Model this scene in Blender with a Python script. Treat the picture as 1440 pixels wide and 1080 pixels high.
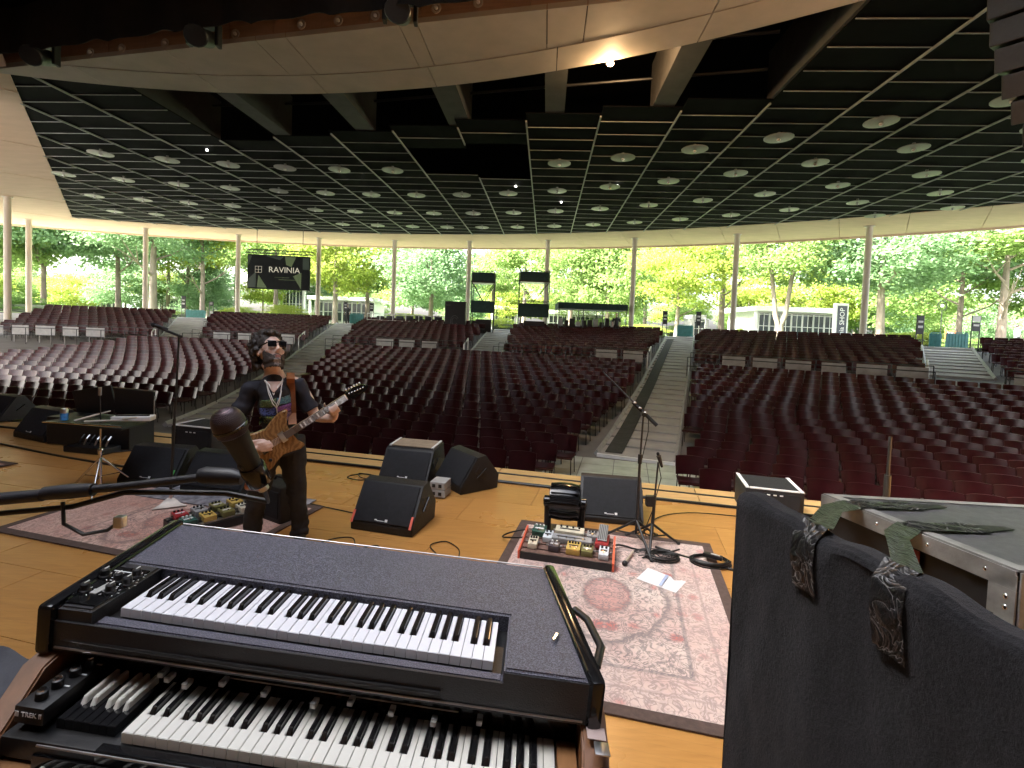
import bpy, bmesh, math, random
from mathutils import Vector, Matrix, Quaternion
from mathutils.bvhtree import BVHTree
random.seed(11)
rad = math.radians
for o in list(bpy.data.objects): bpy.data.objects.remove(o)
scn = bpy.context.scene
col = scn.collection

# ---------------------------------------------------------------- camera
CAM_H = 1.85
PITCH, ROLL = rad(2.3), rad(2.2)
cr_, sr_, cp_, sp_ = math.cos(ROLL), math.sin(ROLL), math.cos(PITCH), math.sin(PITCH)
Rm = Matrix(((cr_, 0, -sr_), (0, 1, 0), (sr_, 0, cr_)))
Pm = Matrix(((1, 0, 0), (0, cp_, sp_), (0, -sp_, cp_)))
Cm = Pm @ Rm
cam = bpy.data.cameras.new('camera'); cam_o = bpy.data.objects.new('camera', cam); col.objects.link(cam_o)
m = Matrix.Identity(4)
for r in range(3):
    m[r][0] = Cm[r][0]; m[r][1] = Cm[r][2]; m[r][2] = -Cm[r][1]
m[2][3] = CAM_H
cam_o.matrix_world = m
cam.sensor_width = 36.0; cam.lens = 17.5; cam.shift_y = -50/1440
cam.clip_start = 0.05; cam.clip_end = 1500
scn.camera = cam_o
scn.render.resolution_x, scn.render.resolution_y = 1024, 768

# ---------------------------------------------------------------- world, sun, exposure
SUN_EL, SUN_AZ = rad(46), rad(258)      # azimuth clockwise from +Y: high, from behind the stage and a little to the left
w = bpy.data.worlds.new('World'); scn.world = w; w.use_nodes = True
nt = w.node_tree; nt.nodes.clear()
sky = nt.nodes.new('ShaderNodeTexSky'); sky.sky_type = 'NISHITA'; sky.sun_disc = False
sky.sun_elevation = SUN_EL; sky.sun_rotation = SUN_AZ; sky.dust_density = 6.0; sky.air_density = 1.0; sky.ozone_density = 1.0
hs = nt.nodes.new('ShaderNodeHueSaturation'); hs.inputs['Saturation'].default_value = 0.45
bg = nt.nodes.new('ShaderNodeBackground'); bg.inputs['Strength'].default_value = 0.15
ow = nt.nodes.new('ShaderNodeOutputWorld')
nt.links.new(sky.outputs[0], hs.inputs['Color']); nt.links.new(hs.outputs[0], bg.inputs['Color']); nt.links.new(bg.outputs[0], ow.inputs['Surface'])
sun = bpy.data.lights.new('sun', 'SUN'); sun.energy = 5.0; sun.angle = rad(1.5); sun.color = (1.0, 0.96, 0.9)
sun_o = bpy.data.objects.new('sun', sun); col.objects.link(sun_o)
sd = Vector((math.sin(SUN_AZ)*math.cos(SUN_EL), math.cos(SUN_AZ)*math.cos(SUN_EL), math.sin(SUN_EL)))
sun_o.rotation_euler = (-sd).to_track_quat('-Z', 'Y').to_euler(); sun_o.location = sd*60
vs = scn.view_settings
vs.view_transform = 'Standard'; vs.look = 'None'; vs.gamma = 1.0; vs.exposure = 3.72; vs.use_curve_mapping = False

# ---------------------------------------------------------------- frames and helpers
A13, A38 = rad(13), rad(3.8)
def ST(s, t, z=0.0):            # stage frame: s along the stage edge (to the right), t out into the audience
    return Vector((s*math.cos(A13)+t*math.sin(A13), -s*math.sin(A13)+t*math.cos(A13), z))
def PQ(p, q, z=0.0):            # ceiling frame
    return Vector((p*math.cos(A38)+q*math.sin(A38), -p*math.sin(A38)+q*math.cos(A38), z))
def toPQ(x, y): return (x*math.cos(A38)-y*math.sin(A38), x*math.sin(A38)+y*math.cos(A38))
def toST(x, y): return (x*math.cos(A13)-y*math.sin(A13), x*math.sin(A13)+y*math.cos(A13))
RC = Vector((-16.93, -24.64)); RR = 66.96       # circle on which the columns stand
ZP = [(-40, 1.72), (0, 1.70), (2, 1.42), (6.4, .88), (10, .42), (13, .03), (15.5, -.32), (20, -.80), (23, -1.10), (25.5, -1.25), (60, -1.25)]
def rho(x, y): return RR - math.hypot(x-RC.x, y-RC.y)
def floor_z(x, y):
    r = rho(x, y)
    for (a, za), (b, zb) in zip(ZP, ZP[1:]):
        if r <= b: return za + (zb-za)*max(0, (r-a))/(b-a)
    return ZP[-1][1]
CAMV = Vector((0, 0, CAM_H)); CmT = Cm.transposed()
def in_view(x, y, z, pad=60):
    c = CmT @ (Vector((x, y, z))-CAMV)
    if c.y < 0.1: return False
    return -pad < 720+700*c.x/c.y < 1440+pad

def rotz(a): return Matrix.Rotation(a, 3, 'Z')
def euler(x, y, z): return (Matrix.Rotation(z, 3, 'Z') @ Matrix.Rotation(y, 3, 'Y') @ Matrix.Rotation(x, 3, 'X'))

class MB:
    """collects boxes, tubes, lathes ... and links them as ONE mesh object"""
    def __init__(s): s.v = []; s.f = []
    def add(s, vs, fs):
        n = len(s.v); s.v += [tuple(v) for v in vs]; s.f += [tuple(i+n for i in f) for f in fs]; return s
    def box(s, c, size, rot=None, bev=0.0, taper=(1, 1)):
        c = Vector(c); hx, hy, hz = size[0]/2, size[1]/2, size[2]/2
        if bev > 0:
            b = min(bev, hx*.9, hy*.9, hz*.9); vs = []; 
            bm = bmesh.new(); bmesh.ops.create_cube(bm, size=1)
            for v in bm.verts: v.co = Vector((v.co.x*2*hx, v.co.y*2*hy, v.co.z*2*hz))
            bmesh.ops.bevel(bm, geom=bm.edges[:], offset=b, segments=2, affect='EDGES', profile=.6)
            bm.verts.index_update(); P = [v.co.copy() for v in bm.verts]; F = [[v.index for v in f.verts] for f in bm.faces]; bm.free()
        else:
            P = [Vector((x, y, z)) for z in (-hz, hz) for y in (-hy, hy) for x in (-hx, hx)]
            F = [(0, 2, 3, 1), (4, 5, 7, 6), (0, 1, 5, 4), (2, 6, 7, 3), (0, 4, 6, 2), (1, 3, 7, 5)]
        if taper != (1, 1): P = [Vector((p.x*(taper[0] if p.z > 0 else 1), p.y*(taper[1] if p.z > 0 else 1), p.z)) for p in P]
        if rot is not None: P = [rot @ p for p in P]
        return s.add([p+c for p in P], F)
    def tube(s, pts, rs, n=8, cap=True):
        pts = [Vector(p) for p in pts]
        if not hasattr(rs, '__len__'): rs = [rs]*len(pts)
        vs = []; fs = []; prev = None
        for i, p in enumerate(pts):
            d = (pts[min(i+1, len(pts)-1)]-pts[max(i-1, 0)])
            if d.length < 1e-9: d = Vector((0, 0, 1))
            d.normalize()
            if prev is None:
                a = d.cross(Vector((0, 0, 1)) if abs(d.z) < .9 else Vector((1, 0, 0))).normalized()
            else:
                a = (prev - d*prev.dot(d))
                a = a.normalized() if a.length > 1e-6 else d.orthogonal().normalized()
            prev = a; b = d.cross(a); r = rs[i]
            ra, rb = (r if hasattr(r, '__len__') else (r, r))
            for k in range(n):
                t = 2*math.pi*k/n; vs.append(p+a*math.cos(t)*ra+b*math.sin(t)*rb)
        for i in range(len(pts)-1):
            for k in range(n):
                k2 = (k+1) % n; fs.append((i*n+k, i*n+k2, (i+1)*n+k2, (i+1)*n+k))
        if cap: fs.append(tuple(range(n-1, -1, -1))); fs.append(tuple((len(pts)-1)*n+k for k in range(n)))
        return s.add(vs, fs)
    def cyl(s, p0, p1, r0, r1=None, n=12): return s.tube([p0, p1], [r0, r0 if r1 is None else r1], n)
    def lathe(s, prof, c=(0, 0, 0), rot=None, n=20):
        c = Vector(c); vs = []; fs = []
        for r, z in prof:
            for k in range(n):
                t = 2*math.pi*k/n; p = Vector((r*math.cos(t), r*math.sin(t), z)); vs.append((rot @ p if rot else p)+c)
        for i in range(len(prof)-1):
            for k in range(n):
                k2 = (k+1) % n; fs.append((i*n+k, i*n+k2, (i+1)*n+k2, (i+1)*n+k))
        fs.append(tuple(range(n-1, -1, -1))); fs.append(tuple((len(prof)-1)*n+k for k in range(n)))
        return s.add(vs, fs)
    def ell(s, c, r, rot=None, n=12, m=8):
        c = Vector(c); vs = []; fs = []
        if not hasattr(r, '__len__'): r = (r, r, r)
        for i in range(1, m):
            ph = math.pi*i/m
            for k in range(n):
                t = 2*math.pi*k/n; p = Vector((r[0]*math.sin(ph)*math.cos(t), r[1]*math.sin(ph)*math.sin(t), r[2]*math.cos(ph)))
                vs.append((rot @ p if rot else p)+c)
        for i in range(m-2):
            for k in range(n):
                k2 = (k+1) % n; fs.append((i*n+k, (i+1)*n+k, (i+1)*n+k2, i*n+k2))
        a = len(vs); top = Vector((0, 0, r[2])); vs.append((rot @ top if rot else top)+c); vs.append((rot @ -top if rot else -top)+c)
        for k in range(n):
            k2 = (k+1) % n; fs.append((a, k, k2)); fs.append((a+1, (m-2)*n+k2, (m-2)*n+k))
        return s.add(vs, fs)
    def prism(s, poly, h0, h1, fn):
        """poly: 2-D outline (counter-clockwise), fn(a, b, h) -> point"""
        n = len(poly); vs = [fn(a, b, h0) for a, b in poly]+[fn(a, b, h1) for a, b in poly]
        fs = [tuple(range(n-1, -1, -1)), tuple(range(n, 2*n))]+[(i, (i+1) % n, n+(i+1) % n, n+i) for i in range(n)]
        return s.add(vs, fs)
    def sheet(s, fn, nu, nv, thick=0.0, nrm=None):
        """grid fn(i/nu, j/nv); with thick a closed slab along nrm"""
        vs = [Vector(fn(i/nu, j/nv)) for j in range(nv+1) for i in range(nu+1)]; W = nu+1
        fs = [(j*W+i, j*W+i+1, (j+1)*W+i+1, (j+1)*W+i) for j in range(nv) for i in range(nu)]
        if thick:
            nn = Vector(nrm); N = len(vs); vs += [v+nn*thick for v in vs]
            fs += [tuple(N+k for k in reversed(f)) for f in fs[:nu*nv]]
            ring = [i for i in range(nu)]+[j*W+nu for j in range(nv)]+[nv*W+i for i in range(nu, 0, -1)]+[j*W for j in range(nv, 0, -1)]
            for a, b in zip(ring, ring[1:]+ring[:1]): fs.append((b, a, N+a, N+b))
        return s.add(vs, fs)
    def mesh(s, name, mat=None, smooth=None):
        me = bpy.data.meshes.new(name); me.from_pydata(s.v, [], s.f); me.validate()
        bm = bmesh.new(); bm.from_mesh(me); bmesh.ops.recalc_face_normals(bm, faces=bm.faces[:]); bm.to_mesh(me); bm.free()
        if mat: me.materials.append(mat)
        if smooth is not None: smooth_mesh(me, smooth)
        return me
    def build(s, name, mat, parent=None, smooth=None, loc=None):
        return link(name, s.mesh(name, mat, smooth), parent, loc)
def smooth_mesh(me, ang):
    me.polygons.foreach_set('use_smooth', [True]*len(me.polygons))
    if ang < 179: me.set_sharp_from_angle(angle=rad(ang))
def link(name, me, parent=None, loc=None):
    o = bpy.data.objects.new(name, me); col.objects.link(o)
    if parent is not None: o.parent = parent
    if loc is not None: o.location = loc
    return o
def tag(o, label=None, cat=None, group=None, kind=None):
    if label: o['label'] = label
    if cat: o['category'] = cat
    if group: o['group'] = group
    if kind: o['kind'] = kind
    return o
def thing(name, label, cat, loc=(0, 0, 0), rz=0.0, group=None):
    o = bpy.data.objects.new(name, None); o.empty_display_size = .1; col.objects.link(o)
    o.location = loc; o.rotation_euler = (0, 0, rz)
    return tag(o, label, cat, group)
def copy_tree(o, parent=None):
    c = o.copy(); col.objects.link(c); c.parent = parent
    for ch in o.children: copy_tree(ch, c)
    return c
def text_mesh(s, size, name='lettering', ext=.002, align='CENTER'):
    cu = bpy.data.curves.new(name, 'FONT'); cu.body = s; cu.size = size; cu.extrude = ext; cu.align_x = align; cu.align_y = 'CENTER'; cu.resolution_u = 2
    o = bpy.data.objects.new(name, cu); col.objects.link(o)
    bpy.context.view_layer.update()
    me = bpy.data.meshes.new_from_object(o.evaluated_get(bpy.context.evaluated_depsgraph_get()))
    bpy.data.objects.remove(o); bpy.data.curves.remove(cu); me.name = name
    return me
def text(s, size, mat, parent, loc, rot=(rad(90), 0, 0), ext=.002, name='lettering'):
    me = text_mesh(s, size, name, ext); me.materials.clear(); me.materials.append(mat)
    o = link(name, me, parent, loc); o.rotation_euler = rot; return o

# ---------------------------------------------------------------- materials
def nodes(name):
    mt = bpy.data.materials.new(name); mt.use_nodes = True; n = mt.node_tree; n.nodes.clear()
    out = n.nodes.new('ShaderNodeOutputMaterial'); b = n.nodes.new('ShaderNodeBsdfPrincipled'); n.links.new(b.outputs[0], out.inputs[0])
    return mt, n, b, out
def mixrgb(n, fac, a, b, mode='MIX'):
    x = n.nodes.new('ShaderNodeMix'); x.data_type = 'RGBA'; x.blend_type = mode
    for k, v in ((0, fac), (6, a), (7, b)):
        if hasattr(v, 'is_output') or hasattr(v, 'links'): n.links.new(v, x.inputs[k])
        elif k == 0: x.inputs[k].default_value = v
        else: x.inputs[k].default_value = (*v, 1)
    return x.outputs[2]
def mth(n, op, a, b=None, c=None):
    x = n.nodes.new('ShaderNodeMath'); x.operation = op
    for i, v in enumerate((a, b, c)):
        if v is None: continue
        if hasattr(v, 'links'): n.links.new(v, x.inputs[i])
        else: x.inputs[i].default_value = v
    return x.outputs[0]
def coords(n, kind='Object', scale=(1, 1, 1), rot=(0, 0, 0)):
    if kind == 'World':
        g = n.nodes.new('ShaderNodeNewGeometry'); src = g.outputs['Position']
    else:
        tc = n.nodes.new('ShaderNodeTexCoord'); src = tc.outputs[kind]
    mp = n.nodes.new('ShaderNodeMapping'); mp.inputs['Scale'].default_value = scale; mp.inputs['Rotation'].default_value = rot
    n.links.new(src, mp.inputs['Vector']); return mp.outputs[0]
def noise(n, vec, scale=5, detail=4, rough=.55, dist=0):
    x = n.nodes.new('ShaderNodeTexNoise'); x.inputs['Scale'].default_value = scale; x.inputs['Detail'].default_value = detail
    x.inputs['Roughness'].default_value = rough; x.inputs['Distortion'].default_value = dist; n.links.new(vec, x.inputs['Vector']); return x.outputs[0]
def ramp(n, fac, stops, interp='LINEAR'):
    x = n.nodes.new('ShaderNodeValToRGB'); x.color_ramp.interpolation = interp; e = x.color_ramp.elements
    while len(e) < len(stops): e.new(.5)
    for el, (p, c) in zip(e, stops): el.position = p; el.color = (*c, 1) if len(c) == 3 else c
    n.links.new(fac, x.inputs[0]); return x.outputs[0]
def bump(n, b, h, strength=.2, dist=.01):
    x = n.nodes.new('ShaderNodeBump'); x.inputs['Strength'].default_value = strength; x.inputs['Distance'].default_value = dist
    n.links.new(h, x.inputs['Height']); n.links.new(x.outputs[0], b.inputs['Normal'])
def setv(n, inp, v):
    if hasattr(v, 'links'): n.links.new(v, inp)
    else: inp.default_value = v
def lerp3(c, k): return tuple(min(1, x*k) for x in c)
def M(name, c, rough=.5, metal=0.0, var=.15, scale=8, bmp=0.0, bscale=None, spec=.5, kind='Object', stretch=(1, 1, 1), c2=None, rvar=.1, bdist=.004, coat=0):
    mt, n, b, out = nodes(name)
    v = coords(n, kind, stretch); f = noise(n, v, scale, 5)
    lo = lerp3(c, 1-var); hi = c2 if c2 else lerp3(c, 1+var)
    n.links.new(ramp(n, f, [(.3, lo), (.7, hi)]), b.inputs['Base Color'])
    b.inputs['Metallic'].default_value = metal; b.inputs['Specular IOR Level'].default_value = spec
    if rvar:
        f2 = noise(n, v, scale*1.7, 3); setv(n, b.inputs['Roughness'], mth(n, 'MULTIPLY_ADD', f2, rvar*2, max(.02, rough-rvar)))
    else: b.inputs['Roughness'].default_value = rough
    if coat: b.inputs['Coat Weight'].default_value = coat; b.inputs['Coat Roughness'].default_value = .12
    if bmp: bump(n, b, noise(n, v, bscale or scale*6, 4), bmp, bdist)
    return mt
def emit(name, c, s):
    mt, n, b, out = nodes(name); b.inputs['Base Color'].default_value = (*c, 1); b.inputs['Emission Color'].default_value = (*c, 1); b.inputs['Emission Strength'].default_value = s; return mt
MT = {}
MT['black'] = M('black_plastic', (.007, .007, .008), .45, var=.3, scale=30, bmp=.1)
MT['blackgloss'] = M('black_gloss', (.008, .008, .009), .15, var=.2, scale=20, rvar=.05)
MT['blackmetal'] = M('black_metal', (.015, .015, .016), .4, metal=.0, var=.3, scale=40)
MT['grille'] = M('black_grille_cloth', (.006, .0065, .009), .8, var=.35, scale=25, bmp=.5, bscale=500, rvar=.05)
MT['cabinet'] = M('black_cabinet_paint', (.008, .008, .009), .55, var=.3, scale=18, bmp=.35, bscale=220)
MT['chrome'] = M('chrome', (.75, .75, .75), .15, metal=1.0, var=.1, scale=14)
MT['steel'] = M('aluminium', (.55, .55, .55), .32, metal=1.0, var=.3, scale=10, bmp=.1)
MT['cable'] = M('black_cable', (.01, .01, .01), .5, var=.2)
MT['white'] = M('white_paint', (.72, .72, .70), .5, var=.08, scale=5)
MT['offwhite'] = M('white_print', (.65, .65, .65), .6, var=.05)
MT['red'] = M('red_paint', (.45, .03, .02), .4, var=.2)
MT['redtape'] = M('red_tape', (.65, .12, .08), .5, var=.15)
MT['green'] = M('green_tape', (.08, .40, .10), .5, var=.15)
MT['concrete'] = M('concrete', (.36, .36, .35), .75, var=.18, scale=1.6, bmp=.2, bscale=30, kind='World')
MT['darkfloor'] = M('seating_floor', (.16, .16, .16), .8, var=.2, scale=1.2, bmp=.2, bscale=25, kind='World')
MT['tan'] = M('tan_plaster', (.60, .44, .30), .8, var=.07, scale=.8, bmp=.12, bscale=14, kind='World', stretch=(1, 3, 1))
MT['canopy'] = M('canopy_panel', (.44, .395, .34), .7, var=.09, scale=1.3, bmp=.1, bscale=60, kind='World')
MT['fascia'] = M('fascia_wood', (.33, .20, .14), .6, var=.15, scale=2.2, kind='World', stretch=(1, 1, 6))
MT['ceil'] = M('black_ceiling_board', (.0020, .0019, .0021), .9, spec=.06, var=.35, scale=1.0, bmp=.1, bscale=30, kind='World')
MT['beam'] = M('dark_beam_paint', (.035, .033, .031), .7, var=.2, scale=2, kind='World')
MT['strip'] = M('pale_ceiling_strip', (.27, .27, .255), .5, var=.15, scale=3, kind='World')
MT['disc'] = M('ceiling_disc_paint', (.23, .22, .205), .4, var=.08, scale=6)
MT['column'] = M('column_paint', (.62, .57, .47), .45, var=.10, scale=3, stretch=(1, 1, .3))
MT['chair'] = M('maroon_moulded_plastic', (.022, .0032, .0042), .31, var=.35, scale=6, rvar=.06, spec=.26, coat=0)  # near seats coloured darker than the far ones to keep the front rows dim
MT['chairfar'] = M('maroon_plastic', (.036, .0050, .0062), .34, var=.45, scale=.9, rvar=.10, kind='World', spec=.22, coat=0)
MT['charcoal'] = M('charcoal_runner', (.035, .037, .036), .9, var=.3, scale=6, bmp=.4, bscale=90, kind='World')
MT['teal'] = M('teal_paint', (.05, .22, .22), .45, var=.2, scale=4)
MT['greypanel'] = M('grey_panel', (.33, .33, .32), .65, var=.18, scale=4, kind='World')
MT['glass'] = M('dark_glass', (.03, .04, .045), .08, var=.3, scale=2, rvar=.03, spec=.8)
MT['grass'] = M('lawn_grass', (.060, .115, .026), .9, var=.35, scale=.6, bmp=.8, bscale=60, kind='World', c2=(.095, .15, .035))
MT['path'] = M('pale_paving', (.42, .40, .36), .8, var=.15, scale=.8, bmp=.2, bscale=20, kind='World')
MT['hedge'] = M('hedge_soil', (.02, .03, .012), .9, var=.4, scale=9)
# ---------------------------------------------------------------- special materials
def wood_floor():
    mt, n, b, out = nodes('honey_oak_stage_floor')
    v = coords(n, 'World', (1, 1, 1), (0, 0, A13))
    br = n.nodes.new('ShaderNodeTexBrick'); n.links.new(v, br.inputs['Vector'])
    br.inputs['Scale'].default_value = 1; br.inputs['Brick Width'].default_value = 1.1; br.inputs['Row Height'].default_value = .057
    br.inputs['Mortar Size'].default_value = .0012; br.inputs['Mortar Smooth'].default_value = .3; br.inputs['Bias'].default_value = -.1
    br.inputs['Color1'].default_value = (.40, .175, .042, 1); br.inputs['Color2'].default_value = (.54, .27, .075, 1); br.inputs['Mortar'].default_value = (.17, .085, .028, 1)
    v2 = coords(n, 'World', (1, 9, 1), (0, 0, A13)); g = noise(n, v2, 4, 6, .6, .4)
    oi = n.nodes.new('ShaderNodeObjectInfo')
    c = mixrgb(n, .65, br.outputs['Color'], ramp(n, g, [(.25, (.31, .13, .030)), (.75, (.56, .29, .085))]))
    wear = noise(n, coords(n, 'World'), .9, 4, .6)
    c = mixrgb(n, mth(n, 'MULTIPLY', wear, .22), c, (.22, .10, .028))
    c = mixrgb(n, mth(n, 'MULTIPLY', oi.outputs['Random'], .30), c, (.56, .30, .09))
    n.links.new(c, b.inputs['Base Color'])
    setv(n, b.inputs['Roughness'], mth(n, 'MULTIPLY_ADD', wear, .28, .16)); b.inputs['Specular IOR Level'].default_value = .5
    bump(n, b, br.outputs['Fac'], .15, .002); return mt
MT['stage'] = wood_floor()
MT['apron'] = M('pale_apron_board', (.52, .32, .13), .45, var=.16, scale=3, kind='World', stretch=(1, 7, 1), bmp=.05)
MT['slot'] = M('dark_slot', (.01, .008, .006), .9, var=.2)
def leafmat(name, c1, c2, c3):
    mt, n, b, out = nodes(name); n.nodes.remove(b)
    g = n.nodes.new('ShaderNodeNewGeometry'); oi = n.nodes.new('ShaderNodeObjectInfo')
    mp = n.nodes.new('ShaderNodeVectorMath'); mp.operation = 'ADD'; n.links.new(g.outputs['Position'], mp.inputs[0])
    f1 = noise(n, mp.outputs[0], .45, 3, .6); f2 = noise(n, mp.outputs[0], 3.5, 2, .6)
    c = mixrgb(n, ramp(n, f1, [(.35, (0, 0, 0)), (.65, (1, 1, 1))]), c1, c2)
    c = mixrgb(n, mth(n, 'MULTIPLY', f2, .9), c, c3)
    d = n.nodes.new('ShaderNodeBsdfDiffuse'); t = n.nodes.new('ShaderNodeBsdfTranslucent'); mx = n.nodes.new('ShaderNodeMixShader'); mx.inputs[0].default_value = .5
    n.links.new(c, d.inputs[0]); n.links.new(c, t.inputs[0]); n.links.new(d.outputs[0], mx.inputs[1]); n.links.new(t.outputs[0], mx.inputs[2]); n.links.new(mx.outputs[0], out.inputs[0])
    return mt
LEAF = [leafmat('leaf_green', (.15, .25, .065), (.20, .29, .08), (.22, .30, .11)),
        leafmat('leaf_yellow_green', (.23, .31, .05), (.30, .34, .055), (.25, .32, .08)),
        leafmat('leaf_blue_green', (.13, .24, .11), (.17, .27, .125), (.20, .29, .15)),
        leafmat('leaf_dark', (.030, .065, .018), (.05, .095, .024), (.07, .12, .03))]
MT['bark'] = M('grey_bark', (.16, .13, .10), .9, var=.35, scale=3, bmp=.9, bscale=18, stretch=(1, 1, .25), bdist=.03)

# ---------------------------------------------------------------- ground outside
mb = MB(); N = 96
vs = []; fs = []
for k in range(N+1):
    a = rad(-70)+rad(140)*k/N
    for r in (66.0, 90, 130, 220, 500, 900):
        vs.append((RC.x+r*math.sin(a), RC.y+r*math.cos(a), 1.60 if r > 66.5 else 1.60))
for k in range(N):
    for j in range(5): fs.append((k*6+j, (k+1)*6+j, (k+1)*6+j+1, k*6+j+1))
mb.add(vs, fs); tag(mb.build('lawn', MT['grass']), 'green lawn beyond the open pavilion', None, kind='structure')
mb = MB()
vs = []; fs = []
for k in range(N+1):
    a = rad(-70)+rad(140)*k/N
    for r in (66.2, 73.5): vs.append((RC.x+r*math.sin(a), RC.y+r*math.cos(a), 1.69 if r < 70 else 1.61))
for k in range(N): fs.append((k*2, k*2+2, k*2+3, k*2+1))
mb.add(vs, fs); tag(mb.build('path', MT['path']), 'pale paved path round the back of the pavilion', None, kind='structure')
mb = MB()
vs = []; fs = []
for k in range(N+1):
    a = rad(-60)+rad(120)*k/N
    for r in (88, 94): vs.append((RC.x+r*math.sin(a), RC.y+r*math.cos(a), 1.606))
for k in range(N): fs.append((k*2, k*2+2, k*2+3, k*2+1))
mb.add(vs, fs); tag(mb.build('pavement', MT['path']), 'pale walkway crossing the lawn under the trees', None, kind='structure')
mb = MB(); mb.box((0, 250, -1.6), (900, 900, .1)); tag(mb.build('ground', MT['darkfloor']), 'ground under stage and seating', None, kind='structure')

# ---------------------------------------------------------------- audience floor
mb = MB(); vs = []; fs = []; radii = [26, 30, 34, 38]+[RR-25.5+1.0*i for i in range(0, 25)]+[66.3]
NA = 120
for k in range(NA+1):
    a = rad(-46)+rad(112)*k/NA
    for r in radii:
        x, y = RC.x+r*math.sin(a), RC.y+r*math.cos(a); vs.append((x, y, floor_z(x, y)))
L = len(radii)
for k in range(NA):
    for j in range(L-1): fs.append((k*L+j, (k+1)*L+j, (k+1)*L+j+1, k*L+j+1))
mb.add(vs, fs); tag(mb.build('audience_floor', MT['darkfloor'], smooth=180), 'raked dark grey floor under the seating', None, kind='structure')

AISLES = {'a1': ((3.10, 12.0), (12.0, 35.7), 1.75), 'a2': ((-8.6, 13.9), (-13.9, 42.2), 1.8), 'a3': ((-1.62, 28.0), (-.93, 40.4), 1.75),
          'a4': ((18.6, 20.6), (24.4, 28.0), 2.0), 'a5': ((-18.9, 27.5), (-26.7, 41.6), 2.0)}
def aisle_dist(x, y, upper):
    best = 99
    for k, ((x0, y0), (x1, y1), wd) in AISLES.items():
        if not upper and k in ('a3', 'a4', 'a5'): continue
        dx, dy = x1-x0, y1-y0; l = math.hypot(dx, dy)
        best = min(best, abs((x-x0)*dy-(y-y0)*dx)/l-wd/2)
    return best
for nm, lab in (('a1', 'ribbed grey ramp aisle running up right of centre'), ('a2', 'grey ramp aisle behind the guitarist'), ('a3', 'short pale aisle between the two scaffold towers'),
                ('a4', 'grey aisle at far right between upper sections'), ('a5', 'pale aisle at far left between upper sections')):
    (x0, y0), (x1, y1), wd = AISLES[nm]; d = Vector((x1-x0, y1-y0)); ln = d.length; d.normalize(); nx = Vector((d.y, -d.x))
    root = thing('aisle', lab, None); root['kind'] = 'structure'; del root['label']; root['label'] = lab
    nst = int(ln/.86); st = ln/nst
    for i in range(nst):
        p0 = Vector((x0, y0))+d*(i*st+.012); p1 = Vector((x0, y0))+d*((i+1)*st-.012)
        z0, z1 = floor_z(*p0), floor_z(*p1)
        k = .022
        P = [p0-nx*wd/2, p0+nx*wd/2, p1+nx*wd/2, p1-nx*wd/2]
        t = MB(); top = [(P[0].x, P[0].y, z0+.075), (P[1].x, P[1].y, z0+.075), (P[2].x, P[2].y, z1+.035), (P[3].x, P[3].y, z1+.035)]
        t.add([(a, b, c-.12) for a, b, c in top]+top, [(0, 3, 2, 1), (4, 5, 6, 7), (0, 1, 5, 4), (1, 2, 6, 5), (2, 3, 7, 6), (3, 0, 4, 7)])
        t.build('tread', MT['concrete'], root)
    for sgn in (-1, 1):
        c = MB(); pts = []
        for i in range(25):
            p = Vector((x0, y0))+d*(ln*i/24)+nx*sgn*(wd/2+.07); pts.append((p.x, p.y, floor_z(*p)+.06))
        c.tube(pts, [(.07, .09)]*25, 4); c.build('kerb', MT['greypanel'], root)
    if nm == 'a1':
        c = MB()
        def rn(u, v):
            p = Vector((x0, y0))+d*(.1+ln*.93*v)+nx*(-wd/2+.12+.42*u); return (p.x, p.y, floor_z(*p)+.085+.012)
        c.sheet(rn, 1, 40, .01, (0, 0, -1)); o = c.build('runner', MT['charcoal'], root)
        c = MB(); p = Vector((x0, y0))-d*.05; c.box((p.x, p.y, -1.215), (wd+.1, .09, .10), rotz(math.atan2(nx.y, nx.x))); c.build('nosing', MT['white'], root)
# flat tiled strip in front of the first ramp
front = thing('front_floor', None, None); front['kind'] = 'structure'; front['label'] = 'pale tiled floor between stage and ramp'
MT['tile'] = M('pale_green_tile', (.40, .44, .40), .45, var=.2, scale=2.5, kind='World', bmp=.05)
tm = MB(); tm.box((0, 0, 0), (.735, .585, .02), bev=.004); tme = tm.mesh('tile', MT['tile'])
for i in range(-4, 7):
    for j in range(0, 6):
        p = ST(.2+i*.75, 8.9+j*.6, -1.235)
        if aisle_dist(p.x, p.y, False) < .9:
            o = link('tile', tme, front, p); o.rotation_euler.z = -A13

# ---------------------------------------------------------------- stage floor
stage = thing('stage_floor', None, None); stage['kind'] = 'structure'; stage['label'] = 'honey coloured wooden stage floor'
mb = MB(); c = ST(-3.2, -.1, -.05); mb.box(c, (27, 11.62, .08), rotz(-A13)); mb.build('deck', MT['stage'], stage)
pm = MB(); pm.box((0, 0, 0), (1.214, .606, .018), bev=.0012); pme = pm.mesh('floor_panel', MT['stage'])
for i in range(-9, 5):
    for j in range(0, 10):
        s_, t_ = -.3+i*1.218+(.6 if j % 2 else 0), 5.70-.305-j*.61
        o = link('floor_panel', pme, stage, ST(s_, t_, -.0089)); o.rotation_euler.z = -A13+(math.pi if (i*7+j*3) % 2 else 0)
        o.location.z += random.uniform(-.0006, .0006)
mb = MB(); mb.box(ST(-3.2, 6.07, -.13), (27, .80, .08), rotz(-A13)); mb.build('slot_board', MT['slot'], stage)
for t0, t1, z in ((5.79, 6.08, -.012), (6.125, 6.44, -.030)):
    for i in range(11):
        mb = MB(); s0 = -16.2+i*2.44; mb.box(ST(s0+1.22, (t0+t1)/2, z-.02), (2.43, t1-t0, .04), rotz(-A13), bev=.004); mb.build('apron_plank', MT['apron'], stage)
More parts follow.
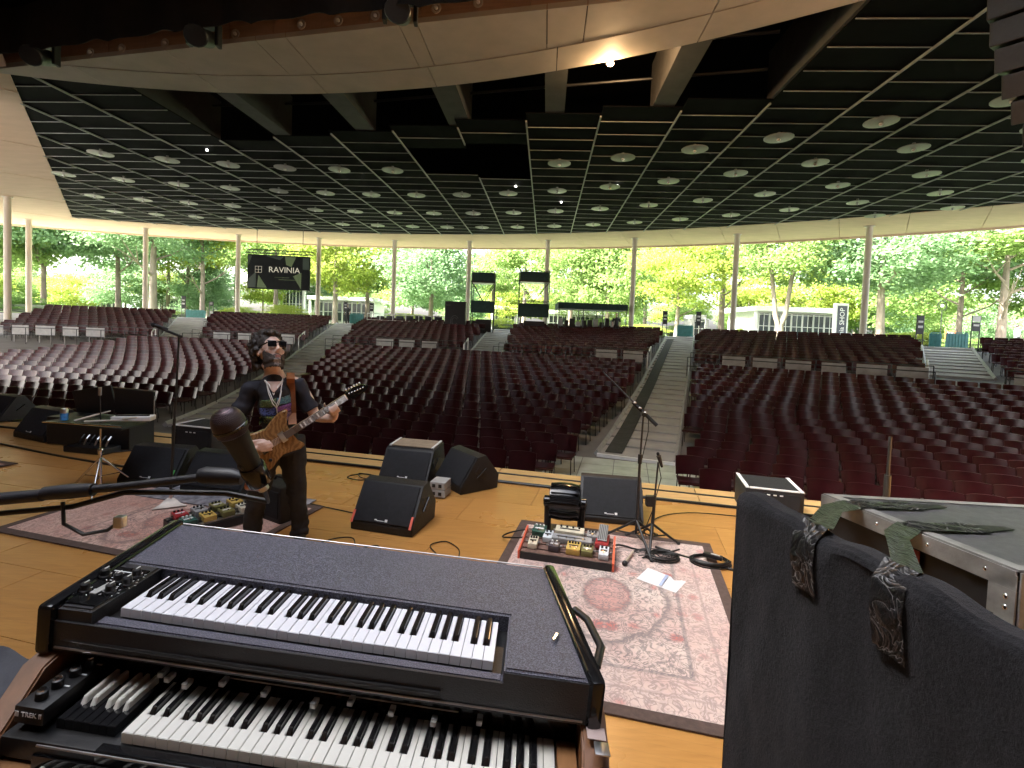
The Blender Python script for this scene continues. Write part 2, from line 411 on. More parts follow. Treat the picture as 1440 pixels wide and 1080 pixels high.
mb = MB(); mb.box(ST(-3.2, 6.38, -.67), (27, .06, 1.18), rotz(-A13)); mb.build('stage_front', MT['slot'], stage)

# ---------------------------------------------------------------- pavilion roof and columns
pav = thing('pavilion', 'open fan-shaped pavilion with black gridded ceiling, tan soffit and slim round columns', 'pavilion')
ZC = 8.85
COLS = [(-31.81, 31.35), (-37.65, 38.73), (-30.17, 40.85), (-23.37, 42.23), (-16.59, 42.28), (-10.16, 42.07), (-3.78, 41.01), (2.51, 39.32), (8.77, 37.07), (15.07, 34.26), (21.32, 30.38), (27.2, 26.0)]
for k, (x, y) in enumerate(COLS):
    zf = min(1.70, floor_z(x, y))-.05; mb = MB(); h = ZC-zf
    mb.lathe([(.30, 0), (.30, .03), (.185, .04), (.185, h*.74), (.197, h*.741), (.197, h*.752), (.185, h*.753), (.185, h-.06), (.27, h-.05), (.27, h)], n=20)
    o = mb.build('column', MT['column'], pav, smooth=40, loc=(x, y, zf))
RIN, ROUT = 64.2, 70.35
# soffit ring, one panel for every half bay
da = 3.36/67
for k in range(-22, 27):
    a0 = rad(-1)+da*k+.0002; a1 = a0+da-.0004; mb = MB()
    def sf(u, v):
        a = a0+(a1-a0)*u; r = RIN+(ROUT-RIN)*v; return (RC.x+r*math.sin(a), RC.y+r*math.cos(a), ZC)
    mb.sheet(sf, 3, 2, .12, (0, 0, 1)); mb.build('soffit_panel', MT['tan'], pav)
mb = MB(); vs = []; fs = []; Nk = 90
for k in range(Nk+1):
    a = rad(-64)+rad(140)*k/Nk
    for r, z in ((ROUT+.01, ZC-.12), (ROUT+.16, ZC-.12), (ROUT+.16, ZC+.9), (ROUT-.2, ZC+.9)): vs.append((RC.x+r*math.sin(a), RC.y+r*math.cos(a), z))
for k in range(Nk):
    for j in range(4): j2 = (j+1) % 4; fs.append((k*4+j, k*4+j2, k*4+4+j2, k*4+4+j))
mb.add(vs, fs); mb.build('eave', MT['tan'], pav, smooth=40)
# roof deck over everything
mb = MB(); vs = []; fs = []
RD = [36.5, 46, 56, 71.0]
for k in range(61):
    a = rad(-64)+rad(140)*k/60
    for r in RD:
        x, y = RC.x+r*math.sin(a), RC.y+r*math.cos(a); vs.append((x, y, 12.2 if r < 60 else 9.8))
for k in range(60):
    for j in range(3): fs.append((k*4+j, (k+1)*4+j, (k+1)*4+j+1, k*4+j+1))
mb.add(vs, fs)
# side of the fan: left boundary of the black ceiling in ceiling coordinates
LB0, LB1 = (-16.42, 14.13), (-35.02, 34.43)
def left_of(p, q): return (LB1[0]-LB0[0])*(q-LB0[1])-(LB1[1]-LB0[1])*(p-LB0[0]) > 0     # outside the black field
def canopy_q(p): return 15.1-.0195*(p+8.6)**2
FR = [(-13.15, 19.2), (-7.86, 18.3), (-3.41, 17.7), (-.95, 17.05), (3.92, 16.2), (6.30, 15.6)]
def front_q(p):
    if p < FR[0][0]-.4 or p > FR[-1][0]+.3: return canopy_q(p)-.1
    for (a, qa), (b, qb) in zip(FR, FR[1:]):
        if p <= b: return qa+(qb-qa)*(max(p, a)-a)/(b-a)
    return FR[-1][1]
def rim_q(p):           # q where the ceiling meets the soffit
    lo, hi = 0.0, 60.0
    for _ in range(40):
        md = (lo+hi)/2; w = PQ(p, md); 
        if math.hypot(w.x-RC.x, w.y-RC.y) < RIN+.25: lo = md
        else: hi = md
    return lo
mb2 = mb; deck = mb2.build('roof_deck', MT['ceil'], pav)
# black boards
BW, BL = 2.45, 1.1
bm_ = MB(); bm_.box((0, 0, 0), (BW-.012, BL-.012, .03)); board = bm_.mesh('ceiling_panel', MT['ceil'])
cells = []
for b in range(-16, 16):
    p0 = -.95+BW*b; pc = p0+BW/2
    q0, q1 = front_q(pc), rim_q(pc)
    if q1-q0 < 1: continue
    q = q0+(BL*.5 if b % 2 else 0)-.0; first = q0
    base = math.floor(q0/BL)*BL+(BL/2 if b % 2 else 0)
    j = 0
    while base+j*BL < q1+BL:
        qq = base+(j+.5)*BL; j += 1
        if qq-BL/2 < q0-.6 or qq > q1+.6: continue
        if left_of(pc+.8, qq): continue
        if -5.9 < pc < -.95 and 19.5 < qq < 23.4: continue     # open hatch
        cells.append((pc, qq))
cells.sort(key=lambda c: (lambda w: w.x**2+w.y**2)(PQ(*c)))
vis = [c for c in cells if in_view(*PQ(*c), ZC)] ; n300 = set(vis[:280]); rest = MB()
for c in cells:
    w = PQ(c[0], c[1], ZC+.035+random.uniform(0, .01))
    if c in n300:
        o = link('ceiling_panel', board, pav, w); o.rotation_euler.z = -A38
    elif in_view(w.x, w.y, ZC, 200): rest.box(w, (BW-.012, BL-.012, .03), rotz(-A38))
o = rest.build('ceiling_panels', MT['ceil'], pav); o['kind'] = 'stuff'
# pale strips
for b in range(-16, 17):
    p0 = -.95+BW*b; qa = min(front_q(p0-.01), front_q(p0+.01)); qb = rim_q(p0)
    while left_of(p0, qa) and qa < qb: qa += .2
    if qb-qa < .5: continue
    segs = [(qa, qb)]
    if b == -1: segs = [(qa, 19.3), (23.5, qb)]
    for s0, s1 in segs:
        mb = MB(); c = PQ(p0, (s0+s1)/2, ZC-.005); mb.box(c, (.050, s1-s0, .05), rotz(-A38)); mb.build('grid_strip', MT['strip'], pav)
for b in range(-16, 16):
    mb = MB(); cs = [c for c in cells if abs(c[0]-(-.95+BW*b+BW/2)) < .01]
    for pc, qq in sorted(cs, key=lambda c: c[1])[1:]: mb.box(PQ(pc, qq-BL/2, ZC+.008), (BW-.07, .032, .02), rotz(-A38))
    if cs: mb.build('cross_strips', MT['strip'], pav)['kind'] = 'stuff'
# tan side soffit left of the black field, built as three large panels
def lbp(t, off): 
    p = LB0[0]+(LB1[0]-LB0[0])*t; q = LB0[1]+(LB1[1]-LB0[1])*t; return PQ(p-off*.74, q-off*.67, ZC-.01)
for k in range(7):
    t0, t1 = -.45+k*.25+.002, -.2+k*.25-.002
    mb = MB(); mb.sheet(lambda u, v: lbp(t0+(t1-t0)*v, -.1+(14 if k < 6 else 14)*u), 2, 2, .10, (0, 0, 1)); mb.build('soffit_panel', MT['tan'], pav)
# dark beams in the open slot between canopy and grid
for p, w_ in ((-13.35, .25), (-10.35, .60), (-6.9, .7), (-3.3, .75), (0.0, .62), (3.35, .66), (6.5, .35)):
    qa, qb = canopy_q(p)-.4, front_q(p)+.1; mb = MB(); mb.box(PQ(p, (qa+qb)/2, ZC+.80), (w_, qb-qa, 1.5), rotz(-A38)); mb.build('beam', MT['beam'], pav)
for z, q_ in ((10.6, 16.2), (9.9, 16.9)):
    mb = MB(); mb.cyl(PQ(-13, q_+1.6, z), PQ(-7, q_+1.2, z), .05, n=8); mb.cyl(PQ(-7, q_+1.2, z), PQ(6.3, q_-1.2, z), .05, n=8); mb.build('lighting_bar', MT['blackmetal'], pav, smooth=40)
# stage canopy
SEAM = [-40, -10.3, -7.55, -6.70, -3.70, -3.26, -.26, .61, 3.3, 6.5, 9.0]
BAND = [-18.5, -13.7, -10.3, -6.94, -3.46, 0.0, 3.3, 6.6, 9.5]
def tline_q(p, t=10.92):      # q on the stage-parallel line at distance t
    lo, hi = -5.0, 30.0
    for _ in range(40):
        md = (lo+hi)/2; w = PQ(p, md)
        if toST(w.x, w.y)[1] < t: lo = md
        else: hi = md
    return lo
for a, b in zip(BAND, BAND[1:]):
    mb = MB(); a += .012; b -= .012
    mb.sheet(lambda u, v: PQ(a+(b-a)*u, max(canopy_q(a+(b-a)*u)-1.08*(1-v), min(tline_q(a+(b-a)*u), canopy_q(a+(b-a)*u)-.01)), ZC-.06), 6, 1, .14, (0, 0, 1)); mb.build('canopy_panel', MT['canopy'], pav)
for a, b in zip([-18.5]+SEAM[1:], SEAM[1:]):
    mb = MB(); a += .012; b -= .012
    def cf(u, v):
        p = a+(b-a)*u; q1 = canopy_q(p)-1.105; q0 = tline_q(p); return PQ(p, q0+(max(q1, q0+.001)-q0)*v, ZC-.05)
    mb.sheet(cf, 5, 2, .12, (0, 0, 1)); mb.build('canopy_panel', MT['canopy'], pav)
for i in range(20):
    s0 = -18+i*1.30; mb = MB(); mb.box(ST(s0+.65, 10.96, ZC+.36), (1.288, .05, .78), rotz(-A13)); mb.build('fascia_board', MT['fascia'], pav)
# stage house: ceiling with an added unseen gap that lets sky light onto the stage, back wall
SKY0, SKY1, SKT0, SKT1 = -4.9, 1.6, -1.7, 4.6
for s0, s1, t0, t1 in ((-21, 12, SKT1, 11.0), (-21, 12, -9.0, SKT0), (-21, SKY0, SKT0, SKT1), (SKY1, 12, SKT0, SKT1)):
    mb = MB(); mb.sheet(lambda u, v: ST(s0+(s1-s0)*u, t0+(t1-t0)*v, 9.62), 1, 1, .1, (0, 0, 1)); mb.build('stage_ceiling', MT['ceil'], pav)
mb = MB(); mb.box(ST(-4.5, -9.05, 4.2), (33, .2, 11), rotz(-A13)); mb.build('stage_back_wall', MT['fascia'], pav)
for s0 in (-21.1, 12.1):
    mb = MB(); mb.box(ST(s0, .6, 4.2), (.2, 19.4, 11), rotz(-A13)); mb.build('stage_side_wall', MT['fascia'], pav)
for s0, s1, t0, t1 in ((12.1, 17.5, 10.3, 17),):
    mb = MB(); mb.sheet(lambda u, v: ST(s0+(s1-s0)*u, t0+(t1-t0)*u, -1.3+10.1*v), 1, 1, .2, (.5, -.5, 0)); mb.build('stage_side_wall', MT['fascia'], pav)
mb = MB(); mb.box(ST(-4.5, 11.05, 10.95), (33, .1, 2.7), rotz(-A13)); mb.build('sun_block_wall', MT['ceil'], pav)  # unseen wall added to stop sun leaking in over the stage ceiling
for k, (s_, z_) in enumerate(((-14.7, 8.95), (-13.62, 8.96), (-12.19, 8.97), (-10.01, 9.0), (-8.11, 9.05), (-7.1, 9.04), (-6.13, 9.06), (-4.6, 9.07), (-3.6, 9.09))):
    mb = MB(); q = ST(s_, 10.925, z_+.02); rt = rotz(-A13) @ Matrix.Rotation(rad(90), 3, 'X')
    mb.lathe([(.11, -.02), (.12, .02), (.085, .025), (.06, -.01)], q, rt, 16)
    o = mb.build('downlight', MT['canopy'], pav, smooth=40)
    mb = MB(); mb.ell(q+ST(0, -.02, 0), .045); mb.build('bulb', MT['offwhite'], o, smooth=180)

# ceiling discs
def disc_label(): return 'round white disc light hanging under the black gridded ceiling'
mb = MB(); mb.lathe([(.05, .16), (.05, .06), (.30, .03), (.47, -.01), (.47, -.03), (.28, -.045), (.10, -.05)], n=22); dplate = mb.mesh('plate', MT['disc'], 40)
mb = MB(); mb.ell((0, 0, -.09), (.065, .065, .05), n=10, m=6); dbulb = mb.mesh('bulb', MT['offwhite'], 180)
LC = [.0156, .0114, .0080, .0062, .0052]; RCf = [.0156, .0165, .0156, .0150, .0145]
for k in range(5):
    for b in range(-16, 12):
        p = .27+BW*b; q = 22.05+4.1*k-((LC[k] if p < -9 else RCf[k])*(p+9)**2)
        w = PQ(p, q, ZC-.19); rr = math.hypot(w.x-RC.x, w.y-RC.y)
        if rr > RIN-.8 or left_of(p-.75, q) or q < front_q(p)+.8 or not in_view(w.x, w.y, w.z, 30): continue
        if k == 0 and -5.9 < p < -.9: continue
        r_ = thing('ceiling_light', 'white disc light under black ceiling, '+('front', 'second', 'third', 'fourth', 'last')[k]+' row, '+('left' if p < -3.4 else 'right')+' of hatch', 'light', w, random.uniform(0, 6), 'disc ceiling lights, row %d %s' % (k+1, 'left' if p < -3.4 else 'right')); r_.location.z += .02
        link('plate', dplate, r_); link('bulb', dbulb, r_)
        mb = MB()
# ---------------------------------------------------------------- chairs
def back_fn(u, v, far=False):
    x = (u-.5)*.525; cu = .060*(1-(2*(u-.5))**2)
    top = .80+.012*(1-(2*(u-.5))**4); z = .47+(top-.47)*v
    return (x*(1-.04*(1-v)), .20+cu+.085*v, z)
def seat_fn(u, v):
    x = (u-.5)*.49; y = -.22+.40*v; return (x, y, .445+.012*abs(2*(u-.5))**2*v-.018*math.sin(math.pi*v)+(-.03 if v < .06 else 0))
mb = MB(); mb.sheet(back_fn, 12, 5, .016, (0, 1, .15)); ch_back = mb.mesh('backrest', MT['chair'], 50)
mb = MB(); mb.sheet(seat_fn, 6, 8, .018, (0, 0, -1)); ch_seat = mb.mesh('seat', MT['chair'], 50)
def leg_mesh(sx, rear):
    q = MB()
    if rear: q.tube([(sx*.215, .31, .74), (sx*.215, .235, .45), (sx*.215, .225, .40), (sx*.225, .27, 0)], .011, 6)
    else: q.tube([(sx*.215, .20, .425), (sx*.215, -.16, .425), (sx*.215, -.19, .405), (sx*.225, -.20, 0)], .011, 6)
    return q.mesh('leg', MT['blackmetal'], 60)
LEGS = [leg_mesh(s, r) for s in (-1, 1) for r in (0, 1)]
def tt(i, s):       # lower rows: straight by the stage, bending into arcs further out
    w_ = min(1.0, i/9.0); w_ = w_*w_*(3-2*w_)
    Ri = RR-(28.4-13.9*i/16.0)
    arc = -27.8+math.sqrt(max(1, Ri*Ri-(s+10.95)**2)); return (1-w_)*(8.75+.85*i)+w_*arc
chairs = []
def sec_of(x, y):
    r = []
    for k in ('a2', 'a1'):
        (x0, y0), (x1, y1), wd = AISLES[k]; r.append((x-x0)*(y1-y0)-(y-y0)*(x1-x0) > 0)
    return 'left' if not r[0] else ('right' if r[1] else 'centre')
ORD = ['front', 'second', 'third', 'fourth', 'fifth', 'sixth', 'seventh', 'eighth', 'ninth', 'tenth', 'eleventh', 'twelfth', 'thirteenth', 'fourteenth', 'fifteenth', 'sixteenth', 'seventeenth']
for i in range(17):
    s = -27.0+(i % 2)*.27; 
    while s < 16:
        t = tt(i, s); t2 = tt(i, s+.05); sl = (t2-t)/.05
        p = ST(s, t); s += .56/math.sqrt(1+sl*sl)
        if aisle_dist(p.x, p.y, False) < .33 or not in_view(p.x, p.y, 0, 40): continue
        if rho(p.x, p.y) < 13.9: continue
        yaw = -A13+math.atan(sl); chairs.append((p.x, p.y, floor_z(p.x, p.y), yaw, i, sec_of(p.x, p.y)))
NLOW = len(chairs)
for i in range(13):
    r = RR-(12.0-10.75*i/12.0); a = rad(-25)+(i % 2)*.004
    while a < rad(58):
        x, y = RC.x+r*math.sin(a), RC.y+r*math.cos(a); ang = a; a += .56/r
        if aisle_dist(x, y, True) < .33 or not in_view(x, y, 1, 40): continue
        if (x+31.2)*8.8-(y-30.5)*(-5.3) < 0: continue
        chairs.append((x, y, floor_z(x, y), -ang, 99, 'upper'))
order = sorted(range(len(chairs)), key=lambda k: chairs[k][0]**2+chairs[k][1]**2)
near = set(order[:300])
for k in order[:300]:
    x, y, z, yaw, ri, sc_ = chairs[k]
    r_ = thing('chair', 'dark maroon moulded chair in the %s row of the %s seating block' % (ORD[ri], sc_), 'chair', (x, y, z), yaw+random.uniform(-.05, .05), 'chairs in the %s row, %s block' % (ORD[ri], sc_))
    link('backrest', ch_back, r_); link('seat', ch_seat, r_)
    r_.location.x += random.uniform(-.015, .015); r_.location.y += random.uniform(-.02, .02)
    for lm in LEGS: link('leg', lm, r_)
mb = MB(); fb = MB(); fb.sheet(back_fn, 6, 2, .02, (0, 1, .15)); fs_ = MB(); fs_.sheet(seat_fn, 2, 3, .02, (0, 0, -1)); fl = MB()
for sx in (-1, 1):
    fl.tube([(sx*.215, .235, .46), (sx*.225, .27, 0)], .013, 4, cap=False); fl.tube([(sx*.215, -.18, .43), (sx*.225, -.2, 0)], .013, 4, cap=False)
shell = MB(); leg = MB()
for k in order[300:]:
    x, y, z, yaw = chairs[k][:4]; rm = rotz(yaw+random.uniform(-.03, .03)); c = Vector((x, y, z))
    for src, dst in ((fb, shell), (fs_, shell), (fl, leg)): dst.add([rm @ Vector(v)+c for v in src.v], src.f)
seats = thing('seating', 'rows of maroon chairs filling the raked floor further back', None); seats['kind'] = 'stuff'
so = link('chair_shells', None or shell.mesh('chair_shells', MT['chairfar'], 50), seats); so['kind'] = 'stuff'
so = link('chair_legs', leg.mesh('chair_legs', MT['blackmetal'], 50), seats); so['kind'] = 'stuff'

# ---------------------------------------------------------------- rails along the cross aisle, one thing per section
def ringp(r, a, z=0): return Vector((RC.x+r*math.sin(a), RC.y+r*math.cos(a), z))
def ang_of(x, y): return math.atan2(x-RC.x, y-RC.y)
def aisle_ang(k, r):
    (x0, y0), (x1, y1), wd = AISLES[k]; best = None
    for i in range(-300, 400):
        t = i/200; x, y = x0+(x1-x0)*t, y0+(y1-y0)*t; e = abs(math.hypot(x-RC.x, y-RC.y)-r)
        if best is None or e < best[0]: best = (e, ang_of(x, y))
    return best[1]
RB = RR-12.75
aa = {k: aisle_ang(k, RB) for k in AISLES}; hw = .018
secs = [(aa['a5']-.30, aa['a5']-hw, 'far left'), (aa['a5']+hw, aa['a2']-hw, 'left'), (aa['a2']+hw, aa['a3']-hw, 'centre'), (aa['a3']+hw, aa['a1']-hw, 'right of the short aisle'), (aa['a1']+hw, aa['a4']-hw, 'right'), (aa['a4']+hw, aa['a4']+.16, 'far right')]
for a0, a1, where in secs:
    ln = (a1-a0)*RB; n = max(2, int(ln/1.25)); c0 = ringp(RB, (a0+a1)/2)
    root = thing('railing', 'black tube railing with grey panels along the cross aisle, '+where+' section', 'railing')
    for lev, rr_, zz in ((.98, RB, 0), (.52, RB-.9, 0), (.92, RB-.9, 0)):
        mb = MB(); pts = []
        for i in range(25):
            a = a0+(a1-a0)*i/24; p = ringp(rr_, a); pts.append((p.x, p.y, floor_z(p.x, p.y)+lev))
        mb.tube(pts, .022, 6); mb.build('rail', MT['blackmetal'], root, smooth=60)
    for i in range(n+1):
        a = a0+(a1-a0)*i/n
        for rr_, h in ((RB, .98), (RB-.9, .92)):
            p = ringp(rr_, a); z = floor_z(p.x, p.y); mb = MB(); mb.cyl((p.x, p.y, z), (p.x, p.y, z+h), .02, n=6); mb.build('post', MT['blackmetal'], root, smooth=60)
        if i < n and random.random() < .82:
            am = a+(a1-a0)/n*.5; p = ringp(RB-.35+random.uniform(-.05, .05), am); z = floor_z(p.x, p.y); mb = MB()
            mb.box((0, 0, .68+random.uniform(-.03, .03)), (ln/n*random.uniform(.62, .8), .03, .54), bev=.006); mb.box((-.3, 0, .2), (.03, .03, .42)); mb.box((.3, 0, .2), (.03, .03, .42))
            o = mb.build('panel', MT['greypanel'], root, loc=(p.x, p.y, z)); o.rotation_euler.z = -am+random.uniform(-.08, .08)
for k, lab in (('a1', 'white sloping handrail at the foot of the upper right of centre section'), ('a2', 'white sloping handrail beside the aisle behind the guitarist'), ('a5', 'white sloping handrail by the far left aisle'), ('a3', 'white sloping handrail by the short aisle between towers'), ('a4', 'white sloping handrail by the far right aisle')):
    (x0, y0), (x1, y1), wd = AISLES[k]; d = Vector((x1-x0, y1-y0)).normalized(); nx = Vector((d.y, -d.x)); a = aa[k]; c = ringp(RB, a)
    c2 = Vector((c.x, c.y))-nx*(wd/2+.12); e2 = c2+d*1.5; z0, z1 = floor_z(*c2), floor_z(*e2); mb = MB()
    mb.tube([(c2.x, c2.y, z0), (c2.x, c2.y, z0+.78), (c2.x+d.x*.1, c2.y+d.y*.1, z0+.85), (e2.x, e2.y, z1+.95), (e2.x, e2.y, z1)], .035, 8)
    tag(mb.build('handrail', MT['white'], smooth=60), lab, 'handrail')

# ---------------------------------------------------------------- trees
def crown_mesh(name, seed, ncl=110, nl=135, sig=.125, flat=1.0, shape='round', leaf=.038):
    rng = random.Random(seed); mb = MB(); V = []; F = []
    for c in range(ncl):
        while True:
            p = Vector((rng.uniform(-1, 1), rng.uniform(-1, 1), rng.uniform(-.85, 1)))
            if .35 < p.length < 1: break
        if shape == 'high' and p.z < -.4: p.z += .5
        cs = sig*rng.uniform(.6, 1.3)
        for k in range(int(nl*rng.uniform(.6, 1.3))):
            q = Vector((p.x+rng.gauss(0, cs)*1.25, p.y+rng.gauss(0, cs)*1.25, (p.z+rng.gauss(0, cs*.62))*flat))
            nrm = Vector((rng.gauss(0, 1), rng.gauss(0, 1), abs(rng.gauss(0, 1))+.3)).normalized(); a = nrm.orthogonal().normalized(); a.rotate(Quaternion(nrm, rng.uniform(0, 6.28))); b = nrm.cross(a)
            l = leaf*rng.uniform(.6, 1.25); n0 = len(V)
            V += [q-a*l*.9, q-b*l*.5+a*.1*l, q+a*l, q+b*l*.5+a*.1*l]; F.append((n0, n0+1, n0+2, n0+3))
    me = bpy.data.meshes.new(name); me.from_pydata([tuple(v) for v in V], [], F); return me
CRV = [crown_mesh('crown', 100+i, shape=('round', 'high', 'round', 'high', 'round')[i], ncl=(120, 95, 130, 80, 105)[i], flat=(.9, .8, 1.0, .7, .95)[i]) for i in range(5)]
def trunk_mesh(h, r, seed, lean=0.0, fork=False, crown_r=4, limbs=6, low=.35):
    rng = random.Random(seed); mb = MB(); top = Vector((lean, 0, h))
    def pt(t): return Vector((lean*t+math.sin(t*5+seed)*.12*t, math.cos(t*4+seed)*.12*t, h*t))
    if fork:
        mb.tube([(0, 0, -.1), (0, 0, .15), (0, 0, 1.6)], [r*1.5, r*1.15, r*1.05], 10)
        for sg in (-1, 1):
            mb.tube([(0, 0, 1.2), (sg*.45, 0, 2.6), (sg*.95, .1, h*.5), (sg*1.7, .2, h*.78), (sg*2.2, .3, h)], [r*.75, r*.68, r*.55, r*.35, r*.1], 8)
    else:
        mb.tube([pt(0)-Vector((0, 0, .1)), pt(.02), pt(.1), pt(.4), pt(.7), pt(1)], [r*1.6, r*1.25, r*1.0, r*.78, r*.45, r*.08], 10)
    for k in range(limbs):
        t = low+(.9-low)*k/max(1, limbs-1); a = rng.uniform(0, 6.28); p = pt(t) if not fork else Vector((rng.choice((-1, 1))*(.3+t), 0, h*t)); L = crown_r*rng.uniform(.55, .95)*(1-.35*t)
        d = Vector((math.cos(a), math.sin(a), .45)); q1 = p+d*L*.45+Vector((0, 0, .1)); q2 = p+d*L+Vector((0, 0, .25*L))
        mb.tube([p, q1, q2], [r*.36, r*.24, r*.04], 6)
        for m_ in range(2):
            a2 = a+rng.uniform(-1, 1); e = q1+Vector((math.cos(a2), math.sin(a2), .6))*L*.5; mb.tube([q1, (q1+e)/2+Vector((0, 0, .1)), e], [r*.18, r*.12, r*.02], 5)
    return mb.mesh('trunk', MT['bark'], 60)
tn = [0]; CC = {}
def crown_of(k, mt_):
    if (k, mt_) not in CC:
        me = CRV[k].copy(); me.materials.append(LEAF[mt_]); CC[(k, mt_)] = me
    return CC[(k, mt_)]
def tree(label, x, y, h, cr, mat=0, crown=0, r=.28, lean=0.0, fork=False, cz=.62, limbs=6, low=.35, extra=None, name='tree', ch=None, group=None):
    tn[0] += 1; root = thing(name, label, 'tree', (x, y, 1.58), random.uniform(0, 6.28) if not fork else -.2, group)
    link('trunk', trunk_mesh(h*.92, r, tn[0], lean, fork, cr, limbs, low), root)
    o = link('crown', crown_of(crown, mat), root, (lean*.6, 0, h*cz)); o.scale = (cr, cr, ch if ch else h*(1-cz)*1.08); o.rotation_euler.z = tn[0]*1.7
    for ex in (extra or []):
        o = link('crown', crown_of(ex[4], ex[5]), root, ex[:3]); s = ex[3]; o.scale = (s, s, s*.75); o.rotation_euler.z = tn[0]*2.9
    return root
def at(u, d): return ((u-720)/700*d, d)      # bearing in the camera's picture -> position at depth d
TREES = [
 # bearing, depth, height, crown radius, material, crown, trunk radius, label
 (214, 58, 17, 7.0, 2, 0, .42, dict(cz=.68, low=.3), 'stout tree with rough grey trunk left of the left aisle'),
 (165, 66, 17, 6.0, 2, 2, .34, dict(cz=.66), 'slim trunked tree just left of the stout rough tree'),
 (60, 60, 16, 6.5, 2, 1, .30, dict(cz=.6), 'blue-green tree between the two leftmost columns'),
 (-30, 56, 16, 7, 0, 2, .33, dict(cz=.62), 'tree at the left edge behind the leftmost column'),
 (235, 78, 18, 7, 0, 3, .3, dict(cz=.62), 'light green tree right of the stout rough tree'),
 (283, 62, 15, 5.5, 1, 3, .3, dict(cz=.72, low=.22, limbs=9), 'sparse branching tree left of the hanging screen'),
 (262, 74, 15, 5.6, 1, 0, .28, dict(cz=.7), 'yellow-green tree above the far left barrier'),
 (330, 84, 17, 6, 2, 1, .28, dict(cz=.66), 'thin blue-green tree behind the column by the screen'),
 (386, 70, 15, 6, 0, 4, .33, dict(cz=.66), 'tree behind the hanging screen'),
 (420, 90, 18, 7, 0, 2, .3, dict(cz=.62), 'tall far tree right behind the screen'),
 (470, 64, 15, 6.0, 1, 2, .32, dict(cz=.62), 'bright green tree right of the screen column'),
 (515, 72, 16, 6.5, 0, 0, .33, dict(cz=.62), 'green tree above the aisle behind the guitarist'),
 (604, 56, 12.5, 5.6, 2, 2, .27, dict(cz=.55, low=.25, ch=5.4), 'broad rounded green tree left of the left scaffold tower'),
 (578, 84, 16, 6, 2, 1, .3, dict(cz=.64), 'tree behind the broad rounded tree'),
 (690, 88, 15, 6, 0, 1, .3, dict(cz=.6), 'pale far tree between the scaffold towers'),
 (735, 76, 17, 7, 0, 3, .33, dict(cz=.66), 'sparse tree above the right scaffold tower'),
 (800, 66, 15, 6.5, 0, 4, .32, dict(cz=.58), 'green tree right of the right scaffold tower'),
 (852, 62, 14, 6.0, 0, 2, .30, dict(cz=.56), 'leafy tree above the mixing tent'),
 (905, 80, 17, 7, 2, 0, .3, dict(cz=.62), 'tall tree left of the yellow tree'),
 (950, 54, 11.8, 5.0, 1, 4, .24, dict(cz=.60, low=.2, limbs=8, ch=5.0), 'yellow-green branching tree behind the ramp aisle barrier'),
 (1012, 58, 14, 5, 0, 1, .36, dict(cz=.68, low=.25), 'tree with pale forked stem left of the shop'),
 (1094, 50, 14.5, 5.2, 0, 0, .36, dict(fork=True, cz=.68, limbs=5, low=.55), 'big tree with twin pale trunks in front of the shop'),
 (1150, 78, 14, 6.5, 1, 2, .3, dict(cz=.56), 'bright yellow-green tree behind the shop roof'),
 (1050, 84, 14, 6, 1, 3, .3, dict(cz=.55), 'yellowish tree behind the left end of the shop'),
 (1236, 46, 14, 6.2, 2, 2, .36, dict(cz=.66, lean=.3, low=.4), 'thick trunked tree right of the rightmost full column'),
 (1290, 66, 15, 7, 0, 4, .3, dict(cz=.55), 'dense green tree behind the right sign stands'),
 (1345, 52, 14, 6.5, 2, 1, .30, dict(cz=.64, low=.25, limbs=8), 'pale trunked tree behind the lantern post'),
 (1405, 44, 13.5, 6.2, 0, 3, .36, dict(cz=.70, low=.22, limbs=9), 'spreading low-branched tree at the right edge'),
 (1480, 50, 14, 6.5, 0, 0, .33, dict(cz=.62), 'tree just past the right edge with boughs reaching in'),
 (1200, 90, 17, 7.5, 2, 0, .3, dict(cz=.58), 'tall blue-green tree far behind the sign pillar'),
]
for u, d, h, cr, mt_, crn, r_, kw, lab in TREES:
    x, y = at(u, d); tree(lab, x, y, h, cr, mt_, crn, r_, **kw)
for k in range(20):     # far belt of trees
    u = -120+k*84+random.uniform(-25, 25); d = random.uniform(118, 150); x, y = at(u, d)
    tree('distant tree in the far belt closing the view beyond the lawn', x, y, random.uniform(11, 16), random.uniform(6, 8), random.choice((0, 0, 2, 1)), k % 5, .3, cz=.5, limbs=3, group='far belt of trees', ch=random.uniform(5.5, 7.5))
for k in range(22):     # smaller trees filling the view below the big crowns
    u = -60+k*72+random.uniform(-20, 20); d = random.uniform(72, 100); x, y = at(u, d)
    tree('small bushy light green tree standing between the big trees beyond the lawn', x, y, random.uniform(6, 9), random.uniform(3.6, 5.0), random.choice((0, 2, 0, 1)), (k+2) % 5, .16, cz=.55, limbs=4, low=.25, group='small trees beyond the lawn', ch=random.uniform(3.2, 4.2))
